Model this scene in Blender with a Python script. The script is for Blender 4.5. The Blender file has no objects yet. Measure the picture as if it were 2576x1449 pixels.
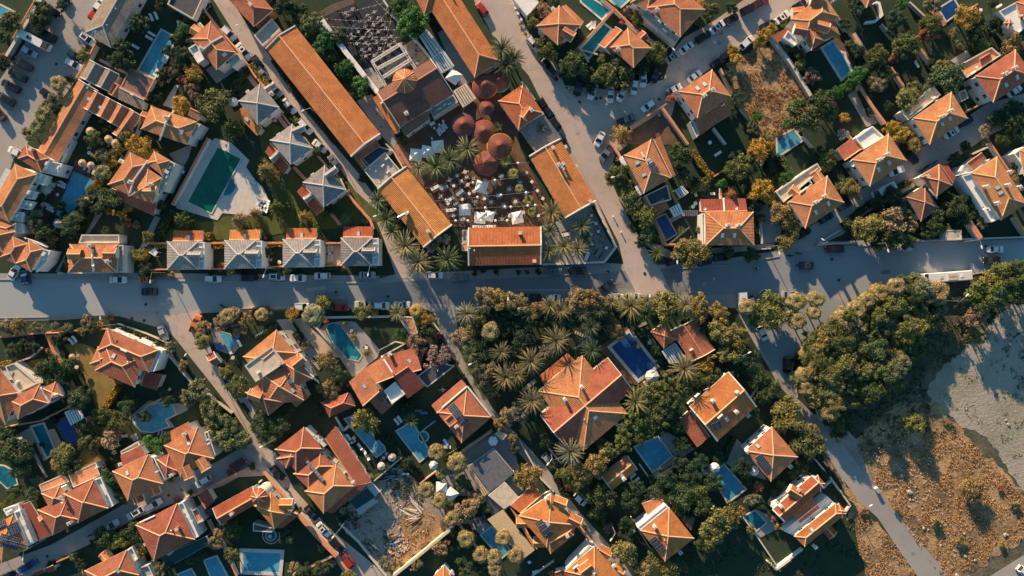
import bpy, math, random
import numpy as np
from mathutils import Vector, Matrix, noise as mnoise
R = random.Random(7)
D = bpy.data
SC = bpy.context.scene
COL = SC.collection
H = 180.0                      # height the photograph was taken from
rad = math.radians

# ---------------------------------------------------------------- survey: map sheets (4 x 4 sheets, 2.5 cm per unit) to world metres
CUR = [0, 0]
def S(c, r): CUR[0] = c; CUR[1] = r
def P(x, y, h=0.0):
    k = (H - h) / H
    return Vector(((644 * CUR[0] + x / 4 - 1288) * .1 * k, -((362.25 * CUR[1] + y / 4) - 724.5) * .1 * k, h))
def PL(flat, h=0.0): return [P(flat[i], flat[i + 1], h) for i in range(0, len(flat), 2)]

# ---------------------------------------------------------------- materials
def nt(name):
    m = D.materials.new(name); m.use_nodes = True
    n = m.node_tree; n.nodes.clear()
    o = n.nodes.new('ShaderNodeOutputMaterial'); b = n.nodes.new('ShaderNodeBsdfPrincipled')
    n.links.new(b.outputs[0], o.inputs[0]); b.inputs['Roughness'].default_value = .8
    b.inputs['Specular IOR Level'].default_value = .3
    return m, n, b
def nd(n, t, **k):
    x = n.nodes.new(t)
    for a, v in k.items(): setattr(x, a, v)
    return x
def setin(x, **k):
    for a, v in k.items(): x.inputs[a.replace('_', ' ')].default_value = v
def noise(n, vec, scale, detail=4, rough=.6):
    x = nd(n, 'ShaderNodeTexNoise'); setin(x, Scale=scale, Detail=detail, Roughness=rough)
    if vec: n.links.new(vec, x.inputs['Vector'])
    return x.outputs['Fac']
def math_(n, op, a, b=None, c=None):
    x = nd(n, 'ShaderNodeMath', operation=op)
    for i, v in enumerate((a, b, c)):
        if v is None: continue
        if isinstance(v, (int, float)): x.inputs[i].default_value = v
        else: n.links.new(v, x.inputs[i])
    return x.outputs[0]
def ramp(n, fac, stops):
    x = nd(n, 'ShaderNodeValToRGB'); e = x.color_ramp.elements
    while len(e) < len(stops): e.new(.5)
    for i, (p, c) in enumerate(stops): e[i].position = p; e[i].color = (*c[:3], 1)
    n.links.new(fac, x.inputs[0]); return x.outputs[0]
def mix(n, fac, a, b, mode='MIX'):
    x = nd(n, 'ShaderNodeMix', data_type='RGBA', blend_type=mode)
    for s, v in ((x.inputs[0], fac), (x.inputs[6], a), (x.inputs[7], b)):
        if isinstance(v, (int, float)): s.default_value = v
        elif isinstance(v, tuple): s.default_value = (*v[:3], 1)
        else: n.links.new(v, s)
    return x.outputs[2]
def bump(n, b, height, dist=.05, strength=1.0):
    x = nd(n, 'ShaderNodeBump'); setin(x, Distance=dist, Strength=strength)
    n.links.new(height, x.inputs['Height']); n.links.new(x.outputs[0], b.inputs['Normal'])
def coords(n, kind='Object'): return nd(n, 'ShaderNodeTexCoord').outputs[kind]
def geo_pos(n): return nd(n, 'ShaderNodeNewGeometry').outputs['Position']
def sc3(c, k): return tuple(min(1, v * k) for v in c)

MAT = {}
def simple(name, col, rough=.7, metal=0, var=.18, scale=1.2, spec=.3, bmp=0):
    if name in MAT: return MAT[name]
    m, n, b = nt(name)
    f = noise(n, geo_pos(n), scale, 6, .65)
    c = ramp(n, f, [(.25, sc3(col, 1 - var)), (.75, sc3(col, 1 + var))])
    n.links.new(c, b.inputs['Base Color'])
    setin(b, Roughness=rough, Metallic=metal); b.inputs['Specular IOR Level'].default_value = spec
    if bmp: bump(n, b, noise(n, geo_pos(n), scale * 6, 6, .7), bmp)
    MAT[name] = m; return m
def tile_mat(name, col, dark, cap=False, pitch=.36, amp=.30, stain=.5):
    m, n, b = nt(name)
    uv = nd(n, 'ShaderNodeUVMap'); uv.uv_map = 'UVMap'
    sep = nd(n, 'ShaderNodeSeparateXYZ'); n.links.new(uv.outputs[0], sep.inputs[0])
    u, v = sep.outputs[0], sep.outputs[1]
    w = math_(n, 'ABSOLUTE', math_(n, 'SINE', math_(n, 'MULTIPLY', u, math.pi / pitch)))
    rv = math_(n, 'FRACT', math_(n, 'DIVIDE', v, .42))
    comb = nd(n, 'ShaderNodeCombineXYZ')
    n.links.new(math_(n, 'FLOOR', math_(n, 'DIVIDE', u, pitch)), comb.inputs[0])
    n.links.new(math_(n, 'FLOOR', math_(n, 'DIVIDE', v, .42)), comb.inputs[1])
    wn = nd(n, 'ShaderNodeTexWhiteNoise', noise_dimensions='2D'); n.links.new(comb.outputs[0], wn.inputs[0])
    big = noise(n, geo_pos(n), .35, 5, .6); med = noise(n, geo_pos(n), 2.2, 6, .7)
    c = mix(n, math_(n, 'MULTIPLY', wn.outputs['Value'], .5), col, dark)
    c = mix(n, ramp(n, big, [(.42, (0, 0, 0)), (.72, (stain, stain, stain))]), c, sc3(dark, .75))
    c = mix(n, ramp(n, med, [(.45, (0, 0, 0)), (.72, (.55, .55, .55))]), c, sc3(dark, .75))
    groove = math_(n, 'MULTIPLY', math_(n, 'POWER', math_(n, 'SUBTRACT', 1, w), 1.6), amp)
    c = mix(n, groove, c, sc3(dark, .35))
    row = math_(n, 'MULTIPLY', math_(n, 'GREATER_THAN', rv, .86), .3)
    c = mix(n, row, c, sc3(dark, .5))
    oi = nd(n, 'ShaderNodeObjectInfo')
    hsv = nd(n, 'ShaderNodeHueSaturation'); n.links.new(c, hsv.inputs['Color'])
    n.links.new(math_(n, 'MULTIPLY_ADD', oi.outputs['Random'], .03, .484), hsv.inputs['Hue'])
    n.links.new(math_(n, 'MULTIPLY_ADD', oi.outputs['Random'], .42, .76), hsv.inputs['Value'])
    n.links.new(hsv.outputs[0], b.inputs['Base Color'])
    bump(n, b, math_(n, 'ADD', math_(n, 'MULTIPLY', w, 1.0), math_(n, 'MULTIPLY', rv, -.25)), .07)
    b.inputs['Roughness'].default_value = .85
    MAT[name] = m
tile_mat('roof_orange', (.70, .245, .085), (.42, .13, .055), stain=.7)
tile_mat('roof_terracotta', (.68, .265, .125), (.40, .14, .08), stain=.7)
tile_mat('roof_red', (.54, .18, .10), (.33, .10, .065))
tile_mat('roof_brown', (.36, .19, .12), (.17, .10, .075))
tile_mat('roof_grey', (.46, .42, .40), (.22, .21, .22), pitch=.4, amp=.6)
tile_mat('roof_taupe', (.42, .31, .23), (.17, .14, .13))
simple('cap_orange', (.86, .48, .27), .8, var=.25, scale=4)
simple('cap_grey', (.62, .58, .54), .8, var=.2, scale=4)
simple('stucco_white', (.74, .71, .66), .85, var=.14, scale=.9)
simple('stucco_cream', (.66, .58, .46), .85, var=.14, scale=.9)
simple('stucco_pink', (.62, .27, .18), .85, var=.1)
simple('flat_white', (.78, .76, .72), .8, var=.15, scale=.8)
simple('flat_concrete', (.42, .39, .36), .9, var=.28, scale=.8)
simple('flat_beige', (.60, .50, .38), .9, var=.28, scale=.9)
simple('flat_dark', (.075, .08, .09), .85, var=.35, scale=.9)
simple('flat_brown', (.26, .15, .11), .85, var=.3, scale=.9)
simple('flat_tile', (.68, .30, .15), .85, var=.3, scale=1.5)
simple('stone', (.50, .45, .39), .9, var=.3, scale=2.5, bmp=.03)
simple('paint_white', (.82, .82, .80), .5, var=.06)
simple('metal_grey', (.42, .43, .44), .4, .6)
simple('metal_dark', (.06, .06, .065), .5, .3)
simple('wood_brown', (.24, .13, .07), .75, var=.35, scale=3)
simple('straw', (.60, .44, .26), .95, var=.4, scale=5, bmp=.06)
simple('straw_dark', (.16, .12, .10), .95, var=.4, scale=5, bmp=.06)
simple('canvas_white', (.80, .79, .76), .8, var=.08, scale=2)
simple('canvas_brown', (.235, .085, .06), .9, var=.25, scale=.6)
simple('canvas_grey', (.14, .145, .16), .9, var=.3, scale=1)
simple('canvas_teal', (.02, .075, .08), .8, var=.2)
simple('canvas_cream', (.70, .56, .44), .8, var=.1)
simple('chair_pale', (.36, .28, .23), .7)
simple('top_blue', (.26, .36, .42), .7)
simple('chair_grey', (.16, .14, .13), .7)
simple('fringe_red', (.85, .13, .03), .8)
simple('fringe_blue', (.05, .12, .5), .8)
simple('fringe_green', (.03, .35, .25), .8)
simple('fringe_yellow', (.75, .42, .05), .8)
simple('cloth_blue', (.06, .2, .55), .8)
simple('cloth_orange', (.75, .25, .06), .8)
simple('gold', (.8, .45, .04), .7)
simple('skin', (.55, .33, .24), .6)
simple('hair', (.04, .025, .02), .7)
simple('cloth_dark', (.03, .035, .05), .8)
simple('cloth_red', (.5, .05, .04), .8)
simple('bark', (.16, .11, .075), .95, var=.4, scale=6, bmp=.04)
simple('bark_palm', (.30, .21, .14), .95, var=.4, scale=8, bmp=.05)
simple('palm_tip', (.50, .33, .17), .9, var=.3, scale=5)
simple('rubber', (.02, .02, .02), .8, var=.05)
simple('rim', (.45, .45, .47), .35, .8)
simple('coping_brick', (.70, .30, .16), .85, var=.35, scale=4)
simple('coping_stone', (.60, .55, .48), .9, var=.2, scale=3)
def special():
    m, n, b = nt('glass_dark'); setin(b, Base_Color=(.02, .028, .035, 1), Roughness=.08); b.inputs['Specular IOR Level'].default_value = .6
    MAT['glass_dark'] = m
    m, n, b = nt('glass_pale'); setin(b, Base_Color=(.5, .56, .58, 1), Roughness=.15); MAT['glass_pale'] = m
    m, n, b = nt('lamp_white'); setin(b, Base_Color=(.85, .84, .8, 1), Roughness=.3); MAT['lamp_white'] = m
    m, n, b = nt('light_red'); setin(b, Base_Color=(.5, .02, .02, 1), Roughness=.2); MAT['light_red'] = m
    m, n, b = nt('light_clear'); setin(b, Base_Color=(.75, .78, .8, 1), Roughness=.1); MAT['light_clear'] = m
    # solar cells with a fine grid
    m, n, b = nt('solar')
    br = nd(n, 'ShaderNodeTexBrick', offset=0); n.links.new(coords(n), br.inputs[0])
    setin(br, Color1=(.02, .03, .055, 1), Color2=(.03, .04, .07, 1), Mortar=(.22, .24, .27, 1), Scale=1.0, Mortar_Size=.035, Brick_Width=.5, Row_Height=.5)
    n.links.new(br.outputs[0], b.inputs['Base Color']); b.inputs['Roughness'].default_value = .2; MAT['solar'] = m
    # car paint: colour comes from the object
    m, n, b = nt('car_paint'); oi = nd(n, 'ShaderNodeObjectInfo')
    f = noise(n, geo_pos(n), 3, 4, .6)
    n.links.new(mix(n, ramp(n, f, [(.4, (0, 0, 0)), (.8, (.025, .025, .025))]), oi.outputs['Color'], (.25, .22, .19)), b.inputs['Base Color'])
    setin(b, Roughness=.28, Metallic=.15); b.inputs['Coat Weight'].default_value = .5; MAT['car_paint'] = m
    # cloth tinted by object colour
    m, n, b = nt('tinted'); oi = nd(n, 'ShaderNodeObjectInfo'); n.links.new(oi.outputs['Color'], b.inputs['Base Color']); MAT['tinted'] = m
    # leaves: tint from the object, light and dark leaves by island
    for nm, tr in (('leaf', .22), ('frond', .12)):
        m, n, b = nt(nm); oi = nd(n, 'ShaderNodeObjectInfo'); g = nd(n, 'ShaderNodeNewGeometry')
        big = noise(n, coords(n), 2.2, 3, .6)
        k = math_(n, 'MULTIPLY_ADD', g.outputs['Random Per Island'], 1.3, .62)
        k2 = math_(n, 'MULTIPLY_ADD', big, 1.1, .4)
        kk = math_(n, 'MULTIPLY', k, k2)
        sh = nd(n, 'ShaderNodeCombineXYZ')
        for i in range(3): n.links.new(kk, sh.inputs[i])
        c = mix(n, 1.0, oi.outputs['Color'], sh.outputs[0], 'MULTIPLY')
        hs = nd(n, 'ShaderNodeHueSaturation'); n.links.new(c, hs.inputs['Color'])
        n.links.new(math_(n, 'MULTIPLY_ADD', g.outputs['Random Per Island'], -.035, .52), hs.inputs['Hue'])
        n.links.new(hs.outputs[0], b.inputs['Base Color']); setin(b, Roughness=.6); b.inputs['Specular IOR Level'].default_value = .25
        t = nd(n, 'ShaderNodeBsdfTranslucent'); n.links.new(hs.outputs[0], t.inputs[0])
        ms = nd(n, 'ShaderNodeMixShader'); ms.inputs[0].default_value = tr
        n.links.new(b.outputs[0], ms.inputs[1]); n.links.new(t.outputs[0], ms.inputs[2])
        out = [x for x in n.nodes if x.type == 'OUTPUT_MATERIAL'][0]; n.links.new(ms.outputs[0], out.inputs[0]); MAT[nm] = m
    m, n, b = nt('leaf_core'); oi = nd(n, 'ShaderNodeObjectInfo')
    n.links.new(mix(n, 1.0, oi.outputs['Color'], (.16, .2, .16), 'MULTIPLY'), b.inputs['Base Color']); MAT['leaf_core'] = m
    # ground sheets
    def ground(name, stops, s1, s2, bmp, stretch=None, wear=None):
        m, n, b = nt(name); p = geo_pos(n)
        a = noise(n, p, s1, 6, .62); c2 = noise(n, p, s2, 8, .7)
        f = math_(n, 'ADD', math_(n, 'MULTIPLY', a, .6), math_(n, 'MULTIPLY', c2, .4))
        c = ramp(n, f, stops)
        if wear:
            w = noise(n, p, .12, 5, .7)
            c = mix(n, ramp(n, w, [(.46, (0, 0, 0)), (.62, (.6, .6, .6))]), c, wear)
        n.links.new(c, b.inputs['Base Color']); bump(n, b, c2, bmp); b.inputs['Roughness'].default_value = .92; MAT[name] = m
    ground('g_soil', [(.34, (.035, .045, .03)), (.48, (.085, .085, .055)), (.58, (.17, .14, .10)), (.7, (.27, .22, .16))], .12, 1.3, .2)
    ground('g_lawn', [(.3, (.045, .07, .02)), (.5, (.085, .105, .028)), (.7, (.17, .135, .045))], .22, 3.0, .08)
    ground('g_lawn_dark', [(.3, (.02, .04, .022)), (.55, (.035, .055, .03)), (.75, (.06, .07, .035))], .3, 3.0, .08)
    ground('g_lawn_dry', [(.3, (.13, .12, .04)), (.5, (.24, .17, .055)), (.7, (.36, .22, .09))], .2, 3.0, .08)
    ground('g_dry', [(.36, (.09, .075, .05)), (.46, (.26, .17, .09)), (.54, (.46, .30, .155)), (.68, (.60, .40, .21))], .16, 1.6, .35)
    ground('g_dirt', [(.3, (.20, .17, .13)), (.5, (.34, .29, .24)), (.7, (.46, .40, .33))], .2, 2.4, .15)
    ground('g_field', [(.32, (.18, .20, .12)), (.42, (.30, .28, .20)), (.5, (.38, .34, .28)), (.62, (.43, .37, .31)), (.74, (.36, .31, .26))], .07, 1.4, .3)
    ground('g_paving', [(.3, (.24, .23, .22)), (.5, (.33, .31, .29)), (.7, (.42, .39, .36))], .3, 3.5, .02)
    ground('g_stone', [(.3, (.48, .44, .39)), (.5, (.60, .56, .50)), (.7, (.70, .66, .60))], .8, 4.5, .02)
    ground('g_beige', [(.3, (.44, .32, .22)), (.5, (.55, .41, .29)), (.7, (.64, .5, .37))], .5, 3.0, .02)
    ground('g_brick', [(.3, (.30, .15, .09)), (.5, (.42, .21, .13)), (.7, (.52, .27, .16))], .6, 5.0, .02)
    ground('g_deck', [(.3, (.10, .06, .04)), (.5, (.15, .088, .058)), (.7, (.22, .13, .085))], .4, 5.0, .02)
    ground('g_black', [(.3, (.02, .025, .035)), (.5, (.035, .04, .05)), (.7, (.055, .06, .065))], .3, 3.0, .02)
    ground('g_pink', [(.3, (.36, .27, .22)), (.5, (.46, .35, .29)), (.7, (.56, .44, .36))], .3, 3.0, .02)
    # asphalt: patches, oil stains and thin cracks
    m, n, b = nt('g_asphalt'); p = geo_pos(n)
    big = noise(n, p, .045, 5, .6); med = noise(n, p, .35, 6, .65); fin = noise(n, p, 6, 4, .8)
    c = ramp(n, big, [(.3, (.30, .285, .27)), (.5, (.37, .345, .32)), (.72, (.44, .405, .37))])
    c = mix(n, ramp(n, med, [(.5, (0, 0, 0)), (.75, (.4, .4, .4))]), c, (.26, .25, .24))
    c = mix(n, ramp(n, fin, [(.3, (.25, .25, .25)), (.6, (0, 0, 0))]), c, (.2, .19, .18))
    wp = nd(n, 'ShaderNodeVectorMath', operation='ADD'); n.links.new(p, wp.inputs[0])
    nn = nd(n, 'ShaderNodeTexNoise'); setin(nn, Scale=.3, Detail=4.0); n.links.new(p, nn.inputs['Vector'])
    sv = nd(n, 'ShaderNodeVectorMath', operation='SCALE'); sv.inputs[3].default_value = 7; n.links.new(nn.outputs['Color'], sv.inputs[0]); n.links.new(sv.outputs[0], wp.inputs[1])
    vo = nd(n, 'ShaderNodeTexVoronoi', feature='DISTANCE_TO_EDGE'); setin(vo, Scale=.055); n.links.new(wp.outputs[0], vo.inputs['Vector'])
    c = mix(n, ramp(n, vo.outputs[0], [(.002, (.35, .35, .35)), (.007, (0, 0, 0))]), c, (.17, .16, .155))
    st = nd(n, 'ShaderNodeTexVoronoi'); setin(st, Scale=.16, Randomness=1.0); n.links.new(p, st.inputs['Vector'])
    c = mix(n, ramp(n, math_(n, 'ADD', st.outputs['Distance'], math_(n, 'MULTIPLY', med, .3)), [(.2, (.6, .6, .6)), (.27, (0, 0, 0))]), c, (.14, .135, .13))
    n.links.new(c, b.inputs['Base Color']); bump(n, b, fin, .01); b.inputs['Roughness'].default_value = .9; MAT['g_asphalt'] = m
    m, n, b = nt('g_tarmac'); p = geo_pos(n)
    big = noise(n, p, .06, 5, .6); med = noise(n, p, .5, 6, .7); fin = noise(n, p, 7, 4, .8)
    mp = nd(n, 'ShaderNodeMapping'); mp.inputs['Scale'].default_value = (.02, .6, 1); n.links.new(p, mp.inputs[0]); lane = noise(n, mp.outputs[0], 1.0, 4, .6)
    c = ramp(n, big, [(.3, (.18, .20, .21)), (.5, (.22, .235, .24)), (.72, (.28, .28, .27))])
    c = mix(n, ramp(n, lane, [(.42, (.4, .4, .4)), (.6, (0, 0, 0))]), c, (.17, .18, .19))
    c = mix(n, ramp(n, med, [(.52, (0, 0, 0)), (.72, (.35, .35, .35))]), c, (.26, .25, .235))
    c = mix(n, ramp(n, fin, [(.3, (.2, .2, .2)), (.6, (0, 0, 0))]), c, (.09, .10, .105))
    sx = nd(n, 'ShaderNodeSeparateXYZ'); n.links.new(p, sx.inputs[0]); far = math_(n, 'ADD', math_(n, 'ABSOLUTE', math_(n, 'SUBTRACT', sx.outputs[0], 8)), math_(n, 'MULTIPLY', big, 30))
    c = mix(n, ramp(n, math_(n, 'DIVIDE', far, 140), [(.28, (0, 0, 0)), (.85, (.85, .85, .85))]), c, (.36, .40, .41))  # middle kept darker than the ends: building shade put into the colour
    n.links.new(c, b.inputs['Base Color']); bump(n, b, fin, .01); b.inputs['Roughness'].default_value = .88; MAT['g_tarmac'] = m
    simple('patch_dark', (.20, .20, .20), .9, var=.25); simple('patch_pale', (.40, .37, .33), .9, var=.25); simple('kerb', (.42, .40, .37), .85, var=.25, scale=3)
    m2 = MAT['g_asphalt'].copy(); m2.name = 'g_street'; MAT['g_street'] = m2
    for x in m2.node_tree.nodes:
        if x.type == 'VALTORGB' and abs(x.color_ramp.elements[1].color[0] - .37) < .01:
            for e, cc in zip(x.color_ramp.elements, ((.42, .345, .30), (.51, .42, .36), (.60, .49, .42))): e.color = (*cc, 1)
    # pool water: tiled bottom seen through a rippled surface
    for nm, a, d in (('water_blue', (.09, .36, .48), (.06, .25, .38)), ('water_deep', (.02, .08, .24), (.01, .045, .16)),
                     ('water_green', (.0, .15, .09), (.0, .085, .055)), ('water_teal', (.015, .20, .25), (.008, .10, .15)), ('water_light', (.13, .38, .46), (.08, .28, .38))):
        m, n, b = nt(nm); p = geo_pos(n)
        c = ramp(n, noise(n, p, .18, 3, .5), [(.3, d), (.7, a)])
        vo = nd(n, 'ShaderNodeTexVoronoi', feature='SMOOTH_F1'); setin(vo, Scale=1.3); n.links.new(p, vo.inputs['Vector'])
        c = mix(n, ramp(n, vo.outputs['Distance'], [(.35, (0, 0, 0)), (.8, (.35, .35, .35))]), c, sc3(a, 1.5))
        n.links.new(c, b.inputs['Base Color']); setin(b, Roughness=.06); b.inputs['Specular IOR Level'].default_value = .5
        bump(n, b, noise(n, p, 2.5, 3, .5), .02, .4); MAT[nm] = m
special()

# ---------------------------------------------------------------- mesh building
class MB:
    def __init__(s): s.v = []; s.f = []; s.m = []; s.uv = []
    def face(s, pts, m=0, uv=None):
        i = len(s.v); s.v.extend(Vector(p) for p in pts); s.f.append(tuple(range(i, i + len(pts)))); s.m.append(m)
        s.uv.extend(uv if uv else [(0, 0)] * len(pts))
    def slope(s, pts, m=0):                       # a roof plane: u along its first edge, v up the slope
        p0, p1 = pts[0], pts[1]; e = (p1 - p0).normalized(); nn = e.cross(pts[2] - p0)
        if nn.length < 1e-9: return
        d = nn.normalized().cross(e)
        s.face(pts, m, [((q - p0).dot(e), (q - p0).dot(d)) for q in pts])
    def prism(s, quad, z0, z1, m=0, top=None, bottom=True):
        a = [Vector((q[0], q[1], z0)) for q in quad]; b = [Vector((q[0], q[1], z1)) for q in quad]; n = len(a)
        area = sum(a[i].x * a[(i + 1) % n].y - a[(i + 1) % n].x * a[i].y for i in range(n))
        if area < 0: a.reverse(); b.reverse()
        for i in range(n):
            j = (i + 1) % n; s.face([a[i], a[j], b[j], b[i]], m)
        s.face(b, m if top is None else top)
        if bottom: s.face(a[::-1], m)
    def box(s, c, size, m=0, rot=0, top=None):
        sx, sy, sz = size[0] / 2, size[1] / 2, size[2] / 2; ca, sa = math.cos(rot), math.sin(rot)
        q = [(c[0] + x * ca - y * sa, c[1] + x * sa + y * ca) for x, y in ((-sx, -sy), (sx, -sy), (sx, sy), (-sx, sy))]
        s.prism(q, c[2] - sz, c[2] + sz, m, top)
    def beam(s, p, q, w, h, m=0, up=Vector((0, 0, 1))):    # a small triangular cap along an edge
        d = (q - p); 
        if d.length < 1e-4: return
        d.normalize(); sd = d.cross(up)
        if sd.length < 1e-5: sd = Vector((1, 0, 0))
        sd.normalize(); u = sd.cross(d)
        A = [p - sd * w / 2 - u * .03, p + sd * w / 2 - u * .03, p + sd * w * .25 + u * h, p - sd * w * .25 + u * h]
        B = [x + (q - p) for x in A]
        for i in range(4):
            j = (i + 1) % 4; s.face([A[i], B[i], B[j], A[j]][::-1], m)
        s.face(A, m); s.face(B[::-1], m)
    def tube(s, p, q, r0, r1=None, n=6, m=0, caps=True):
        r1 = r0 if r1 is None else r1; p = Vector(p); q = Vector(q); d = (q - p).normalized()
        a = d.orthogonal().normalized(); b = d.cross(a)
        A = [p + (a * math.cos(t) + b * math.sin(t)) * r0 for t in [2 * math.pi * i / n for i in range(n)]]
        B = [q + (a * math.cos(t) + b * math.sin(t)) * r1 for t in [2 * math.pi * i / n for i in range(n)]]
        for i in range(n):
            j = (i + 1) % n; s.face([A[i], A[j], B[j], B[i]], m)
        if caps: s.face(A[::-1], m); s.face(B, m)
    def ball(s, c, r, m=0, nu=8, nv=5, sz=1.0):
        c = Vector(c); g = [[c + Vector((r * math.sin(math.pi * j / nv) * math.cos(2 * math.pi * i / nu), r * math.sin(math.pi * j / nv) * math.sin(2 * math.pi * i / nu), sz * r * math.cos(math.pi * j / nv))) for i in range(nu)] for j in range(nv + 1)]
        for j in range(nv):
            for i in range(nu):
                k = (i + 1) % nu
                if j == 0: s.face([g[0][0], g[1][i], g[1][k]], m)
                elif j == nv - 1: s.face([g[j][i], g[nv][0], g[j][k]], m)
                else: s.face([g[j][i], g[j + 1][i], g[j + 1][k], g[j][k]], m)
    def mesh(s, name, mats, off=Vector((0, 0, 0)), smooth=False):
        me = D.meshes.new(name); me.from_pydata([v - off for v in s.v], [], s.f)
        for x in mats: me.materials.append(MAT[x])
        me.polygons.foreach_set('material_index', s.m)
        uv = me.uv_layers.new(name='UVMap'); uv.data.foreach_set('uv', [c for t in s.uv for c in t])
        if smooth: me.polygons.foreach_set('use_smooth', [True] * len(s.f))
        me.update(); return me
    def build(s, name, mats, parent=None, loc=None, smooth=False):
        if isinstance(mats, str): mats = [mats]
        off = parent.location.copy() if parent else (Vector(loc) if loc is not None else Vector((0, 0, 0)))
        o = D.objects.new(name, s.mesh(name, mats, off, smooth)); COL.objects.link(o)
        if parent: o.parent = parent
        elif loc is not None: o.location = loc
        return o
def link(name, me, parent=None, loc=(0, 0, 0), rz=0, sc=1, col=None):
    o = D.objects.new(name, me); COL.objects.link(o); o.location = loc; o.rotation_euler = (0, 0, rz)
    o.scale = (sc, sc, sc) if isinstance(sc, (int, float)) else sc
    if parent: o.parent = parent
    if col: o.color = (*col[:3], 1)
    return o
def empty(name, loc, rz=0):
    o = D.objects.new(name, None); COL.objects.link(o); o.location = loc; o.rotation_euler = (0, 0, rz); o.empty_display_size = .3
    return o

# ---------------------------------------------------------------- labels
LM = []            # landmarks: (phrase, x, y)
TODO = []          # (object, base phrase, category, group, x, y)
LAYER = [0]
def tag(o, base, cat, group=None, at=None):
    p = at if at is not None else o.location
    TODO.append((o, base, cat, group, p[0], p[1])); return o
def struct(o): o['kind'] = 'structure'; return o
DIRS = ['right of', 'above right of', 'above', 'above left of', 'left of', 'below left of', 'below', 'below right of']
ORD = [(w + ' nearest').strip() for w in ' second third fourth fifth sixth seventh eighth ninth tenth eleventh twelfth thirteenth fourteenth fifteenth sixteenth seventeenth eighteenth nineteenth twentieth'.split(' ')]
for w_ in 'twenty thirty forty'.split(): ORD += ['%s-%s nearest' % (w_, k) for k in 'first second third fourth fifth sixth seventh eighth ninth tenth'.split()]
def finish_labels():
    L = np.array([(x, y) for _, x, y in LM]); groups = {}
    for o, base, cat, group, x, y in TODO:
        d = np.hypot(L[:, 0] - x, L[:, 1] - y); i = int(np.argmin(d))
        dx, dy = x - L[i, 0], y - L[i, 1]
        if d[i] < 2.2: w = 'at'
        else: w = DIRS[int(round(math.atan2(dy, dx) / (math.pi / 4))) % 8]
        groups.setdefault((base, w, i), []).append((float(d[i]), o, cat, group))
    cats = {}
    for (base, w, i), lst in groups.items():
        lst.sort(key=lambda t: t[0]); lm = LM[i][0]
        for k, (dd, o, cat, group) in enumerate(lst):
            if len(lst) == 1: s = '%s %s %s' % (base, w, lm)
            elif k < len(ORD): s = '%s, %s %s %s' % (base, ORD[k] if w != 'at' else ORD[k].replace('nearest', 'innermost') if k else 'innermost', w, lm)
            else: s = '%s, farthest ones %s %s' % (base, w, lm)
            if len(lst) == 1 and len(s.split()) < 4: s = s + ' in the photo'
            o['label'] = s; o['category'] = cat
            if group: o['group'] = group
            n = len(s.split())
            if n > 16: print('LONG', n, s)
    ch = [o for o in COL.objects if 'chairs_of' in o.keys()]; far = ch[290:]
    for o in ch[:290]:
        t = D.objects[o['chairs_of']]; del o['chairs_of']; o['label'] = 'chair at the ' + t['label']; o['category'] = 'chair'; o['group'] = 'chairs at the ' + t['label']
        if len(o['label'].split()) > 16: print('LONGCHAIR', o['label'])
    if far:                                   # the smallest of the chairs, far past 300: one object
        V = []; F = []
        for o in far:
            m = Matrix.LocRotScale(o.location, o.rotation_euler, o.scale); k = len(V); V += [m @ v.co for v in o.data.vertices]; F += [tuple(i + k for i in p.vertices) for p in o.data.polygons]
        me = D.meshes.new('event_chairs'); me.from_pydata(V, [], F); me.materials.append(far[0].data.materials[0])
        for o in far: D.objects.remove(o)
        o = D.objects.new('event_chairs', me); COL.objects.link(o); o['kind'] = 'stuff'; o['label'] = 'many small pale chairs set at the tables of the dark event yard'; o['category'] = 'chairs'

# ---------------------------------------------------------------- ground sheets
def sheet(name, mat, flat, z=None, kind=True):
    LAYER[0] += 1; z = .0016 * LAYER[0] if z is None else z
    q = [Vector((p.x, p.y, z)) for p in PL(flat)]
    if mat in ('g_dry', 'g_field', 'g_soil', 'g_dirt', 'g_lawn_dry', 'g_lawn', 'g_lawn_dark') and name != 'town_yards':      # ragged natural edge
        r2 = []
        for i in range(len(q)):
            p0, p1 = q[i], q[(i + 1) % len(q)]; L = (p1 - p0).length; k = max(1, int(L / .9)); s = Vector((-(p1 - p0).y, (p1 - p0).x, 0)) / max(L, .01); am = .9 if mat in ('g_dry', 'g_field', 'g_soil', 'g_dirt') else .25
            for j in range(k):
                v = p0.lerp(p1, j / k); t = mnoise.noise(Vector((v.x * .35, v.y * .35, 3))) * 1.6 + mnoise.noise(Vector((v.x * 1.3, v.y * 1.3, 7))); r2.append(v + s * t * am * min(1, j / 2, (k - j) / 2 + .01))
        q = r2
    a = sum(q[i].x * q[(i + 1) % len(q)].y - q[(i + 1) % len(q)].x * q[i].y for i in range(len(q)))
    if a < 0: q.reverse()
    mb = MB()
    from mathutils.geometry import tessellate_polygon
    for t in tessellate_polygon([q]):
        mb.face([q[i] for i in t][::-1] if ((q[t[1]] - q[t[0]]).cross(q[t[2]] - q[t[0]])).z < 0 else [q[i] for i in t], 0)
    o = mb.build(name, mat)
    return struct(o)
def inpoly(x, y, q):
    c = False; n = len(q)
    for i in range(n):
        a, b = q[i], q[(i + 1) % n]
        if (a[1] > y) != (b[1] > y) and x < (b[0] - a[0]) * (y - a[1]) / (b[1] - a[1]) + a[0]: c = not c
    return c
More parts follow.
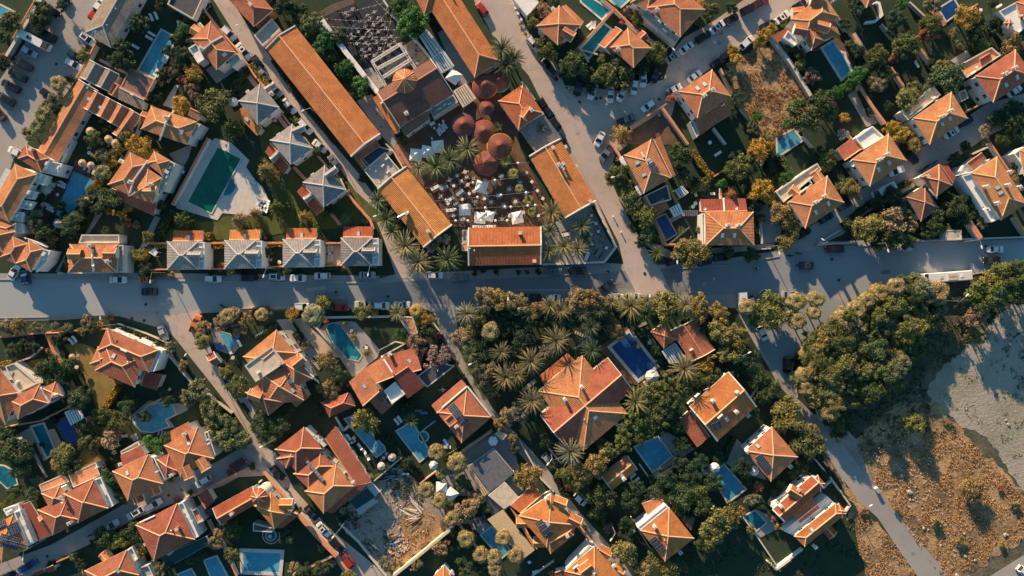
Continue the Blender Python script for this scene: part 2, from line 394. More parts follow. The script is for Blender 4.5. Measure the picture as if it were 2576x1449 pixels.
# ---------------------------------------------------------------- houses
RM = {'o': ('roof_orange', 'cap_orange'), 't': ('roof_terracotta', 'cap_orange'), 'r': ('roof_red', 'coping_brick'), 'n': ('roof_brown', 'coping_brick'),
      'g': ('roof_grey', 'cap_grey'), 'k': ('roof_taupe', 'cap_grey'), 'w': ('flat_white', 'flat_white'), 'c': ('flat_concrete', 'coping_stone'), 'b': ('flat_beige', 'coping_stone'),
      'd': ('flat_dark', 'coping_stone'), 'm': ('flat_brown', 'coping_brick'), 'f': ('flat_tile', 'coping_stone')}
def quad(pts, he):
    q = PL(pts, he)
    if len(q) == 3: q.append(q[0] + q[2] - q[1])
    return q
def inset(q, d):
    c = sum(q, Vector((0, 0, 0))) / len(q); n = len(q); out = []
    for i in range(n):
        a = (q[(i + 1) % n] - q[i]).normalized(); b = (q[i - 1] - q[i]).normalized()
        s = max(.3, math.sqrt(max(0, 1 - a.dot(b) ** 2)))
        out.append(q[i] + (a + b) * (d / s))
    return out
class Blk: pass
def mkblock(t, pts, he, mat, o, idx):
    b = Blk(); b.t = t; b.mat = mat; b.o = o; he = he + .017 * idx; b.he = he; b.q = quad(pts, he)
    L = (b.q[1] - b.q[0]).length; W = (b.q[2] - b.q[1]).length
    b.L, b.W = L, W; b.rf = o.get('rf', .5)
    b.rise = o.get('rise', {'H': .29, 'G': .29, 'S': .22, 'F': 0}[t] * (W / 2 if t in 'HG' else W))
    b.ex = (b.q[1] - b.q[0]).normalized(); b.ey = (b.q[2] - b.q[1]); b.ey = (b.ey - b.ex * b.ey.dot(b.ex)).normalized(); return b
def block_z(b, x, y):
    if not inpoly(x, y, b.q): return -1
    d = Vector((x, y, 0)) - b.q[0]; d.z = 0; u = d.dot(b.ex); v = d.dot(b.ey)
    if b.t == 'F': return b.he + .02
    if b.t == 'S': return b.he + b.rise * max(0, 1 - v / b.W)
    k = min(v / (b.W * b.rf), (b.W - v) / (b.W * (1 - b.rf)))
    if b.t == 'H': k = min(k, u / min(b.W / 2, b.L / 2 - .01), (b.L - u) / min(b.W / 2, b.L / 2 - .01))
    return b.he + b.rise * max(0, min(1, k))
WIN = {}
def win_mesh():
    if WIN: return
    f = MB(); f.box((0, 0, 0), (1.1, .09, 1.4), 0); WIN['f'] = f.mesh('window', ['paint_white'])
    f = MB()
    for sx in (-1, 1): f.box((sx * .25, -.05, 0), (.44, .02, 1.2), 0)
    WIN['p'] = f.mesh('pane', ['glass_dark'])
    f = MB(); f.box((0, 0, 0), (1.1, .1, 2.1), 0); f.box((.4, -.08, 0), (.05, .08, .2), 1); WIN['d'] = f.mesh('door', ['wood_brown', 'metal_grey'])
    f = MB(); f.box((0, 0, .7), (.75, .6, 1.5), 0); f.box((0, 0, 1.5), (.95, .8, .12), 0); f.box((0, 0, 1.66), (.5, .4, .22), 1); WIN['ch'] = f.mesh('chimney', ['stucco_white', 'flat_concrete'])
    f = MB(); f.box((0, 0, .6), (.7, .6, 1.4), 0); f.box((0, 0, 1.33), (.9, .8, .12), 1); WIN['chb'] = f.mesh('chimney', ['coping_brick', 'coping_stone'])
    f = MB(); f.box((0, 0, .05), (.85, 1.2, .22), 0); f.box((0, 0, .17), (.68, 1.02, .03), 1); WIN['sk'] = f.mesh('skylight', ['metal_grey', 'glass_pale'])
    f = MB(); f.box((0, 0, .3), (1.0, 1.9, .06), 0); f.box((0, 0, .26), (1.06, 1.96, .06), 1)
    for sx in (-.4, .4):
        for sy in (-.8, .8): f.tube((sx, sy, -.1), (sx, sy, .26), .025, m=1)
    WIN['sol'] = f.mesh('solar_panel', ['solar', 'metal_grey'])
    f = MB(); f.tube((-.75, 0, .45), (.75, 0, .45), .26, n=10); f.box((-.4, 0, .1), (.06, .4, .4), 1); f.box((.4, 0, .1), (.06, .4, .4), 1); WIN['tank'] = f.mesh('water_tank', ['paint_white', 'metal_grey'])
    f = MB(); f.box((0, 0, .35), (.85, .35, .7), 0); f.tube((0, -.18, .35), (0, -.2, .35), .25, n=10, m=1); WIN['ac'] = f.mesh('air_conditioner', ['paint_white', 'metal_dark'])
    f = MB(); f.tube((0, 0, 0), (0, 0, .9), .03); n = 10
    for i in range(n):
        a, b2 = 2 * math.pi * i / n, 2 * math.pi * (i + 1) / n
        f.face([(0, 0, .8), (.38 * math.cos(a), .38 * math.sin(a), 1.0), (.38 * math.cos(b2), .38 * math.sin(b2), 1.0)])
    WIN['dish'] = f.mesh('satellite_dish', ['paint_white'])
    f = MB(); f.tube((0, 0, 0), (0, 0, .7), .13, n=8); f.tube((0, 0, .7), (0, 0, .85), .22, .05, n=8); WIN['vent'] = f.mesh('vent', ['metal_grey'])
def house(lm, label, blocks, ex=(), wall='stucco_white', cat='house', door=True):
    win_mesh()
    bl = [mkblock(b[0], b[1], b[2], b[3], b[4] if len(b) > 4 else {}, i) for i, b in enumerate(blocks)]
    cen = sum(bl[0].q, Vector((0, 0, 0))) / 4; root = empty('house' if cat == 'house' else cat.replace(' ', '_'), (cen.x, cen.y, 0))
    root['label'] = label; root['category'] = cat; LM.append((lm, cen.x, cen.y))
    if len(label.split()) > 16 or len(label.split()) < 4: print('HOUSELABEL', label)
    wl = MB()
    for bi, b in enumerate(bl):
        q = b.q; he = b.he; t = b.t; r = MB(); m0, m1 = RM[b.mat]
        if t in 'HG':
            hw = b.W / 2; ins = min(hw, b.L / 2) if t == 'H' else 0
            rise = Vector((0, 0, b.rise)); ma = q[0].lerp(q[3], b.rf); mc = q[1].lerp(q[2], b.rf)
            r0 = ma + b.ex * ins + rise; r1 = mc - b.ex * ins + rise
            if t == 'H' and b.L / 2 <= hw: r0 = r1 = (ma + mc) / 2 + rise
            cw = sum((q[i].x * q[(i + 1) % 4].y - q[(i + 1) % 4].x * q[i].y) for i in range(4)) < 0
            def sl(pts, m=0):
                if cw: pts = [pts[1], pts[0]] + pts[2:][::-1]
                r.slope(pts, m)
            sl([q[0], q[1], r1, r0] if (r1 - r0).length > 1e-3 else [q[0], q[1], r0]); sl([q[2], q[3], r0, r1] if (r1 - r0).length > 1e-3 else [q[2], q[3], r0])
            if t == 'H': sl([q[1], q[2], r1]); sl([q[3], q[0], r0])
            r.beam(r0, r1, .34, .13, 1)
            if t == 'H':
                for a, c in ((q[0], r0), (q[3], r0), (q[1], r1), (q[2], r1)): r.beam(a, c, .30, .11, 1)
            else:
                vm = 2
                for a, c in ((q[0], r0), (q[3], r0), (q[1], r1), (q[2], r1)): r.beam(a, c, .42 if b.o.get('verge') else .22, .2, vm)
            r.prism([p for p in q], he - .22, he - .012, 2, bottom=True)
        elif t == 'S':
            hi = Vector((0, 0, b.rise)); a, c = q[0] + hi, q[1] + hi
            cw = sum((q[i].x * q[(i + 1) % 4].y - q[(i + 1) % 4].x * q[i].y) for i in range(4)) < 0
            pts = [q[2], q[3], a, c]
            if cw: pts = [pts[1], pts[0], pts[3], pts[2]]
            r.slope(pts, 0); dn = Vector((0, 0, -.18))
            for x, y in ((q[2], q[3]), (q[3], a), (a, c), (c, q[2])): r.face([x, y, y + dn, x + dn], 2); 
            r.face([x + dn for x in pts[::-1]], 2); r.beam(a, c, .28, .1, 1)
        else:
            r.prism(q, he - .3, he, 1, top=0); i2 = inset(q, .28); pm = 1
            for k in range(4):
                j = (k + 1) % 4; r.prism([q[k], q[j], i2[j], i2[k]], he + .004, he + b.o.get('par', .45), 1)
        r.build('roof', [m0, m1, 'stucco_white'], root)
        wq = inset(q, .38 + .013 * bi) if t != 'F' else inset(q, .02 + .01 * bi)
        if t == 'G':
            ht = Vector((0, 0, b.rise * .93)); base = [Vector((p.x, p.y, 0)) for p in wq]; top = [Vector((p.x, p.y, he - .15)) for p in wq]
            for k in range(4):
                j = (k + 1) % 4
                if k in (1, 3): wl.face([base[k], base[j], top[j], top[k].lerp(top[j], b.rf if k == 3 else b.rf) + ht, top[k]])
                else: wl.face([base[k], base[j], top[j], top[k]])
        elif t == 'S':
            base = [Vector((p.x, p.y, 0)) for p in wq]; top = [Vector((p.x, p.y, he - .15 + (b.rise * .92 if k < 2 else b.rise * .04))) for k, p in enumerate(wq)]
            for k in range(4):
                j = (k + 1) % 4; wl.face([base[k], base[j], top[j], top[k]])
        else: wl.prism(wq, 0, he - (.1 if t != 'F' else .28), 0)
        # windows
        if he > 2.4 and not b.o.get('nowin') and min(b.L, b.W) > 3:
            for k in range(4):
                a, c = wq[k], wq[(k + 1) % 4]; e = c - a; ln = e.length; e.normalize(); out = Vector((e.y, -e.x, 0))
                mid = (a + c) / 2
                if (mid - sum(wq, Vector((0, 0, 0))) / 4).dot(out) < 0: out = -out
                n = int(ln / 3.3); ang = math.atan2(out.y, out.x) + math.pi / 2
                for zz in ((1.55, 4.3) if he > 5 else (1.5,)):
                    for i in range(n):
                        p = a + e * ln * (i + .5) / n + out * .03
                        t2 = p + out * .6
                        if any(inpoly(t2.x, t2.y, o2.q) and o2.he > zz - .3 for o2 in bl if o2 is not b): continue
                        if door and bi == 0 and k == (3 if len(bl) % 2 else 1) and zz < 2 and i == n // 2:
                            link('door', WIN['d'], root, (p.x - cen.x, p.y - cen.y, 1.05), ang); continue
                        w = link('window', WIN['f'], root, (p.x - cen.x, p.y - cen.y, zz), ang); link('pane', WIN['p'], w)
    wl.build('wall', wall, root)
    def rz(x, y):
        z = 3
        for _ in range(3):
            p = P(x, y, z); zz = max([block_z(b, p.x, p.y) for b in bl])
            if zz > 0: z = zz
        p = P(x, y, z); return p
    for e in ex:
        k = e[0]
        if k in ('ch', 'chb', 'sk', 'tank', 'ac', 'dish', 'vent'):
            p = rz(e[1], e[2]); a = math.atan2(bl[0].ex.y, bl[0].ex.x) + (e[3] if len(e) > 3 else 0)
            best = max(bl, key=lambda b: block_z(b, p.x, p.y)); o = link(WIN[k].name.split('.')[0], WIN[k], root, (p.x - cen.x, p.y - cen.y, p.z), a)
            if k == 'sk' and best.t in 'HG':
                g = [block_z(best, p.x + dx, p.y + dy) for dx, dy in ((.4, 0), (-.4, 0), (0, .4), (0, -.4))]
                if min(g) > 0: tilt(o, (g[0] - g[1]) / .8, (g[2] - g[3]) / .8, a)
        elif k == 'sol':        # x, y of first panel, x, y of last, number
            _, x0, y0, x1, y1, n = e
            a0 = rz(x0, y0); a1 = rz(x1, y1); aa = math.atan2(a1.y - a0.y, a1.x - a0.x)
            for i in range(n):
                f = i / max(1, n - 1); p = rz(x0 + (x1 - x0) * f, y0 + (y1 - y0) * f)
                o = link('solar_panel', WIN['sol'], root, (p.x - cen.x, p.y - cen.y, p.z + .1), aa)
                best = max(bl, key=lambda b: block_z(b, p.x, p.y)); g = [block_z(best, p.x + dx, p.y + dy) for dx, dy in ((.4, 0), (-.4, 0), (0, .4), (0, -.4))]
                if min(g) > 0: tilt(o, (g[0] - g[1]) / .8, (g[2] - g[3]) / .8, aa)
        elif k == 'pw':         # a raised white party wall running over the roof
            pts = e[1:]; m = MB()
            for i in range(0, len(pts) - 2, 2):
                for s in range(5):
                    f0, f1 = s / 5, (s + 1) / 5
                    a = rz(pts[i] + (pts[i + 2] - pts[i]) * f0, pts[i + 1] + (pts[i + 3] - pts[i + 1]) * f0); c = rz(pts[i] + (pts[i + 2] - pts[i]) * f1, pts[i + 1] + (pts[i + 3] - pts[i + 1]) * f1)
                    m.beam(a + Vector((0, 0, .05)), c + Vector((0, 0, .05)), .45, .3, 0)
            m.build('party_wall', 'stucco_white', root)
        elif k == 'dor':        # small gabled dormer; second point shows which way it faces
            p = rz(e[1], e[2]); d = P(e[3], e[4]) - P(e[1], e[2]); d.z = 0; d.normalize(); sd = Vector((-d.y, d.x, 0)); w = e[5] if len(e) > 5 else 1.3
            m = MB(); f = p + d * 1.6; bk = p - d * 1.6; up = Vector((0, 0, .55)); rg = Vector((0, 0, 1.1))
            a, b2, c2, d2 = f - sd * w + up, f + sd * w + up, bk + sd * w + up, bk - sd * w + up; r0, r1 = f + rg + up * .3, bk + rg + up * .3
            m.slope([b2, c2, r1, r0], 0); m.slope([d2, a, r0, r1], 0); m.beam(r0, r1, .3, .1, 1); m.beam(a, r0, .26, .09, 1); m.beam(b2, r0, .26, .09, 1)
            lo = Vector((0, 0, -1.2)); s_ = sd * .2
            m.face([a + s_ + lo, b2 - s_ + lo, b2 - s_, r0 - rg * .15, a + s_], 2); m.face([b2 - s_ + lo, c2 - s_ + lo, c2 - s_, b2 - s_], 2); m.face([d2 + s_ + lo, a + s_ + lo, a + s_, d2 + s_], 2)
            m0, m1 = RM[bl[0].mat]; m.build('dormer', [m0, m1, 'stucco_white'], root)
        elif k == 'duct':
            a, c = rz(e[1], e[2]), rz(e[3], e[4]); m = MB(); z = Vector((0, 0, max(a.z, c.z) + .4)); a2 = Vector((a.x, a.y, z.z)); c2 = Vector((c.x, c.y, z.z))
            for i in range(8): m.tube(a2.lerp(c2, i / 8), a2.lerp(c2, (i + .85) / 8), .42, n=10, m=0); m.tube(a2.lerp(c2, (i + .85) / 8), a2.lerp(c2, (i + 1) / 8), .36, n=10, m=1)
            m.build('ventilation_duct', ['metal_grey', 'metal_dark'], root)
        elif k == 'cone':       # round tower with a ribbed conical tile roof
            _, x, y, rr, hh = e; p = P(x, y, hh); r_ = rr * .025; n = 24; m = MB(); w_ = MB(); top = Vector((p.x, p.y, hh + r_ * .62))
            ring = [Vector((p.x + r_ * math.cos(2 * math.pi * i / n), p.y + r_ * math.sin(2 * math.pi * i / n), hh)) for i in range(n)]
            for i in range(n): m.slope([ring[i], ring[(i + 1) % n], top], 0)
            for i in range(0, n, 3): m.beam(ring[i], top, .22, .1, 1)
            m.face(ring[::-1], 2); m.ball(top, .2, 1); m.build('conical_roof', ['roof_terracotta', 'cap_orange', 'stucco_white'], root)
            w_.tube((p.x, p.y, 0), (p.x, p.y, hh - .02), r_ * .9, n=24); w_.build('tower_wall', 'stucco_white', root)
        elif k == 'glass':      # glass strip along a slope
            q = [rz(e[i], e[i + 1]) + Vector((0, 0, .12)) for i in range(1, 9, 2)]; m = MB(); n = e[9]
            for i in range(n):
                a, b2 = q[0].lerp(q[1], (i + .06) / n), q[0].lerp(q[1], (i + .94) / n); c2, d2 = q[3].lerp(q[2], (i + .94) / n), q[3].lerp(q[2], (i + .06) / n)
                m.face([a, b2, c2, d2], 0)
            z = Vector((0, 0, -.04)); m.face([x + z for x in q], 1); m.build('roof_glazing', ['glass_pale', 'paint_white'], root)
    return root
def tilt(o, gx, gy, az):
    n = Vector((-gx, -gy, 1)).normalized(); q = Vector((0, 0, 1)).rotation_difference(n)
    o.rotation_mode = 'QUATERNION'; o.rotation_quaternion = q @ Matrix.Rotation(az, 3, 'Z').to_quaternion()

WALLQ = []
# ---------------------------------------------------------------- garden walls, hedges, pools, canopies
def wall(flat, h=1.7, w=.35, cap='coping_brick', body='stucco_white', base='garden wall with orange tile coping'):
    q = PL(flat, h); m = MB(); c = MB()
    for i in range(len(q) - 1):
        a, b = q[i], q[i + 1]; d = (b - a).normalized(); s = Vector((-d.y, d.x, 0)); ee = d * .1
        m.prism([a - s * w / 2, b - s * w / 2 + ee * .5, b + s * w / 2 + ee * .5, a + s * w / 2], 0, h - .1 + .003 * i)
        cw = w * .62
        n = max(1, int((b - a).length / .5)); z = h - .095 + .004 * i
        c.prism([a - s * cw - ee, b - s * cw + ee, b + s * cw + ee, a + s * cw - ee], z, z + .08)
        if cap == 'coping_brick': c.prism([a - s * .1 - ee, b - s * .1 + ee, b + s * .1 + ee, a + s * .1 - ee], z + .083, z + .17)
    mid = q[len(q) // 2].lerp(q[len(q) // 2 - 1], .5); root = empty('garden_wall', (mid.x, mid.y, 0))
    m.build('wall_body', body, root); c.build('coping', cap, root); tag(root, base, 'wall', 'garden walls'); return root
def leafcloud(pts, nrm, size, rng, asp=.6):
    n = len(pts); r1 = rng.normal(size=(n, 3)); nn = nrm + r1 * .55; nn /= np.linalg.norm(nn, axis=1)[:, None]
    t = np.cross(nn, rng.normal(size=(n, 3))); t /= np.linalg.norm(t, axis=1)[:, None]; b = np.cross(nn, t)
    s = (size * (.6 + .8 * rng.random(n)))[:, None]; t *= s; b *= s * asp
    v = np.stack([pts - t, pts - b * .9, pts + t, pts + b * .9], 1).reshape(-1, 3)
    return v
def np_mesh(name, v, mats, tri_extra=None, split=None):
    n = len(v) // 4; f = [(4 * i, 4 * i + 1, 4 * i + 2, 4 * i + 3) for i in range(n)]; vv = v.tolist(); mi = [0] * n
    if tri_extra is not None:
        off = len(vv); vv += tri_extra[0]; f += [tuple(i + off for i in t) for t in tri_extra[1]]; mi += [1] * len(tri_extra[1])
    me = D.meshes.new(name); me.from_pydata(vv, [], f)
    for x in mats: me.materials.append(MAT[x])
    me.polygons.foreach_set('material_index', mi); me.update(); return me
def hedge(flat, w=1.1, h=1.6, col=(.07, .10, .035), base='clipped green hedge'):
    q = PL(flat, h); rng = np.random.default_rng(int(abs(q[0].x * 10 + q[0].y * 7)) + 3); V = []; core = [[], []]
    mid = q[0].lerp(q[-1], .5); off = np.array([mid.x, mid.y, 0])
    for i in range(len(q) - 1):
        a, b = np.array(q[i]), np.array(q[i + 1]); L = np.linalg.norm(b - a); d = (b - a) / L; s = np.array([-d[1], d[0], 0]); n = int(L * (w + h) * 22)
        u = rng.random(n) * L; k = rng.random(n); side = rng.integers(0, 3, n); ww = w / 2 * (1 + .15 * np.sin(u * 1.7))
        off_s = np.where(side == 0, (k * 2 - 1) * ww, np.where(side == 1, ww, -ww)); zz = np.where(side == 0, h + .1 * np.sin(u * 2.3), k * h)
        p = a[None] * [1, 1, 0] + d * u[:, None] + s * off_s[:, None]; p[:, 2] = zz
        nr = np.where(side[:, None] == 0, [[0, 0, 1]], np.where(side[:, None] == 1, s[None], -s[None]))
        V.append(leafcloud(p - off, nr, .17, rng))
        o = len(core[0]); c = []
        for zz2 in (0, h - .12):
            for pt, sg in ((a, -1), (b, -1), (b, 1), (a, 1)): x = pt + s * sg * (w / 2 - .1) - off; c.append([x[0], x[1], zz2])
        core[0] += c; core[1] += [tuple(o + j for j in t) for t in ((0, 1, 5, 4), (1, 2, 6, 5), (2, 3, 7, 6), (3, 0, 4, 7), (4, 5, 6, 7))]
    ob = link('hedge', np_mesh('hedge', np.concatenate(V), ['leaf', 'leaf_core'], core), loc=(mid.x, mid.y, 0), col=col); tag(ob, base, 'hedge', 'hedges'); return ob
def pool(flat, water='water_blue', rim='g_stone', rw=.45, base='blue swimming pool', steps=None, lm=None):
    q = PL(flat); LAYER[0] += 1; c = sum(q, Vector((0, 0, 0))) / len(q); root = empty('swimming_pool', (c.x, c.y, 0))
    a = sum(q[i].x * q[(i + 1) % len(q)].y - q[(i + 1) % len(q)].x * q[i].y for i in range(len(q)))
    if a < 0: q.reverse()
    from mathutils.geometry import tessellate_polygon
    w = MB(); z = .205
    for t in tessellate_polygon([q]):
        tri = [q[i] + Vector((0, 0, z)) for i in t]
        if (tri[1] - tri[0]).cross(tri[2] - tri[0]).z < 0: tri.reverse()
        w.face(tri)
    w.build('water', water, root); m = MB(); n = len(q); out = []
    for i in range(n):
        e0 = (q[i] - q[i - 1]).normalized(); e1 = (q[(i + 1) % n] - q[i]).normalized(); n0 = Vector((e0.y, -e0.x, 0)); n1 = Vector((e1.y, -e1.x, 0)); bb = n0 + n1
        out.append(q[i] + bb / max(.35, bb.dot(n0)) * rw)
    for i in range(n):
        j = (i + 1) % n; m.prism([q[i], q[j], out[j], out[i]], 0, .27)
    m.build('rim', rim, root)
    if steps:
        st = MB(); sq = PL(steps)
        for k in range(3): st.prism([sq[0].lerp(sq[1], k / 3 + .02), sq[0].lerp(sq[1], (k + .8) / 3), sq[3].lerp(sq[2], (k + .8) / 3), sq[3].lerp(sq[2], k / 3 + .02)],   .03, z + .004 + .004 * k)
        st.build('steps', 'water_light', root)
    # ladder
    e = (q[1] - q[0]).normalized(); o2 = Vector((e.y, -e.x, 0)); pm = q[0].lerp(q[1], .5); ld = MB()
    for s in (-.25, .25): ld.tube(pm + e * s + Vector((0, 0, .15)) + o2 * .2, pm + e * s + Vector((0, 0, .7)) - o2 * .05, .025); ld.tube(pm + e * s + Vector((0, 0, .7)) - o2 * .05, pm + e * s - o2 * .12 + Vector((0, 0, .05)), .025)
    ld.build('ladder', 'metal_grey', root)
    tag(root, base, 'pool'); 
    if lm: LM.append((lm, c.x, c.y))
    return root
def canopy(flat, h, mat, base, name='canopy', slats=False, cat='canopy', frame='paint_white'):
    q = quad(flat, h); c = sum(q, Vector((0, 0, 0))) / 4; root = empty(name, (c.x, c.y, 0)); m = MB()
    if slats:
        n = max(4, int((q[1] - q[0]).length / .55))
        for i in range(n): m.prism([q[0].lerp(q[1], (i + .1) / n), q[0].lerp(q[1], (i + .8) / n), q[3].lerp(q[2], (i + .8) / n), q[3].lerp(q[2], (i + .1) / n)], h, h + .08)
    else: m.prism(q, h, h + .1)
    m.build('roof', mat, root); f = MB()
    for i in range(4):
        a, b = q[i], q[(i + 1) % 4]; d = (b - a).normalized(); s = Vector((-d.y, d.x, 0)) * .07
        f.prism([a - s, b - s, b + s, a + s], h - .2, h - .02 - .002 * i)
    f.build('frame', frame, root)
    for i in range(4):
        p = q[i].lerp(c, .03); k = MB(); k.tube((p.x, p.y, 0), (p.x, p.y, h - .1), .07); k.build('post', frame, root)
    tag(root, base, cat); return root

# ---------------------------------------------------------------- trees
TREE = {}
def crown(seed, nc=26, nl=2600, size=.075, flat=.8, cr=(.24, .4), up=.0):
    rng = np.random.default_rng(seed); C = []
    for i in range(nc):
        for _ in range(20):
            d = rng.normal(size=3); d /= np.linalg.norm(d); rr = .30 + .62 * rng.random() ** .8; p = d * rr * (1 + .16 * math.sin(2 * math.atan2(d[1], d[0]) + seed) + .1 * math.sin(3 * math.atan2(d[1], d[0]) + seed * 2)); p[2] = abs(p[2]) * flat if rng.random() < .75 else p[2] * flat
            if p[2] > -.45: break
        C.append((p, cr[0] + (cr[1] - cr[0]) * rng.random()))
    C.append((np.zeros(3), .5)); V = []; per = nl // len(C)
    cv = []; cf = []
    for p, r in C:
        d = rng.normal(size=(per, 3)); d /= np.linalg.norm(d, axis=1)[:, None]; d[:, 2] = np.where(rng.random(per) < .6, np.abs(d[:, 2]), d[:, 2])
        rr = r * (.62 + .62 * rng.random(per) ** 1.4); pts = p + d * rr[:, None]
        V.append(leafcloud(pts, d * .9 + np.array([0, 0, .35]), size, rng))
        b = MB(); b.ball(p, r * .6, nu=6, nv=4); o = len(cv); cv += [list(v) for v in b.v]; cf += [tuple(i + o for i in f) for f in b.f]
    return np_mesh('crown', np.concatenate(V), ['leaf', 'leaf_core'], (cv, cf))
def trunk_mesh(seed, h, r):   # unit crown radius: trunk from ground to crown with limbs
    rg = random.Random(seed); m = MB(); z = 0; p = Vector((0, 0, 0)); rad_ = r
    for i in range(3):
        q = p + Vector((rg.uniform(-.04, .04), rg.uniform(-.04, .04), h / 3)); m.tube(p, q, rad_, rad_ * .8, n=7); p = q; rad_ *= .8
    for i in range(6):
        a = i * 1.05 + rg.random() * .4; e = p + Vector((math.cos(a) * .5, math.sin(a) * .5, .02 + rg.random() * .06)); m.tube(p, e, rad_ * .6, rad_ * .2, n=5)
        e2 = e + Vector((math.cos(a + .5) * .15, math.sin(a + .5) * .15, .03)); m.tube(e, e2, rad_ * .25, rad_ * .08, n=4)
    return m.mesh('trunk', ['bark'])
def frond(m, az, el, L, droop, w, rg, nseg=11, mi=0):
    d = Vector((math.cos(az), math.sin(az), 0)); sd = Vector((-d.y, d.x, 0)); p = Vector((0, 0, 0)); e = el; st = L / nseg; pts = [p.copy()]
    for i in range(nseg): p = p + (d * math.cos(e) + Vector((0, 0, 1)) * math.sin(e)) * st; e -= droop / nseg; pts.append(p.copy())
    for i in range(1, nseg + 1):
        a, b = pts[i - 1], pts[i]; f = i / nseg; ww = w * (math.sin(math.pi * min(.98, f * .82 + .12))) ; dd = (b - a)
        for s in (-1, 1):
            for j in (0, .5):
                o = a.lerp(b, j); tip = o + dd * 1.5 + sd * s * ww + Vector((0, 0, -.1 * ww + rg.uniform(-.03, .03)))
                m.face([o, o + dd * .6, tip], mi)
    m.tube(pts[0], pts[nseg // 2], .03, .015, n=3, m=1, caps=False)
def palm_crown(seed, n=40):
    rg = random.Random(seed); m = MB()
    for i in range(n):
        f = i / n; el = 1.25 - 1.5 * f + rg.uniform(-.12, .12); frond(m, i * 2.399 + rg.uniform(-.15, .15), el, rg.uniform(.82, 1.1), 1.25 - .35 * f, .062 + .016 * f, rg)
    m.ball((0, 0, -.02), .09, 1)
    for i in range(5): m.ball((.12 * math.cos(i * 1.3), .12 * math.sin(i * 1.3), -.02), .05, 2)
    return m.mesh('crown', ['frond', 'bark_palm', 'gold'])
def fan_crown(seed, n=38):
    rg = random.Random(seed); m = MB()
    for i in range(n):
        f = i / n; az = i * 2.399 + rg.uniform(-.25, .25); el = 1.15 - 1.7 * f; h = Vector((math.cos(az), math.sin(az), 0)); d = h * math.cos(el) + Vector((0, 0, math.sin(el))); L = (.1 + .52 * min(1, f * 1.6)) * rg.uniform(.85, 1.1); c = d * L
        m.tube((0, 0, 0), c, .02, .012, n=3, m=1, caps=False); sd = Vector((-math.sin(az), math.cos(az), 0)); dn = (h + Vector((0, 0, .25 - f * .8))).normalized(); R_ = rg.uniform(.38, .5)
        for k in range(9):
            t = (k - 4) / 4 * 1.15; e = dn * math.cos(t) + sd * math.sin(t); tip = c + e * R_ * (1 - .12 * abs(t)) + Vector((0, 0, -.09 - .1 * abs(t) * rg.random()))
            w = (dn * -math.sin(t) + sd * math.cos(t)) * .042; md = c + e * R_ * .6 + Vector((0, 0, .02)); m.face([c, md - w, tip, md + w], 0 if rg.random() < .86 else 2)
    for i in range(18):
        a = i * .7; m.face([(.03 * math.cos(a), .03 * math.sin(a), -.1), (.3 * math.cos(a), .3 * math.sin(a), -.55), (.22 * math.cos(a + .3), .22 * math.sin(a + .3), -.65)], 2)
    return m.mesh('crown', ['frond', 'bark_palm', 'palm_tip'])
def spruce_crown(seed):
    rng = np.random.default_rng(seed); V = []; pts = []; nr = []
    for lv in range(8):
        z = -.55 + lv * .22; rr = 1.0 * (1 - (lv / 8.5) ** 1.1); nb = 9 - lv // 2
        for k in range(nb):
            a = 2 * math.pi * k / nb + lv * .6 + rng.random() * .3; L = rr * (.85 + .3 * rng.random())
            for j in range(60):
                f = (j + 1) / 60; w = .16 * (1 - f * .6) * rr + .02; c = np.array([math.cos(a) * L * f, math.sin(a) * L * f, z - .12 * f]) + rng.normal(size=3) * w * .55; pts.append(c); nr.append([math.cos(a) * .4, math.sin(a) * .4, .8])
    b = MB(); b.tube((0, 0, -.9), (0, 0, 1.15), .32, .02, n=7)
    return np_mesh('crown', leafcloud(np.array(pts), np.array(nr), .085, rng, .45), ['leaf', 'leaf_core'], ([list(v) for v in b.v], b.f))
def tree_assets():
    TREE['b'] = [crown(i, 24, 2800, .072) for i in range(5)]
    TREE['f'] = [crown(20 + i, 44, 3800, .058, .7, (.16, .27)) for i in range(4)]
    TREE['o'] = [crown(40 + i, 30, 2600, .06, .75, (.15, .3)) for i in range(4)]
    TREE['p'] = [palm_crown(i) for i in range(4)]; TREE['w'] = [fan_crown(i) for i in range(4)]; TREE['s'] = [spruce_crown(i) for i in range(3)]
    TREE['s'] += []; TREE['u'] = [crown(60 + i, 14, 900, .12, .7) for i in range(3)]
    TREE['tr'] = [trunk_mesh(i, 1.0, .09) for i in range(4)]
    m = MB(); p = Vector((0, 0, 0))
    for i in range(10): m.tube((0, 0, i / 10), (0, 0, i / 10 + .1), .5 * (1 - .02 * i), .42 * (1 - .02 * i), n=8)
    TREE['pt'] = m.mesh('trunk', ['bark_palm'])
    m = MB(); m.tube((0, 0, 0), (0, 0, 1), .5, .35, n=7); TREE['ct'] = m.mesh('trunk', ['bark'])
tree_assets()
TC = {'g': (.115, .135, .045), 'G': (.065, .10, .04), 'd': (.036, .068, .034), 'v': (.20, .20, .11), 'y': (.38, .235, .045), 'l': (.21, .195, .06), 'r': (.36, .15, .08), 'B': (.055, .15, .035),
      'k': (.24, .165, .125), 'q': (.29, .225, .12), 'P': (.45, .12, .14), 'W': (.42, .42, .42), 'D': (.14, .135, .065), 'F': (.27, .20, .075), 'e': (.15, .17, .07)}
CN = {'g': 'green', 'G': 'dark green', 'd': 'deep green', 'v': 'grey green', 'y': 'golden', 'l': 'yellow green', 'r': 'rust coloured', 'B': 'bright green', 'k': 'dry brownish', 'q': 'olive brown',
      'P': 'pink flowering', 'W': 'white flowering', 'D': 'dull green', 'F': 'gold tipped', 'e': 'fresh green'}
NT = [0]
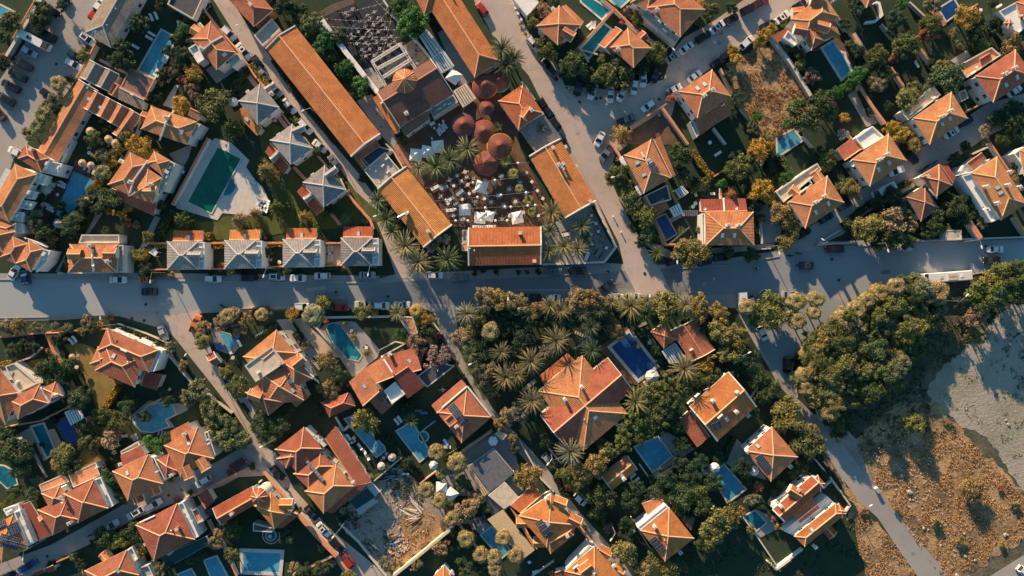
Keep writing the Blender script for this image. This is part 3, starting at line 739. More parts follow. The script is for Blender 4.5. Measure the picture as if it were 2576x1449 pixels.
def tree(kind, col, x, y, r, h=None):
    NT[0] += 1; i = NT[0]; rg = random.Random(i * 13 + 1); rr = r * .025
    names = {'b': ('broadleaf_tree', 'round %s tree', 'tree'), 'f': ('evergreen_tree', 'dense %s tree', 'tree'), 'o': ('olive_tree', 'airy %s tree', 'tree'), 'p': ('date_palm', 'spreading %s date palm', 'palm'),
             'w': ('fan_palm', '%s fan palm', 'palm'), 's': ('conifer_tree', 'star shaped %s conifer', 'tree'), 'u': ('bush', '%s bush', 'bush')}
    small = kind in 'bo' and r < 72
    if kind in 'bfo' and rr < 1.15: kind = 'u'
    nm, ph, cat = names[kind]
    if small and kind != 'u': nm, ph, cat = 'shrub', 'tall %s shrub', 'shrub'
    if h is None: h = {'b': min(8, rr * 1.7 + .8), 'f': min(8, rr * 1.6 + 1.2), 'o': rr * 1.5 + .7, 'p': 3.4 + rr * 1.05, 'w': 5.2 + rr, 's': rr * 2.2 + .8, 'u': rr * 1.3 + .2}[kind]
    if kind in 'bfo': h = min(h, 10.5)
    hz = {'p': h, 'w': h, 's': h * .5}.get(kind, max(rr * .5, h - rr * .85))
    p = P(x, y, hz); root = empty(nm, (p.x, p.y, 0)); c0 = TC[col]; j = rg.uniform(.82, 1.2); cc = (c0[0] * j * rg.uniform(.92, 1.08), c0[1] * j, c0[2] * j * rg.uniform(.85, 1.15)); rz = rg.random() * 6.28
    A = TREE[kind]; me = A[i % len(A)]
    if kind == 'p': rr *= 1.12; cc = (cc[0] * .62 + .02, cc[1] * .72 + .02, cc[2] * .8 + .01)
    if kind == 'w': rr *= 1.16; cc = (cc[0] * .74, cc[1] * .80, cc[2] * .78)
    sc = (rr * rg.uniform(.93, 1.07), rr * rg.uniform(.93, 1.07), rr * (.85 if kind in 'bfou' else 1) * (1.15 if kind == 's' else 1))
    cr_ = link('crown', me, root, (0, 0, hz), rz, sc, cc)
    if kind in 'pw': link('trunk', TREE['pt'], root, (0, 0, 0), 0, (.55 if kind == 'p' else .4, .55 if kind == 'p' else .4, hz))
    elif kind == 's': link('trunk', TREE['ct'], root, (0, 0, 0), 0, (.3, .3, hz))
    elif kind == 'u': link('trunk', TREE['ct'], root, (0, 0, 0), 0, (.12, .12, hz))
    else: link('trunk', TREE['tr'][i % 4], root, (0, 0, 0), rz, (rr, rr, hz))
    tag(root, ph % CN[col], cat, {'palm': 'palms', 'bush': 'bushes', 'tree': 'trees', 'shrub': 'shrubs'}[cat]); return root
def trees(s):
    for ln in s.split(';'):
        t = ln.split()
        if not t: continue
        tree(t[0][0], t[0][1], float(t[1]), float(t[2]), float(t[3]), float(t[4]) if len(t) > 4 else None)

# ---------------------------------------------------------------- vehicles
CAR = {}
def loft(m, st, mi=0, cap=True):     # stations: list of rings (lists of points)
    for a, b in zip(st, st[1:]):
        n = len(a)
        for i in range(n):
            j = (i + 1) % n; m.face([a[i], b[i], b[j], a[j]], mi)
    if cap: m.face(st[0], mi); m.face(st[-1][::-1], mi)
def ring(x, w, z0, z1, k=.14):
    return [Vector((x, -w, z0)), Vector((x, -w, z1 - k)), Vector((x, -w + k, z1)), Vector((x, w - k, z1)), Vector((x, w, z1 - k)), Vector((x, w, z0))]
def car_proto(kind):
    L, W, Hh = {'sedan': (4.55, 1.8, 1.45), 'hatch': (4.15, 1.76, 1.5), 'suv': (4.6, 1.86, 1.68), 'pickup': (5.1, 1.88, 1.75), 'van': (5.3, 1.98, 2.2), 'minibus': (7.4, 2.1, 2.75)}[kind]
    l, w = L / 2, W / 2; parts = []
    belt = {'sedan': .92, 'hatch': .95, 'suv': 1.08, 'pickup': 1.05, 'van': 1.15, 'minibus': 1.3}[kind]; hood = belt - .1
    b = MB(); nose = [(-l, w * .74, .35, belt * .72), (-l + .12, w * .9, .28, belt - .06), (-l + .5, w * .98, .25, belt), (-l * .45, w, .25, belt), (l * .25, w, .25, belt), (l * .45, w * .99, .25, hood + .03), (l - .45, w * .95, .25, hood - .03), (l - .12, w * .85, .28, hood * .84), (l, w * .66, .36, hood * .68)]
    if kind in ('van', 'minibus'): nose[5] = (l * .62, w, .25, belt); nose[6] = (l - .5, w * .97, .25, belt - .05); nose[7] = (l - .12, w * .9, .28, belt * .85)
    loft(b, [ring(*t) for t in nose])
    for s in (-1, 1): b.box((l * .28, s * (w + .09), belt + .05), (.16, .18, .12), 0)
    if kind == 'pickup':
        b.box((-l + .8, 0, belt + .02), (1.5, W * .92, .02), 1)
        for s in (-1, 1): b.box((-l + .8, s * w * .93, belt + .08), (1.55, .08, .16), 0)
    x0, x1, x2, x3 = {'sedan': (-l + .75, -l + 1.35, l * .1, l * .47), 'hatch': (-l + .15, -l + .65, l * .12, l * .5), 'suv': (-l + .12, -l + .6, l * .14, l * .5), 'pickup': (-l + 1.65, -l + 1.85, l * .15, l * .48), 'van': (-l + .05, -l + .15, l * .55, l * .86), 'minibus': (-l + .05, -l + .15, l * .7, l * .9)}[kind]
    zb, zt = belt - .02, Hh; wi = w * .93; wt = w * .74 if kind not in ('van', 'minibus') else w * .88
    g = [Vector((x0, -wi, zb)), Vector((x3, -wi, zb)), Vector((x3, wi, zb)), Vector((x0, wi, zb)), Vector((x1, -wt, zt)), Vector((x2, -wt, zt)), Vector((x2, wt, zt)), Vector((x1, wt, zt))]
    gl = {}
    for nm, f in (('windscreen', (1, 2, 6, 5)), ('rear_window', (3, 0, 4, 7)), ('side_window', (0, 1, 5, 4)), ('side_window', (2, 3, 7, 6))):
        k = MB(); k.face([g[i] for i in f]); parts.append((nm, k.mesh(nm, ['glass_dark'])))
    rf = MB(); rf.prism([(x1 - .04, -wt - .03), (x2 + .04, -wt - .03), (x2 + .04, wt + .03), (x1 - .04, wt + .03)], zt - .01, zt + .05)
    for i, j in ((0, 4), (1, 5), (2, 6), (3, 7)): rf.tube(g[i], g[j], .045, n=4)
    mid = (x1 + x2) / 2
    for s in (-1, 1):
        rf.tube((mid, s * wi, zb), (mid, s * wt, zt), .045, n=4)
    if kind in ('suv',):
        for s in (-1, 1): rf.tube((x1 + .1, s * (wt - .05), zt + .09), (x2 - .1, s * (wt - .05), zt + .09), .025, n=4, m=1)
    if kind in ('van', 'minibus'):
        for s in (-1, 1): rf.prism([(x1, s * wi), (l * .2, s * wi), (l * .2, s * (wt + .02)), (x1, s * (wt + .02))], zb, zt - .02)
        rf.box((-l * .2, 0, zt + .12), (1.0, .8, .2), 1)
    rf.prism([(x1 + .35, -wt * .6), (x2 - .2, -wt * .6), (x2 - .2, wt * .6), (x1 + .35, wt * .6)], zt + .051, zt + .056, 2) if kind in ('sedan', 'suv') else None
    parts.append(('body', b.mesh('body', ['car_paint', 'metal_dark']))); parts.append(('roof', rf.mesh('roof', ['car_paint', 'metal_dark', 'glass_dark'])))
    rf2 = MB(); rf2.v = rf.v; rf2.uv = rf.uv; rf2.f = rf.f; rf2.m = [0 if t == 2 else t for t in rf.m]; plain = rf2.mesh('roof', ['car_paint', 'metal_dark'])
    wh = MB(); wh.tube((0, -.1, 0), (0, .1, 0), .32, n=14); wh.tube((0, -.105, 0), (0, .105, 0), .19, n=10, m=1); wm = wh.mesh('wheel', ['rubber', 'rim'])
    hl = MB(); hl.box((0, 0, 0), (.22, .34, .12)); hm = hl.mesh('headlight', ['light_clear']); tl = MB(); tl.box((0, 0, 0), (.1, .3, .16)); tm = tl.mesh('tail_light', ['light_red'])
    place = [('wheel', wm, (s * l * .62, t * (w - .08), .32)) for s in (-1, 1) for t in (-1, 1)]
    place += [('headlight', hm, (l - .12, t * w * .62, hood * .74)) for t in (-1, 1)] + [('tail_light', tm, (-l + .06, t * w * .7, belt * .74)) for t in (-1, 1)]
    return parts, place, plain
CC = {'w': ((.78, .78, .77), 'white'), 's': ((.42, .43, .44), 'silver'), 'g': ((.16, .17, .18), 'grey'), 'k': ((.015, .017, .02), 'black'), 'r': ((.45, .03, .02), 'red'), 'n': ((.16, .02, .02), 'dark red'),
      'b': ((.02, .07, .25), 'blue'), 'o': ((.75, .22, .05), 'orange'), 't': ((.03, .05, .06), 'dark teal'), 'c': ((.55, .48, .40), 'beige'), 'e': ((.30, .33, .28), 'green grey')}
NC = [0]
def car(kind, col, xr, yr, xf, yf):
    NC[0] += 1
    if kind not in CAR: CAR[kind] = car_proto(kind)
    parts, place, plain = CAR[kind]; a, b = P(xr, yr, .8), P(xf, yf, .8); m = (a + b) / 2; rz = math.atan2(b.y - a.y, b.x - a.x)
    root = empty('parked_car' if kind in ('sedan', 'hatch', 'suv') else {'pickup': 'pickup_truck', 'van': 'van', 'minibus': 'minibus'}[kind], (m.x, m.y, 0.055), rz); cc = CC[col][0]
    base_l = {'sedan': 4.55, 'hatch': 4.15, 'suv': 4.6, 'pickup': 5.1, 'van': 5.3, 'minibus': 7.4}[kind]; ln = (b - a).length
    sc = max(.9, min(1.12, ln / base_l)); dark_roof = NC[0] % 3 == 0
    for nm, me in parts:
        if nm == 'roof' and not dark_roof: me = plain
        link(nm, me, root, col=cc)
    for nm, me, lo in place: link(nm, me, root, lo)
    root.scale = (sc, 1, 1)
    word = {'sedan': 'saloon car', 'hatch': 'hatchback', 'suv': 'estate car', 'pickup': 'pickup truck', 'van': 'van', 'minibus': 'minibus'}[kind]
    tag(root, CC[col][1] + ' ' + word, 'car' if kind in ('sedan', 'hatch', 'suv') else word, 'parked vehicles'); return root
def cars(s):
    K = {'s': 'sedan', 'h': 'hatch', 'u': 'suv', 'p': 'pickup', 'v': 'van', 'm': 'minibus'}
    for ln in s.split(';'):
        t = ln.split()
        if t: car(K[t[0][0]], t[0][1], *[float(v) for v in t[1:5]])
def bus(xr, yr, xf, yf):
    a, b = P(xr, yr, 1.5), P(xf, yf, 1.5); m = (a + b) / 2; rz = math.atan2(b.y - a.y, b.x - a.x); L = 12; W = 2.5
    root = empty('bus', (m.x, m.y, .055), rz); l, w = L / 2, W / 2
    B = MB(); loft(B, [ring(-l, w * .93, .35, 2.9, .2), ring(-l + .15, w, .3, 3.05, .22), ring(l - .5, w, .3, 3.05, .22), ring(l - .1, w * .97, .3, 2.7, .25), ring(l, w * .9, .4, 2.0, .2)]); B2 = B
    o = link('body', B2.mesh('body', ['car_paint']), root, col=(.8, .8, .79))
    for s in (-1, 1):
        for k in range(6):
            g = MB(); g.box((-l + 1.4 + k * 1.65, s * (w + .004), 1.85), (1.45, .02, .8)); link('window', g.mesh('window', ['glass_dark']), root)
    g = MB(); g.face([(l - .48, -w * .9, 3.0), (l - .12, -w * .9, 2.5), (l - .12, w * .9, 2.5), (l - .48, w * .9, 3.0)][::-1]); g.face([(l + .012, -w * .85, 1.2), (l + .012, w * .85, 1.2), (l - .06, w * .88, 2.5), (l - .06, -w * .88, 2.5)]); link('windscreen', g.mesh('windscreen', ['glass_dark']), root)
    g = MB(); g.box((l - .55, 0, 3.07), (.9, w * 1.75, .03)); link('roof_glass', g.mesh('roof_glass', ['glass_dark']), root)
    g = MB(); g.box((-.9, 0, 3.16), (2.3, 1.7, .22), 0)
    for k in range(4): g.tube((-1.55 + k * .42, .1, 3.27), (-1.55 + k * .42, .1, 3.29), .15, n=10, m=1)
    link('cooling_unit', g.mesh('cooling_unit', ['flat_beige', 'metal_dark']), root)
    g = MB(); g.box((-3.3, 0, 3.1), (.8, .7, .1)); link('roof_hatch', g.mesh('roof_hatch', ['flat_white']), root)
    g = MB(); g.box((1.8, 0, 3.1), (.8, .7, .1)); link('roof_hatch', g.mesh('roof_hatch', ['flat_beige']), root)
    wh = MB(); wh.tube((0, -.14, 0), (0, .14, 0), .48, n=16); wh.tube((0, -.145, 0), (0, .145, 0), .27, n=10, m=1); wm = wh.mesh('wheel', ['rubber', 'rim'])
    for x in (-l + 3.0, l - 2.6):
        for s in (-1, 1): link('wheel', wm, root, (x, s * (w - .12), .48))
    root['label'] = 'long white coach with roof cooling unit at the right end of the main road'; root['category'] = 'bus'; LM.append(('the white coach', m.x, m.y))
def bike_proto():
    P_ = []
    w = MB()
    for i in range(12):
        a, b = 2 * math.pi * i / 12, 2 * math.pi * (i + 1) / 12; w.tube((.3 * math.cos(a), 0, .3 * math.sin(a)), (.3 * math.cos(b), 0, .3 * math.sin(b)), .05, n=5, m=0)
        if i % 2 == 0: w.tube((0, 0, 0), (.28 * math.cos(a), 0, .28 * math.sin(a)), .01, n=3, m=1)
    wm = w.mesh('wheel', ['rubber', 'rim'])
    f = MB(); f.tube((-.6, 0, .32), (-.1, 0, .5), .05); f.tube((-.1, 0, .5), (.45, 0, .85), .05); f.tube((.62, 0, .32), (.42, 0, .9), .04); f.box((0, 0, .42), (.45, .26, .3), 0); f.tube((-.1, .15, .3), (-.7, .15, .35), .04)
    b = MB(); b.ball((.15, 0, .78), .2, nu=8, nv=6); b.box((.55, 0, .62), (.3, .12, .04)); b.box((-.62, 0, .68), (.35, .2, .06)); b.ball((.5, 0, .9), .11)
    s = MB(); s.prism([(-.62, -.12), (0, -.15), (0, .15), (-.62, .12)], .72, .82)
    h = MB(); h.tube((.4, -.36, 1.0), (.42, .36, 1.0), .02)
    for t in (-1, 1): h.tube((.38, t * .28, 1.0), (.4, t * .34, 1.18), .01); h.ball((.4, t * .34, 1.2), .05)
    return [('frame', f.mesh('frame', ['metal_dark'])), ('body', b.mesh('body', ['car_paint'], smooth=True)), ('seat', s.mesh('seat', ['rubber'])), ('handlebar', h.mesh('handlebar', ['metal_dark']))], wm
def bike(x, y, x2, y2, col):
    if 'bike' not in CAR: CAR['bike'] = bike_proto()
    parts, wm = CAR['bike']; a, b = P(x, y), P(x2, y2); root = empty('motorcycle', (a.x, a.y, .05), math.atan2(b.y - a.y, b.x - a.x))
    for nm, me in parts: link(nm, me, root, col=CC[col][0])
    link('wheel', wm, root, (-.62, 0, .34)); link('wheel', wm, root, (.64, 0, .34)); tag(root, 'parked %s motorcycle' % CC[col][1], 'motorcycle', 'motorcycles')

# ---------------------------------------------------------------- lamps, parasols, furniture
def lamp(hx, hy, bx, by, h=8.0):
    hd, bs = P(hx, hy, h), P(bx, by, h); d = (hd - bs); d.z = 0; root = empty('street_lamp', (bs.x, bs.y, 0)); d.normalize(); L = min(2.2, (hd - bs).length)
    m = MB(); m.tube((bs.x, bs.y, 0), (bs.x, bs.y, h), .11, .07, n=8); m.tube((bs.x, bs.y, 0), (bs.x, bs.y, .4), .2, .16, n=8); m.build('pole', 'metal_grey', root)
    e = Vector((bs.x, bs.y, h)) + d * L + Vector((0, 0, .25)); m = MB(); m.tube((bs.x, bs.y, h - .05), e, .05, .04); m.build('arm', 'metal_grey', root)
    m = MB(); s = Vector((-d.y, d.x, 0)); k = []
    for f, w in ((0, .08), (.3, .2), (.75, .17), (.95, .04)): k.append([e + d * f - s * w + Vector((0, 0, -.06)), e + d * f - s * w * .6 + Vector((0, 0, .08)), e + d * f + s * w * .6 + Vector((0, 0, .08)), e + d * f + s * w + Vector((0, 0, -.06))])
    loft(m, k); m.build('lamp_head', 'lamp_white', root); tag(root, 'grey street lamp with white head', 'street lamp', 'street lamps')
def parasol(x, y, r, n=4, mat='canvas_white', h=2.6, rot=None, base=None, steep=.28, fringe=None, name='parasol'):
    p = P(x, y, h); rr = r * .025; rot = R.random() * 1.5 if rot is None else rot; root = empty(name, (p.x, p.y, 0), 0)
    m = MB(); top = Vector((p.x, p.y, h + rr * steep * 2)); q = [Vector((p.x + rr * math.cos(rot + 2 * math.pi * i / n), p.y + rr * math.sin(rot + 2 * math.pi * i / n), h)) for i in range(n)]
    for i in range(n):
        a, b = q[i], q[(i + 1) % n]; mid = (a + b) / 2; ctr = top; lo = a.lerp(top, .5) - Vector((0, 0, rr * .05)); lo2 = b.lerp(top, .5) - Vector((0, 0, rr * .05))
        m.face([a, b, lo2, lo]); m.face([lo, lo2, top]); m.face([a - Vector((0, 0, .22)), b - Vector((0, 0, .22)), b, a])
        m.beam(a, lo, .07, .03, 0); m.beam(lo, top, .07, .03, 0)
    m.build('canopy', mat, root)
    k = MB(); k.tube((p.x, p.y, 0), (p.x, p.y, top.z + .15), .045, n=6); k.build('pole', 'metal_grey' if n < 12 else 'wood_brown', root)
    k = MB(); k.box((p.x, p.y, .12), (.7, .7, .12), 0); k.build('base', 'flat_concrete', root)
    if fringe:
        f = MB(); N = n * 3
        for i in range(N):
            a0, a1 = rot + 2 * math.pi * i / N, rot + 2 * math.pi * (i + .75) / N; o = rr * 1.015; f.face([Vector((p.x + o * math.cos(a0), p.y + o * math.sin(a0), h + .04)), Vector((p.x + o * math.cos(a1), p.y + o * math.sin(a1), h + .04)), Vector((p.x + o * 1.07 * math.cos(a1), p.y + o * 1.07 * math.sin(a1), h - .45)), Vector((p.x + o * 1.07 * math.cos(a0), p.y + o * 1.07 * math.sin(a0), h - .5))])
        f.build('fringe', fringe, root)
    tag(root, base or 'square white parasol', 'parasol', 'parasols'); return root
FUR = {}
def furniture():
    m = MB(); m.box((0, 0, .45), (.4, .4, .05)); m.box((-.2, 0, .7), (.05, .4, .46))
    for sx in (-.17, .17):
        for sy in (-.17, .17): m.tube((sx, sy, 0), (sx, sy, .45), .02, n=4)
    for nm, mt in (('w', 'chair_pale'), ('k', 'wood_brown'), ('b', 'canvas_cream'), ('e', 'chair_grey')): FUR['ch' + nm] = m.mesh('chair', [mt])
    for nm, top in (('w', 'canvas_white'), ('o', 'canvas_cream'), ('t', 'top_blue'), ('k', 'canvas_grey')):
        m = MB(); m.tube((0, 0, .72), (0, 0, .76), .5, n=14); m.tube((0, 0, .04), (0, 0, .72), .05, m=1); m.tube((0, 0, 0), (0, 0, .04), .3, n=10, m=1)
        for k in range(4): m.tube((.3 * math.cos(k * 1.57), .3 * math.sin(k * 1.57), .76), (.3 * math.cos(k * 1.57), .3 * math.sin(k * 1.57), .78), .09, n=8, m=2)
        m.ball((0, 0, .84), .07, 3); FUR['rt' + nm] = m.mesh('round_table', [top, 'metal_dark', 'paint_white', 'gold'])
        m = MB(); m.box((0, 0, .74), (.72, .72, .05)); m.tube((0, 0, .04), (0, 0, .72), .05, m=1); m.box((0, 0, .02), (.45, .45, .04), 1)
        for k in range(4): m.tube((.27 * math.cos(k * 1.57), .27 * math.sin(k * 1.57), .765), (.27 * math.cos(k * 1.57), .27 * math.sin(k * 1.57), .785), .11, n=8, m=2)
        FUR['st' + nm] = m.mesh('square_table', [top, 'metal_dark', 'paint_white'])
        m = MB(); m.box((0, 0, .74), (2.2, .85, .05))
        for sx in (-.9, .9):
            for sy in (-.3, .3): m.tube((sx, sy, 0), (sx, sy, .72), .035, m=1)
        for k in range(8): m.tube((-.8 + (k % 4) * .53, .25 if k > 3 else -.25, .765), (-.8 + (k % 4) * .53, .25 if k > 3 else -.25, .785), .11, n=8, m=2)
        FUR['lt' + nm] = m.mesh('long_table', [top, 'metal_dark', 'paint_white'])
    m = MB(); m.box((0, 0, .3), (1.35, .66, .09)); m.v2 = None; a = Vector((.66, -.33, .27)); 
    q = [Vector((-.66, -.33, .3)), Vector((-1.2, -.33, .62)), Vector((-1.2, .33, .62)), Vector((-.66, .33, .3))]; up = Vector((0, 0, .09)); m.face([x + up for x in q][::-1]); m.face(q)
    for i in range(4): m.face([q[i], q[(i + 1) % 4], q[(i + 1) % 4] + up, q[i] + up])
    for sx in (-.55, .55):
        for sy in (-.28, .28): m.tube((sx, sy, 0), (sx, sy, .3), .03, n=4)
    FUR['lg'] = {c: m.mesh('sun_lounger', [t]) for c, t in (('w', 'canvas_white'), ('b', 'cloth_blue'), ('k', 'canvas_grey'), ('c', 'canvas_cream'))}
furniture()
NTAB = [0]
def table(kind, col, x, y, nch=4, chc='w', rot=None):
    NTAB[0] += 1; p = P(x, y, .75); rot = R.random() * 1.57 if rot is None else rot; z = .08
    o = link({'r': 'round_table', 's': 'square_table', 'l': 'long_table'}[kind], FUR[{'r': 'rt', 's': 'st', 'l': 'lt'}[kind] + col], None, (p.x, p.y, z), rot)
    cn = {'w': 'white', 'o': 'cream', 't': 'blue', 'k': 'grey'}[col]; tag(o, cn + ' ' + {'r': 'round table', 's': 'square table', 'l': 'long table'}[kind], 'table', 'dining tables')
    for i in range(nch):
        if kind == 'l': lx = (-.75 + (i // 2) * 1.5 / max(1, (nch // 2 - 1))); ly = .72 if i % 2 else -.72; a = -math.pi / 2 if i % 2 else math.pi / 2; v = (lx * math.cos(rot) - ly * math.sin(rot), lx * math.sin(rot) + ly * math.cos(rot)); ca = rot + a
        else:
            t = rot + 2 * math.pi * i / nch; d = .74 if kind == 'r' else .62; v = (d * math.cos(t), d * math.sin(t)); ca = t + math.pi
        c = link('chair', FUR['ch' + chc], None, (p.x + v[0], p.y + v[1], z), ca + R.uniform(-.15, .15)); c['chairs_of'] = o.name
def lounger(x, y, x2, y2, c='w', base=None):
    a, b = P(x, y, .3), P(x2, y2, .3); o = link('sun_lounger', FUR['lg'][c], None, (a.x, a.y, .12), math.atan2(a.y - b.y, a.x - b.x)); tag(o, base or {'w': 'white', 'b': 'blue', 'k': 'grey', 'c': 'cream'}[c] + ' sun lounger', 'sun lounger', 'sun loungers')
def person(x, y, fx, fy, top='cloth_dark', legs='cloth_blue', base='person in dark top'):
    p = P(x, y, 1); f = P(fx, fy, 1) - p; rz = math.atan2(f.y, f.x) - math.pi / 2
    J = [(0, 0, .95, .15), (0, .0, 1.15, .14), (0, -.01, 1.38, .16), (0, 0, 1.5, .06), (0, .02, 1.6, .095), (0, .02, 1.7, .085)]; E = [(0, 1), (1, 2), (2, 3), (3, 4), (4, 5)]
    def ch(root, pts):
        k = root
        for t in pts: J.append(t); E.append((k, len(J) - 1)); k = len(J) - 1
        return k
    for s in (-1, 1):
        ch(0, [(s * .1, s * .02, .88, .1), (s * .1, .08 * s, .5, .065), (s * .1, s * .04, .1, .045), (s * .1, s * .04 + .12, .05, .04)])
        k = ch(2, [(s * .19, 0, 1.4, .06), (s * .24, -.03, 1.12, .045), (s * .24, .06, .9, .032), (s * .24, .08, .83, .032)])
        for g, (dx, L) in enumerate(((-.03, .07), (-.01, .085), (.01, .08), (.03, .06))): ch(k, [(s * .24 + dx * .2, .08 + dx, .79, .009), (s * .24 + dx * .2, .085 + dx, .79 - L, .008)])
        ch(k, [(s * .22, .12, .81, .01), (s * .21, .14, .76, .009)])
    me = D.meshes.new('body'); me.from_pydata([j[:3] for j in J], E, []); root = empty('person', (p.x, p.y, .05), rz); o = link('body', me, root)
    md = o.modifiers.new('skin', 'SKIN'); 
    for i, j in enumerate(J): me.skin_vertices[0].data[i].radius = (j[3], j[3] * .85)
    me.skin_vertices[0].data[0].use_root = True; o.modifiers.new('sub', 'SUBSURF').levels = 1
    dg = bpy.context.evaluated_depsgraph_get(); ev = D.meshes.new_from_object(o.evaluated_get(dg)); o.modifiers.clear(); o.data = ev; ev.name = 'body'
    ev.materials.clear()
    for m in ('skin', top, legs): ev.materials.append(MAT[m])
    for pl in ev.polygons:
        c = pl.center; pl.use_smooth = True; pl.material_index = 1 if (.95 < c.z < 1.47 and not (abs(c.x) > .2 and c.z < 1.12)) else (2 if (.12 < c.z <= .95 and abs(c.x) < .2) else 0)
    m = MB(); m.ball((0, 0, 1.71), .105, nu=10, nv=6); m.ball((0, .0, 1.66), .1, nu=8, nv=5); link('hair', m.mesh('hair', ['hair'], smooth=True), root, (0, -.02, 0))
    m = MB(); m.ball((-.035, .1, 1.66), .012, 1); m.ball((.035, .1, 1.66), .012, 1); m.tube((0, .1, 1.655), (0, .13, 1.63), .008, .014, m=0); m.box((0, .1, 1.6), (.05, .01, .01), 2); link('face', m.mesh('face', ['skin', 'hair', 'cloth_red']), root)
    tag(root, base, 'person')
SUN = (17.6, 8.6, .13, (1, .70, .43), (.68, 1.04, 1.12))
# ================================================================= GROUND
LAYER[0] = 0
g = MB(); g.face([(-700, -700, 0), (700, -700, 0), (700, 700, 0), (-700, 700, 0)]); struct(g.build('ground', 'g_soil'))
ROADQ = []
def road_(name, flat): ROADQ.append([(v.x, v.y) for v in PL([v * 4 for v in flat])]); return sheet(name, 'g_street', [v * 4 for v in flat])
def road(name, flat): ROADQ.append([(v.x, v.y) for v in PL([v * 4 for v in flat])]); return sheet(name, 'g_asphalt', [v * 4 for v in flat])
S(0, 0)
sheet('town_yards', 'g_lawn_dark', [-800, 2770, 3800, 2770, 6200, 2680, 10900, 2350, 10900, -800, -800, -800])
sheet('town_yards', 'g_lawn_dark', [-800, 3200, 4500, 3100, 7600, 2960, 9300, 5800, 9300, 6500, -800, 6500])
road('main_road', [-200, 686, 330, 690, 960, 700, 1000, 688, 1170, 682, 1530, 662, 1640, 668, 1800, 655, 1950, 632, 2070, 608, 2250, 602, 2800, 590, 2800, 620, 2576, 660, 2500, 680, 2330, 712, 2200, 742, 2140, 770, 2090, 815, 2010, 880, 1990, 920, 2005, 1000, 2080, 1080, 2150, 1125, 2250, 1200, 2330, 1310, 2440, 1449, 2520, 1550,
    2420, 1550, 2340, 1449, 2200, 1290, 2125, 1170, 2040, 1060, 1960, 970, 1890, 850, 1850, 775, 1500, 750, 1150, 780, 1150, 870, 1190, 950, 1250, 1040, 1370, 1170, 1460, 1290, 1560, 1400, 1650, 1550, 1590, 1550, 1510, 1400, 1440, 1310, 1370, 1215, 1280, 1110, 1210, 1010, 1128, 880, 1090, 785, 1060, 775, 700, 778, 500, 788, 520, 850, 560, 955, 620, 1055, 690, 1130, 740, 1230, 830, 1330, 975, 1449, 1050, 1550, 940, 1550, 870, 1449, 800, 1340, 720, 1240, 695, 1195, 600, 1200, 560, 1222,
    412, 1275, 325, 1312, 225, 1369, 140, 1410, 60, 1460, -60, 1530, -60, 1440, 130, 1370, 300, 1275, 400, 1215, 540, 1165, 600, 1130, 640, 1110, 590, 1040, 520, 950, 440, 850, 410, 828, 300, 795, 150, 805, -200, 810])
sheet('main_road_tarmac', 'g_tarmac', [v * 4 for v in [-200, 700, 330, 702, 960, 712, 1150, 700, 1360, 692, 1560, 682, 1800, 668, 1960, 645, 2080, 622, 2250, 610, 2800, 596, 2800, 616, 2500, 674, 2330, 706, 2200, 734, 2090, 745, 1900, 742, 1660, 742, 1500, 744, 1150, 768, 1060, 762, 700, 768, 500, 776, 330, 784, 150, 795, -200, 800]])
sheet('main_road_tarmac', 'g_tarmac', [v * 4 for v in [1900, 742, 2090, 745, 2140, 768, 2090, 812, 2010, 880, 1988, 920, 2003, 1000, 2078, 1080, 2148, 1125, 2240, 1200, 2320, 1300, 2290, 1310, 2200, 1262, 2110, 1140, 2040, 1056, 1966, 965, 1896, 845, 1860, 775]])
def kerb(flat, w=.22):
    q = PL([v * 4 for v in flat], 0); m = MB()
    for a_, b_ in zip(q, q[1:]):
        d_ = (b_ - a_).normalized(); s_ = Vector((-d_.y, d_.x, 0)) * w / 2; n_ = max(1, int((b_ - a_).length / 1.0))
        for i in range(n_): p0, p1 = a_.lerp(b_, (i + .02) / n_), a_.lerp(b_, (i + .98) / n_); m.prism([p0 - s_, p1 - s_, p1 + s_, p0 + s_], 0, .2)
    struct(m.build('kerb', 'kerb'))
kerb([-20, 703, 330, 705, 700, 710, 950, 712]); kerb([1150, 702, 1360, 694, 1530, 686]); kerb([1700, 676, 1830, 668, 1960, 645]); kerb([2070, 624, 2250, 614, 2600, 602]); kerb([1160, 768, 1330, 756, 1500, 747, 1650, 745]); kerb([2140, 770, 2200, 740, 2330, 712, 2500, 680]); kerb([-20, 800, 150, 797, 300, 790]); kerb([520, 780, 700, 772, 1050, 768]); kerb([1530, 400, 1545, 385]); kerb([2010, 882, 1992, 922, 2006, 1000])
rp = random.Random(4)
for k in range(24):          # mended strips and rectangles in the paving
    x, y, ang = rp.choice([(rp.uniform(300, 2400), 0, 0), (0, 0, 1), (0, 0, 2)]); L, W = rp.uniform(14, 60), rp.uniform(6, 14)
    if ang == 0: y = 745 - max(0, x - 1500) * .07 + rp.uniform(-22, 22); th = rp.uniform(-.1, .1)
    elif ang == 1: f = rp.random(); x, y, th = 1340 + 290 * f + rp.uniform(-8, 8), 140 + 540 * f, 1.08
    else: f = rp.random(); x, y, th = 470 + 400 * f + rp.uniform(-8, 8), 830 + 500 * f, .93
    ca, sa = math.cos(th), math.sin(th); sheet('road_patch', rp.choice(['patch_dark', 'patch_dark', 'patch_pale']) if ang == 0 else 'patch_pale', [4 * v for sx, sy in ((-1, -1), (1, -1), (1, 1), (-1, 1)) for v in (x + (sx * L * ca - sy * W * sa) / 2, y + (sx * L * sa + sy * W * ca) / 2)])
road_('lane', [500, -60, 600, 100, 715, 240, 820, 370, 900, 490, 940, 540, 965, 600, 998, 700, 1075, 700, 1020, 640, 975, 570, 940, 490, 905, 440, 850, 375, 700, 170, 620, 60, 545, -60])
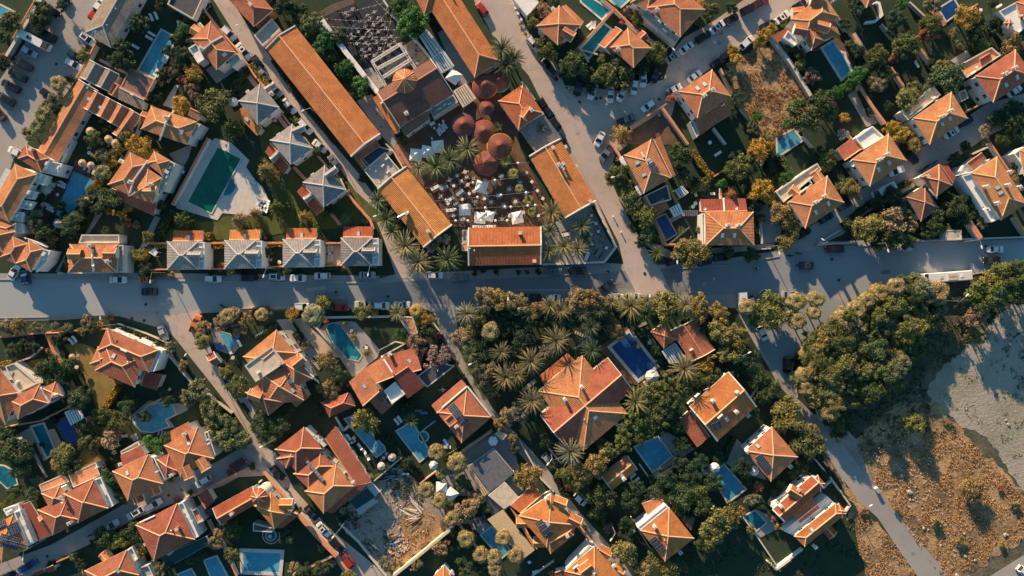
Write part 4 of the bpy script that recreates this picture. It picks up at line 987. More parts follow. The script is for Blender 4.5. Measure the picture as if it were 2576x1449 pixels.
road_('street', [1160, -60, 1240, 90, 1330, 190, 1380, 290, 1410, 330, 1500, 500, 1556, 610, 1572, 680, 1604, 743, 1692, 741, 1662, 680, 1640, 650, 1610, 600, 1565, 520, 1540, 460, 1530, 440, 1548, 390, 1600, 345, 1640, 320, 1690, 290, 1700, 250, 1760, 190, 1840, 140, 1900, 100, 1960, 60, 2120, -60, 1960, -60, 1870, 0, 1800, 50, 1720, 95, 1690, 130, 1670, 200, 1560, 228, 1420, 215, 1400, 160, 1335, 90, 1290, 0, 1270, -60])  # lower end runs over the main road as a painted strip of sunlight
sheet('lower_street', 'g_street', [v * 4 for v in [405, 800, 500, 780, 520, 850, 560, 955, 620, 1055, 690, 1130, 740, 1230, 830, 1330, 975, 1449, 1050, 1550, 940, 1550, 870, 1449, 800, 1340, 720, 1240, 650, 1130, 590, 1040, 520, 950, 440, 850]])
road('upper_street', [2700, 200, 2480, 262, 2350, 350, 2190, 460, 2030, 575, 1950, 634, 2070, 612, 2120, 590, 2180, 535, 2300, 470, 2480, 345, 2700, 240])
road('car_park', [100, -80, 270, -60, 290, -60, 235, 110, 190, 205, 120, 300, 60, 372, 35, 400, 0, 500, -40, 640, -60, 700, -300, 700, -300, 200, 0, 200, 62, 112])
road('corner_road', [2480, 1455, 2650, 1350, 2800, 1400, 2700, 1600, 2500, 1600])
# fields and dry ground on the right
S(3, 2)
sheet('dirt_verge', 'g_soil', [1700, 100, 2700, -200, 2700, 400, 2400, 600, 1600, 1050, 700, 1300, 600, 1100])
sheet('scrub_ground', 'g_soil', [2300, 200, 2800, -300, 2800, 100, 2450, 500, 1800, 1000, 1560, 1260, 900, 1500, 640, 1449, 800, 1150, 1300, 900, 1560, 500, 1780, 330])
sheet('ploughed_field', 'g_field', [2350, 250, 2800, -150, 2900, 3000, 2576, 2060, 2200, 1500, 1650, 1230, 1600, 1050, 1700, 850])
S(3, 3)
sheet('dry_lot', 'g_dry', [900, 60, 1300, -300, 1700, -300, 2000, 50, 2300, 330, 2700, 750, 2700, 1010, 2000, 1440, 1700, 1560, 1480, 1100, 1250, 760, 1060, 520, 880, 300])
sheet('verge_gravel', 'g_dirt', [560, -60, 800, -40, 960, 280, 1060, 500, 1020, 520, 700, 130])
sheet('dry_lot', 'g_dry', [560, 230, 620, 250, 760, 480, 1000, 790, 1200, 1030, 1480, 1449, 1500, 1600, 700, 1600, 400, 1200, 800, 860, 840, 700, 560, 300])
sheet('dark_verge', 'g_lawn_dark', [640, 900, 860, 870, 900, 1100, 960, 1300, 1000, 1600, -1200, 1600, -900, 900, 0, 1300, 250, 1250])
sheet('right_hand_road', 'g_asphalt', [300, -260, 440, 0, 520, 120, 700, 400, 900, 680, 1100, 860, 1200, 1010, 1500, 1449, 1580, 1560, 1900, 1560, 1820, 1449, 1600, 1190, 1300, 820, 1080, 560, 880, 300, 700, 60, 560, -140])
ROADQ.append([(v.x, v.y) for v in PL([300, -260, 440, 0, 520, 120, 700, 400, 900, 680, 1100, 860, 1200, 1010, 1500, 1449, 1580, 1560, 1900, 1560, 1820, 1449, 1600, 1190, 1300, 820, 1080, 560, 880, 300, 700, 60, 560, -140])])
S(2, 0)
sheet('dry_lot', 'g_dry', [2150, 640, 2300, 600, 2420, 500, 2640, 420, 2760, 640, 3000, 950, 2930, 1300, 2780, 1449, 2640, 1449, 2420, 1330, 2250, 980])
sheet('dirt_yard', 'g_deck', [1210, 1310, 1500, 1130, 1530, 1180, 1780, 1449, 1500, 1460, 1060, 1449])
S(1, 3)
sheet('dirt_lot', 'g_dirt', [1180, 500, 1450, 340, 1620, 500, 1780, 620, 1980, 960, 1380, 1449, 1290, 1449, 1040, 1120, 860, 960, 800, 860])
sheet('dry_lot', 'g_dry', [1480, 680, 1620, 700, 1980, 960, 1700, 1180, 1380, 1440, 1340, 1380, 1450, 1150])
# pavements
S(0, 0)
sheet('pavement', 'g_paving', [700, 2744, 1330, 2744, 3820, 2775, 3815, 2818, 1330, 2790, 700, 2780])
sheet('pavement', 'g_paving', [4560, 2744, 6120, 2665, 6160, 2700, 4580, 2785])
for flat in ([2150, 390, 2420, 690, 2870, 1300, 3270, 1780, 3300, 1755, 2905, 1275, 2460, 660, 2190, 365],): sheet('pavement', 'g_pink', flat)
S(2, 1)
sheet('pavement', 'g_pink', [560, 10, 850, 560, 1040, 1000, 990, 900, 1050, 1040, 930, 860, 800, 560, 520, 20])
sheet('pavement', 'g_pink', [1090, 540, 1440, 1000, 1600, 1080, 2400, 1020, 2640, 1000, 2640, 1050, 2400, 1075, 1560, 1145, 1330, 1010, 1180, 690, 1050, 520])
S(3, 1)
sheet('driveway', 'g_paving', [-80, 640, -10, 600, 140, 850, 100, 985, -80, 1010])
# courtyards
S(1, 1)
sheet('restaurant_courtyard', 'g_deck', [1340, 30, 1500, -60, 1700, -250, 2080, -640, 2260, -760, 2420, -580, 2620, -250, 2660, 50, 3020, 760, 2870, 835, 2140, 842, 1990, 830, 1530, 230, 1450, 270])
sheet('wooden_deck', 'g_brick', [1350, 40, 1440, -5, 1560, 130, 1620, 260, 1540, 240, 1450, 190])
S(2, 1)
sheet('garden_court', 'g_paving', [300, 830, 535, 745, 830, 590, 900, 800, 1040, 1040, 930, 1190, 310, 1212])
S(1, 0)
sheet('event_yard', 'g_black', [640, 160, 1000, 0, 1040, 60, 1270, -60, 1360, -60, 1430, 330, 1620, 400, 1480, 480, 1290, 860, 1210, 890, 960, 560])
sheet('stage_floor', 'g_beige', [1480, 465, 1590, 390, 1730, 600, 1600, 690])
sheet('stage_floor', 'g_paving', [1090, 700, 1160, 680, 1310, 850, 1220, 910])
sheet('service_lane', 'g_paving', [1000, 1000, 1160, 920, 1220, 1060, 1430, 1420, 1380, 1500, 1250, 1350])
sheet('service_lane', 'g_paving', [1830, 330, 1900, 290, 2200, 780, 2170, 830, 2040, 860, 1990, 720])
sheet('hedge_bed', 'g_lawn_dark', [260, 200, 620, 150, 1180, 940, 1000, 1020, 400, 260])
S(0, 1)
sheet('lawn', 'g_lawn', [1900, 770, 2190, 790, 2250, 730, 2700, 730, 2760, 600, 2576, -200, 2576, -260, 2900, -140, 3900, 760, 3300, 860, 2100, 980, 1680, 980, 1560, 940])
sheet('pool_terrace', 'g_stone', [2170, -60, 2330, -10, 2510, 165, 2478, 235, 2576, 370, 2650, 440, 2715, 590, 2640, 705, 2520, 725, 2240, 695, 2190, 768, 1770, 645, 2060, 20])
sheet('pool_deck', 'g_deck', [590, 360, 720, 405, 580, 690, 520, 690, 350, 1000, 240, 940, 400, 560])
sheet('pool_deck', 'g_deck', [755, 160, 980, 250, 955, 350, 740, 260])
sheet('garden_path', 'g_paving', [900, 680, 1040, 690, 840, 1000, 620, 1290, 560, 1290])
sheet('garden_path', 'g_paving', [1560, 720, 1620, 740, 1490, 1010, 1420, 1090, 1400, 1060])
sheet('yard', 'g_paving', [1700, 100, 1940, 0, 1900, 140, 1620, 640, 1560, 620, 1780, 200])
sheet('terrace', 'g_beige', [3250, 1010, 3440, 1010, 3440, 1225, 3250, 1230])
sheet('car_park_edge', 'g_asphalt', [600, -300, 860, -300, 700, 60, 500, 200, 560, 0])
S(0, 0)
sheet('garden_lawn', 'g_lawn_dark', [1500, 60, 1960, 220, 1760, 380, 1620, 300, 1380, 700, 1040, 560])
sheet('garden_path', 'g_stone', [1640, 1060, 1760, 860, 1800, 860, 1740, 1030, 1760, 1100])
sheet('house_terrace', 'g_paving', [2070, 700, 2180, 840, 2420, 680, 2440, 600, 2300, 560])
S(0, 2)
sheet('garden_lawn', 'g_lawn_dry', [640, 560, 850, 560, 1000, 640, 1100, 900, 1250, 950, 1040, 1230, 980, 1230, 860, 900])
sheet('garden_lawn', 'g_lawn_dry', [270, 740, 470, 700, 480, 960, 400, 950])
sheet('pool_terrace', 'g_paving', [1290, 1310, 1500, 1130, 1900, 1170, 1890, 1230, 1700, 1320, 1760, 1400, 1440, 1470])
sheet('pool_deck', 'g_paving', [2110, 400, 2190, 420, 2290, 600, 2420, 580, 2340, 680, 2180, 620])
S(0, 3)
sheet('garden_lawn', 'g_lawn_dry', [760, 300, 880, 110, 1080, 280, 980, 400, 800, 420])
sheet('pool_terrace', 'g_paving', [150, 40, 330, -60, 480, 280, 440, 290, 360, 100, 210, 200])
S(1, 2)
sheet('driveway', 'g_paving', [205, 320, 360, 310, 640, 700, 560, 700, 380, 580])
sheet('terrace_walk', 'g_beige', [355, 315, 480, 300, 560, 400, 860, 640, 980, 880, 1120, 780, 1000, 900, 870, 700, 650, 690, 420, 400])
sheet('pool_terrace', 'g_paving', [870, 330, 1000, 340, 1250, 625, 1220, 700, 970, 895, 800, 640, 640, 420, 700, 360])
sheet('garden_lawn', 'g_lawn_dark', [1080, 390, 1420, 300, 1520, 440, 1400, 545, 1240, 620])
S(1, 3)
sheet('gravel_yard', 'g_paving', [2100, 200, 2400, 0, 2576, 60, 2700, 600, 2400, 900, 2290, 640, 1800, 640, 1880, 440])
sheet('pool_deck', 'g_paving', [2120, 900, 2240, 850, 2380, 950, 2260, 1030])
S(2, 2)
sheet('pool_deck', 'g_deck', [880, 600, 960, 530, 1150, 380, 1290, 560, 1560, 860, 1500, 900, 1370, 1000, 1180, 960, 900, 640])
S(2, 3)
sheet('pool_terrace', 'g_paving', [1380, 480, 1660, 290, 1840, 170, 1560, 0, 1480, 60, 1640, 240, 1400, 430])
sheet('pool_terrace', 'g_paving', [1860, 420, 2120, 290, 2250, 60, 2400, 200, 2560, 480, 2330, 420, 2140, 310, 1990, 450])
sheet('pool_terrace', 'g_paving', [2300, 870, 2450, 770, 2560, 830, 2700, 960, 2500, 1060])
S(3, 0)
sheet('pool_terrace', 'g_deck', [440, 520, 640, 400, 690, 380, 790, 470, 905, 690, 840, 720, 700, 500])
sheet('garden_walk', 'g_beige', [845, 345, 880, 325, 1020, 560, 1005, 620])
sheet('garden_walk', 'g_pink', [800, 960, 880, 900, 1100, 1240, 990, 1280])
sheet('pool_terrace', 'g_brick', [1620, 110, 1720, 90, 1800, 240, 1760, 270])
sheet('back_yard', 'g_paving', [1830, 610, 2000, 500, 2040, 570, 1900, 660])
# ================================================================= HOUSES
S(0, 0)
house('the long dark roofed white building', 'long white building with a dark roof and a pale lit slope beside the car park', [('H', (850, 330, 1290, -455, 1555, -305), 3.8, 'k')], [('glass', 940, 290, 1050, 360, 1010, 430, 920, 350, 3), ('vent', 1180, 100), ('vent', 1090, 265)])
house('the small dark roofed hall', 'flat dark roofed hall with white edge above the upper left pool', [('F', (1690, 50, 1950, 200, 2060, -40), 3.5, 'd')])
house('the house atop the lane', 'orange tiled house with white terraces where the upper left lane begins', [('H', (2120, 210, 2375, 525, 2180, 705), 5.6, 't'), ('F', (1900, 490, 1985, 440, 2065, 600, 2000, 645), 3, 'w'), ('F', (2280, 590, 2400, 540, 2440, 600, 2340, 680), 4.6, 'b')], [('pw', 2050, 500, 2130, 430, 2240, 370), ('ch', 2040, 500), ('ch', 2040, 270), ('sk', 2260, 550), ('dor', 2000, 330, 1930, 290)])
house('the striped shed roofs', 'pair of corrugated beige shed roofs in stripes by the car park wall', [('G', (905, 605, 810, 775, 960, 855), 3, 'k', {'rise': .9}), ('G', (1055, 680, 960, 855, 1105, 925), 3, 'k', {'rise': .9}), ('F', (1150, 825, 1205, 855, 1135, 970, 1085, 935), 2.8, 'm')], [])
house('the dark poolside annex', 'dark flat roofed annex with brown tiled lower half beside the upper left pool', [('F', (1310, 680, 1560, 800, 1460, 1000, 1210, 880), 3.2, 'm', {'par': .12}), ('S', (1215, 890, 1460, 1010, 1430, 1110, 1165, 985), 2.7, 'k')], [('ac', 1340, 955)])
house('the sawtooth orange roofs', 'row of four narrow orange sawtooth roofs below the striped sheds', [('G', (940, 905, 845, 1085, 960, 1150), 3, 't', {'rise': .8}), ('G', (1062, 970, 967, 1150, 1085, 1215), 3, 't', {'rise': .8}), ('G', (1184, 1035, 1080, 1215, 1198, 1278), 3, 't', {'rise': .8}), ('G', (1306, 1095, 1135, 1340, 1250, 1410), 3, 't', {'rise': .8})], [('sk', 900, 1000), ('sk', 1010, 1080), ('tank', 900, 870)])
house('the long arcade roof', 'long narrow red and orange tiled arcade roof bordering the car park', [('G', (790, 800, 360, 1545, 560, 1660), 3, 't', {'rf': .42})], [])
house('the white divided orange house', 'orange twin house with a white dividing wall above the triangular pool terrace', [('H', (1520, 1065, 1985, 1222, 1880, 1455), 5.6, 't'), ('S', (1920, 1090, 2040, 1150, 2000, 1215, 1890, 1160), 4, 'n', {'nowin': 1}), ('F', (1970, 1240, 2030, 1250, 1950, 1380, 1900, 1350), 4.4, 'b')], [('pw', 1760, 1110, 1690, 1190, 1610, 1410), ('ch', 1690, 1190), ('sk', 1830, 1330), ('dor', 1500, 1190, 1430, 1170)])
S(1, 0)
house('the topmost grey lane house', 'grey hip roofed house nearest the top in the row along the lane', [('H', (-180, 1015, 40, 840, 235, 1080), 5.6, 'g'), ('S', (-125, 1080, 70, 1290, 10, 1365, -215, 1130), 3, 'o')], [('ch', -60, 940), ('ch', 170, 950), ('dor', 140, 890, 200, 850, .8), ('sk', -90, 1200)])
S(1, 1)
house('the middle grey lane house', 'grey hip roofed house in the middle of the three along the lane', [('H', (140, -39, 365, -204, 572, 42), 5.6, 'g'), ('S', (150, -5, 345, 225, 280, 310, 90, 78), 3, 'o')], [('ch', 250, -80), ('dor', 430, -140, 500, -170, .8), ('dor', 215, 120, 170, 160, .8)])
house('the lowest grey lane house', 'grey hip roofed house nearest the bottom in the row along the lane', [('H', (470, 385, 692, 212, 905, 460), 5.6, 'g'), ('S', (480, 410, 690, 650, 605, 722, 412, 480), 3, 'o')], [('ch', 590, 320), ('dor', 760, 290, 830, 240, .8), ('dor', 555, 530, 510, 560, .8)])
S(0, 1)
for i, (x, y, xs, nm) in enumerate(((1680, 980, (1748, 870, 2048), 'first'), (2258, 968, (2315, 862, 2620), 'second'), (2844, 957, (2886, 846, 3192), 'third'), (3428, 942, (3456, 830, 3752), 'fourth'))):
    house('the %s grey street house' % nm, '%s from the left of the grey hip roofed houses lining the main road' % nm, [('H', (x, y, x + 318, y, x + 318, y + 285), 5.6, 'g'), ('S', (xs[2], y - 5, xs[0], y - 5, xs[0], xs[1], xs[2], xs[1]), 3, 'o'), ('F', (x + 322, y + 6, x + 385, y + 6, x + 385, y + 280, x + 322, y + 280), 4.8, 'w')],
          [('dor', x + 285, y + 135, x + 340, y + 135, .8), ('sk', xs[0] + 150, y - 40), ('ac', x + 350, y + 60), ('ac', x + 352, y + 200), ('ch', x + 350, y + 140)])
house('the lone orange street house', 'orange hip roofed house beside the main road left of the grey roofed houses', [('H', (700, 1008, 1190, 1008, 1175, 1290), 5.6, 't'), ('F', (830, 912, 1210, 912, 1210, 1000, 800, 1000), 3.2, 'b'), ('F', (1195, 1016, 1252, 1016, 1252, 1290, 1180, 1290), 4.6, 'b')], [('ch', 930, 1025), ('ch', 740, 1180), ('ch', 1110, 1180), ('pw', 935, 1060, 930, 1160, 948, 1280), ('dish', 957, 1215), ('dor', 770, 1110, 700, 1110), ('dor', 1120, 1100, 1190, 1100)])
house('the left edge apartment building', 'long orange roofed apartment building with white balconies at the left edge', [('H', (150, 200, -130, 680, 90, 785), 6, 't'), ('H', (265, 0, 500, 140, 415, 285), 6.2, 't'), ('F', (465, 160, 640, 200, 580, 325, 430, 285), 4.2, 'w'), ('F', (365, 285, 490, 320, 445, 420, 320, 375), 4.2, 'w'), ('F', (255, 440, 370, 480, 340, 560, 210, 540), 4.2, 'w'), ('F', (205, 560, 350, 580, 310, 665, 165, 640), 4.2, 'w'), ('F', (130, 680, 250, 690, 230, 790, 100, 770), 4.2, 'w'), ('F', (160, 790, 240, 800, 250, 900, 150, 900), 4, 'w')],
      [('glass', 120, 270, -40, 560, -80, 530, 60, 245, 6), ('ac', 480, 200), ('ac', 600, 240), ('dish', 560, 270), ('ac', 420, 330), ('ac', 300, 490), ('ac', 280, 600), ('dish', 330, 610), ('ac', 180, 720), ('chb', 340, 60)])
house('the finger roofed house', 'orange house with parallel hipped finger roofs where the left edge meets the main road', [('H', (130, 932, 5, 1135, 155, 1205), 5.8, 't'), ('H', (290, 965, 160, 1200, 312, 1290), 6, 't'), ('H', (-10, 790, -150, 1000, 20, 1090), 5.6, 't'), ('H', (-80, 740, 160, 800, 120, 935), 5.4, 't'), ('F', (435, 1055, 520, 1075, 470, 1195, 370, 1290, 310, 1290)[:8], 4, 'w'), ('F', (250, 940, 420, 1000, 480, 1040, 270, 960)[:8], 4.2, 'w')], [('ac', 450, 1110), ('dish', 470, 1160)])
house('the orange green-pool house', 'large orange twin house with white party wall left of the green pool', [('H', (1310, 83, 1083, 408, 1300, 515), 5.8, 't'), ('H', (1550, 70, 1710, 165, 1640, 330, 1475, 190), 5.8, 't'), ('H', (1490, 250, 1625, 340, 1535, 600, 1310, 520), 5.8, 't'), ('S', (1140, 452, 1590, 605, 1545, 722, 1105, 528), 3.2, 'r'), ('F', (1705, 165, 1775, 200, 1650, 480, 1590, 465), 4.8, 'b')],
      [('pw', 1545, 90, 1480, 180, 1350, 360, 1300, 520), ('ch', 1335, 390), ('ch', 1245, 180), ('ch', 1535, 415), ('ac', 1720, 240), ('ac', 1690, 330), ('sk', 1680, 280), ('dor', 1520, 480, 1600, 480)])
S(1, 0)
house('the pink walled house', 'red hip roofed house with pink wall and grey terrace at the lane top', [('H', (-290, -20, -25, 265, 175, 95), 5, 'r'), ('F', (165, 185, 245, 300, 70, 470, -15, 360), 3.4, 'c')], [('chb', -40, 60)], wall='stucco_pink')
house('the long orange barn', 'longest orange gabled barn roof with white gable ends right of the lane', [('G', (100, 490, 955, 1575, 1250, 1345), 5, 'o', {'verge': 1})], [])
S(1, 1)
house('the grey flat terrace', 'grey flat roof terrace with an L shaped red tiled roof below the long barn', [('F', (1085, 265, 1300, 82, 1455, 268, 1225, 445), 3.6, 'c'), ('S', (970, 122, 1215, -40, 1250, 20, 1030, 170), 3.9, 'r', {'nowin': 1}), ('S', (1055, 150, 1128, 245, 1085, 270, 985, 140), 3.6, 'r', {'nowin': 1, 'rise': .4}), ('F', (1065, 140, 1230, 20, 1370, 60, 1150, 240), 3.2, 'd', {'par': .1})], [('ac', 1320, 150), ('ac', 1280, 220), ('vent', 1150, 260), ('vent', 1210, 280), ('ac', 1330, 285), ('vent', 1250, 395)])
house('the gabled restaurant hall', 'orange gabled hall with white ends standing left of the restaurant tables', [('G', (1225, 455, 1685, 1040, 1972, 812), 5, 'o', {'verge': 1})], [('chb', 1520, 700), ('ch', 1740, 885), ('duct', 1450, 755, 1540, 690)])
house('the two tone gabled building', 'gabled building beside the main road, bright orange slope above, dark red slope below', [('G', (2142, 842, 2868, 830, 2868, 1212), 5, 'o', {'verge': 1}), ('F', (2070, 990, 2135, 990, 2135, 1075, 2070, 1075), 3, 'f', {'par': .1}), ('F', (2075, 865, 2132, 865, 2132, 985, 2075, 985), 2.6, 'c')], [('vent', 2155, 1055), ('vent', 2200, 1075), ('chb', 2655, 900), ('chb', 2800, 1180)])
S(1, 0)
house('the domed brown hall', 'brown tiled hall with a round ribbed orange turret beside the metal stage', [('G', (1215, 925, 1755, 592, 1990, 945), 5.6, 'n', {'rf': .32, 'rise': 1.7}), ('S', (1370, 1130, 1640, 1000, 1760, 1190, 1500, 1375), 4.4, 'n', {'rise': 1.5}), ('S', (1235, 960, 1455, 1300, 1400, 1350, 1170, 980), 3.2, 'o', {'rise': .6, 'nowin': 1})], [('cone', 1498, 815, 120, 7.6), ('ch', 1520, 1150), ('ac', 1270, 1040)])
house('the cluttered flat roof', 'narrow white edged flat roof with clutter beside the domed hall', [('F', (1745, 1095, 1990, 955, 2035, 1030, 1785, 1190), 3, 'c')], [('ac', 1850, 1100), ('ac', 1900, 1060), ('ac', 1950, 1050), ('vent', 1820, 1120)])
house('the top centre red roof', 'red hip roofed building cut by the top edge above the trees', [('H', (1575, -90, 1690, 152, 1935, 10), 5, 'r')], [])
house('the long hipped orange roof', 'long orange roof with a dark hipped lower end above the brown tents', [('H', (1660, -55, 2200, 778, 2460, 610), 5, 'o')], [('ac', 1980, -20)])
S(2, 0)
house('the orange dormered street roof', 'orange hip roof with a small white dormer between the street and the tents', [('H', (110, 845, 315, 1135, 65, 1305), 5, 'o')], [('ch', 195, 1120), ('dor', 150, 1140, 110, 1200, 1.1)])
house('the weathered grey tile roof', 'weathered grey brown tiled roof shaded by a palm next to the street', [('S', (60, 1290, 320, 1155, 505, 1395, 240, 1540), 3.2, 'g', {'rise': .9})], [])
S(2, 1)
house('the many chimneyed hall', 'orange gabled hall with several chimneys between courtyard and sunlit street', [('G', (175, 125, 535, 745, 845, 570), 5, 'o', {'verge': 1})], [('ch', 470, 215), ('chb', 512, 205), ('chb', 410, 45), ('chb', 535, 38), ('chb', 645, 230), ('chb', 785, 582), ('dish', 490, 238), ('dish', 516, 248)])
S(2, 0)
house('the orange pyramid roofed house', 'orange pyramid roofed house with white chimney at the corner by the walled lawn', [('H', (475, 55, 690, 250, 460, 455), 5.4, 't'), ('S', (500, 70, 690, 270, 725, 215, 542, 45), 4.4, 't', {'rise': .5, 'nowin': 1})], [('ch', 412, 110), ('dor', 560, 350, 610, 380)])
house('the turquoise pool house', 'orange house with a flat winged roof beside the long turquoise pool', [('H', (1165, 277, 1405, 482, 1225, 682), 5.4, 't'), ('G', (1040, 270, 870, 448, 985, 545), 4.6, 't', {'rise': .8})], [('ch', 1060, 510), ('dor', 1290, 395, 1340, 350)])
house('the big white terraced house', 'big orange roofed house with a white walled terrace beside the upper parking street', [('H', (1610, -200, 1945, 95, 1695, 372), 5.8, 't'), ('H', (1360, 105, 1190, 25, 1420, -230), 5.4, 't'), ('F', (1345, 85, 1690, 378, 1645, 448, 1300, 165), 3.4, 'b')], [('ch', 1450, 115), ('ac', 1480, 225), ('vent', 1535, 260), ('ac', 1440, 300), ('vent', 1650, 355), ('tank', 1530, 310)])
house('the plaza side twin house', 'orange twin house with stone chimneys and red sheds below the parking plaza', [('H', (1675, 920, 2015, 697, 2205, 965), 6, 't'), ('S', (1840, 1215, 1990, 1115, 2062, 1240, 1890, 1365), 3.2, 'r'), ('S', (1990, 1110, 2150, 1020, 2212, 1150, 2065, 1242), 3.2, 'r'), ('F', (1780, 1230, 1830, 1220, 1880, 1360, 1850, 1390), 2.8, 'b')], [('ch', 1925, 975), ('ch', 2005, 915), ('sk', 1867, 890), ('sk', 1935, 848), ('ac', 2120, 1060)])
house('the white sheet roof', 'long white sheet roof beside the street at the top edge', [('F', (20, 0, 150, 160, 272, 25, 140, -120), 3, 'w', {'par': .05})], [])
S(3, 0)
house('the many gabled house', 'red orange house with several small gables beside the L shaped pool', [('H', (225, 190, 560, -60, 708, 162), 5.6, 't'), ('H', (240, 200, 435, 510, 580, 410), 5.4, 't'), ('H', (400, 250, 660, 190, 720, 345, 540, 410), 5, 'r'), ('S', (190, 290, 215, 320, 100, 430, 40, 355), 3, 'r', {'nowin': 1}), ('F', (195, 310, 310, 420, 262, 470, 150, 385), 3.4, 'w')], [('dor', 300, 130, 235, 140), ('dor', 320, 310, 260, 300), ('dor', 540, 275, 590, 290), ('dor', 490, 10, 430, 0), ('ch', 640, 20), ('sk', 260, 380)])
house('the small top edge roof', 'orange roofed house cut by the top edge with white curved terrace', [('H', (890, -60, 990, 78, 1150, -30), 5, 't')], [])
house('the white corner house', 'white flat roofed house with a little red hipped turret in the upper right corner', [('F', (2310, 120, 2490, 22, 2640, 230, 2500, 350), 5, 'w'), ('H', (2495, 20, 2700, -80, 2760, 130), 6, 't'), ('H', (2370, 230, 2425, 180, 2470, 235), 5.6, 't', {'nowin': 1})], [('tank', 2310, 70), ('ac', 2530, 165)])
house('the far right orange house', 'orange twin house at the right edge with a flat orange terrace behind', [('H', (2085, 765, 2490, 497, 2672, 762), 6, 't'), ('F', (1900, 665, 2240, 480, 2335, 560, 1990, 790), 3.3, 'f'), ('S', (2120, 600, 2220, 540, 2260, 600, 2150, 665), 4, 'r', {'nowin': 1, 'rise': .4})], [('ch', 2360, 750), ('ch', 2455, 695), ('sk', 2395, 855), ('sk', 2505, 780), ('tank', 2050, 740), ('dish', 2070, 678)])
house('the plank terraced twin house', 'orange twin house with pale plank terrace, second from the right on the diagonal street', [('H', (1460, 1187, 1845, 922, 2012, 1190), 6, 't'), ('F', (1330, 1130, 1660, 870, 1730, 960, 1400, 1215), 3.3, 'b'), ('F', (1900, 940, 1975, 900, 2010, 990, 1940, 1030), 3.5, 'f')], [('ch', 1730, 1180), ('ch', 1815, 1125), ('sk', 1752, 1248), ('sk', 1830, 1195), ('ac', 1430, 1150), ('ac', 1660, 990)])
S(3, 1)
house('the white terraced twin house', 'orange twin house with a bright white rear terrace halfway up the diagonal street', [('H', (840, 158, 1212, -105, 1397, 165), 6, 't'), ('F', (870, -55, 1045, -178, 1160, -70, 960, 55), 4, 'w'), ('S', (760, 170, 940, 45, 840, -60, 690, 55), 3.4, 't', {'rise': .5})], [('ch', 1100, 165), ('ch', 1180, 110), ('sk', 1113, 258), ('sk', 1215, 188), ('dish', 835, 220)])
house('the brown terraced twin house', 'orange twin house with a brown flat terrace, lowest on the diagonal street', [('H', (205, 580, 597, 318, 768, 588), 6, 't'), ('F', (70, 482, 490, 195, 532, 262, 150, 592), 3.3, 'b')], [('ch', 465, 590), ('ch', 550, 530), ('sk', 482, 690), ('sk', 607, 603), ('dor', 270, 490, 230, 460), ('dor', 490, 330, 460, 290), ('pw', 320, 495, 440, 400, 400, 350)])
house('the brown and orange pair', 'small house of one orange and one dark brown hip roof right of the diagonal street', [('H', (1525, 325, 1720, 205, 1855, 415, 1700, 530), 4.6, 't'), ('H', (1395, 535, 1580, 405, 1715, 640, 1540, 780), 3.6, 'n'), ('S', (1720, 210, 1850, 400, 1890, 330, 1790, 180), 3.6, 'r', {'rise': .5})], [('pw', 1620, 455, 1700, 550), ('chb', 1580, 330)])
house('the white facade house', 'long orange roof on a white facade with small windows at the right edge', [('H', (2305, 125, 2610, 600, 2345, 768), 6, 't'), ('F', (1935, 325, 2045, 292, 2345, 748, 2235, 790), 4.6, 'w'), ('F', (1900, 320, 1955, 215, 2230, 150, 2050, 285), 3.6, 'w'), ('S', (1995, 195, 2140, 90, 2200, 150, 2060, 260), 4.3, 'r', {'nowin': 1, 'rise': .4})], [('ch', 2172, 437), ('ch', 2280, 602), ('ch', 2390, 420), ('ch', 2402, 290), ('ch', 2502, 440), ('sk', 2310, 440), ('sk', 2340, 492), ('ac', 2210, 660), ('dish', 2140, 650)])
house('the right edge white house', 'white house with orange roof corner cut by the right edge', [('F', (2460, 100, 2560, 30, 2640, 130, 2560, 240), 4.5, 'w'), ('H', (2530, 60, 2750, -60, 2800, 200), 5.5, 't')], [])
house('the pale garage', 'pale flat garage standing on the upper edge of the main road', [('F', (1795, 865, 1945, 865, 1950, 965, 1780, 970), 2.8, 'b', {'par': .1})], [], cat='garage')
S(2, 1)
house('the roof glazed house', 'orange house with glazed solar heater on the roof beside the sunlit street', [('H', (1125, 112, 1325, 500, 1600, 340), 5.8, 't'), ('S', (1420, -40, 1600, 330, 1645, 310, 1490, -75), 4.8, 't', {'rise': .7, 'nowin': 1})], [('tank', 1310, 110), ('sol', 1400, 215, 1430, 260, 2), ('sk', 1262, 190), ('sk', 1328, 310), ('sk', 1400, 190), ('sk', 1370, 160)])
for nm, q in (('upper left', (1078, 150, 1110, 120, 1155, 215, 1125, 235)), ('lower left', (1235, 430, 1275, 415, 1320, 500, 1285, 520)), ('right', (1545, 210, 1580, 195, 1645, 315, 1600, 335))): canopy(q, 3.4, 'flat_white', 'white awning roof')
house('the dark poolside roof', 'dark flat roof with red lean-to next to the narrow deep blue pool', [('F', (1335, 520, 1560, 410, 1600, 560, 1390, 625), 3.2, 'd'), ('S', (1525, 550, 1385, 640, 1440, 752, 1585, 640)[:8], 3, 'r', {'rise': .3})], [])
house('the main road orange house', 'orange hip roofed house with twin chimneys and white wall facing the main road', [('H', (1942, 682, 2430, 682, 2440, 1018), 6, 't'), ('S', (2122, 678, 1900, 685, 1892, 555, 2118, 552), 3.4, 'r', {'rise': .7}), ('S', (2358, 676, 2138, 680, 2130, 548, 2350, 546), 3.4, 'r', {'rise': .7}), ('F', (1900, 700, 1940, 700, 1940, 1010, 1910, 1010), 4, 'w')], [('ch', 2160, 820), ('ch', 2265, 820), ('sk', 2118, 922), ('sk', 2236, 922), ('dish', 1930, 655), ('dish', 2245, 650), ('pw', 2128, 550, 2138, 680)])
S(0, 2)
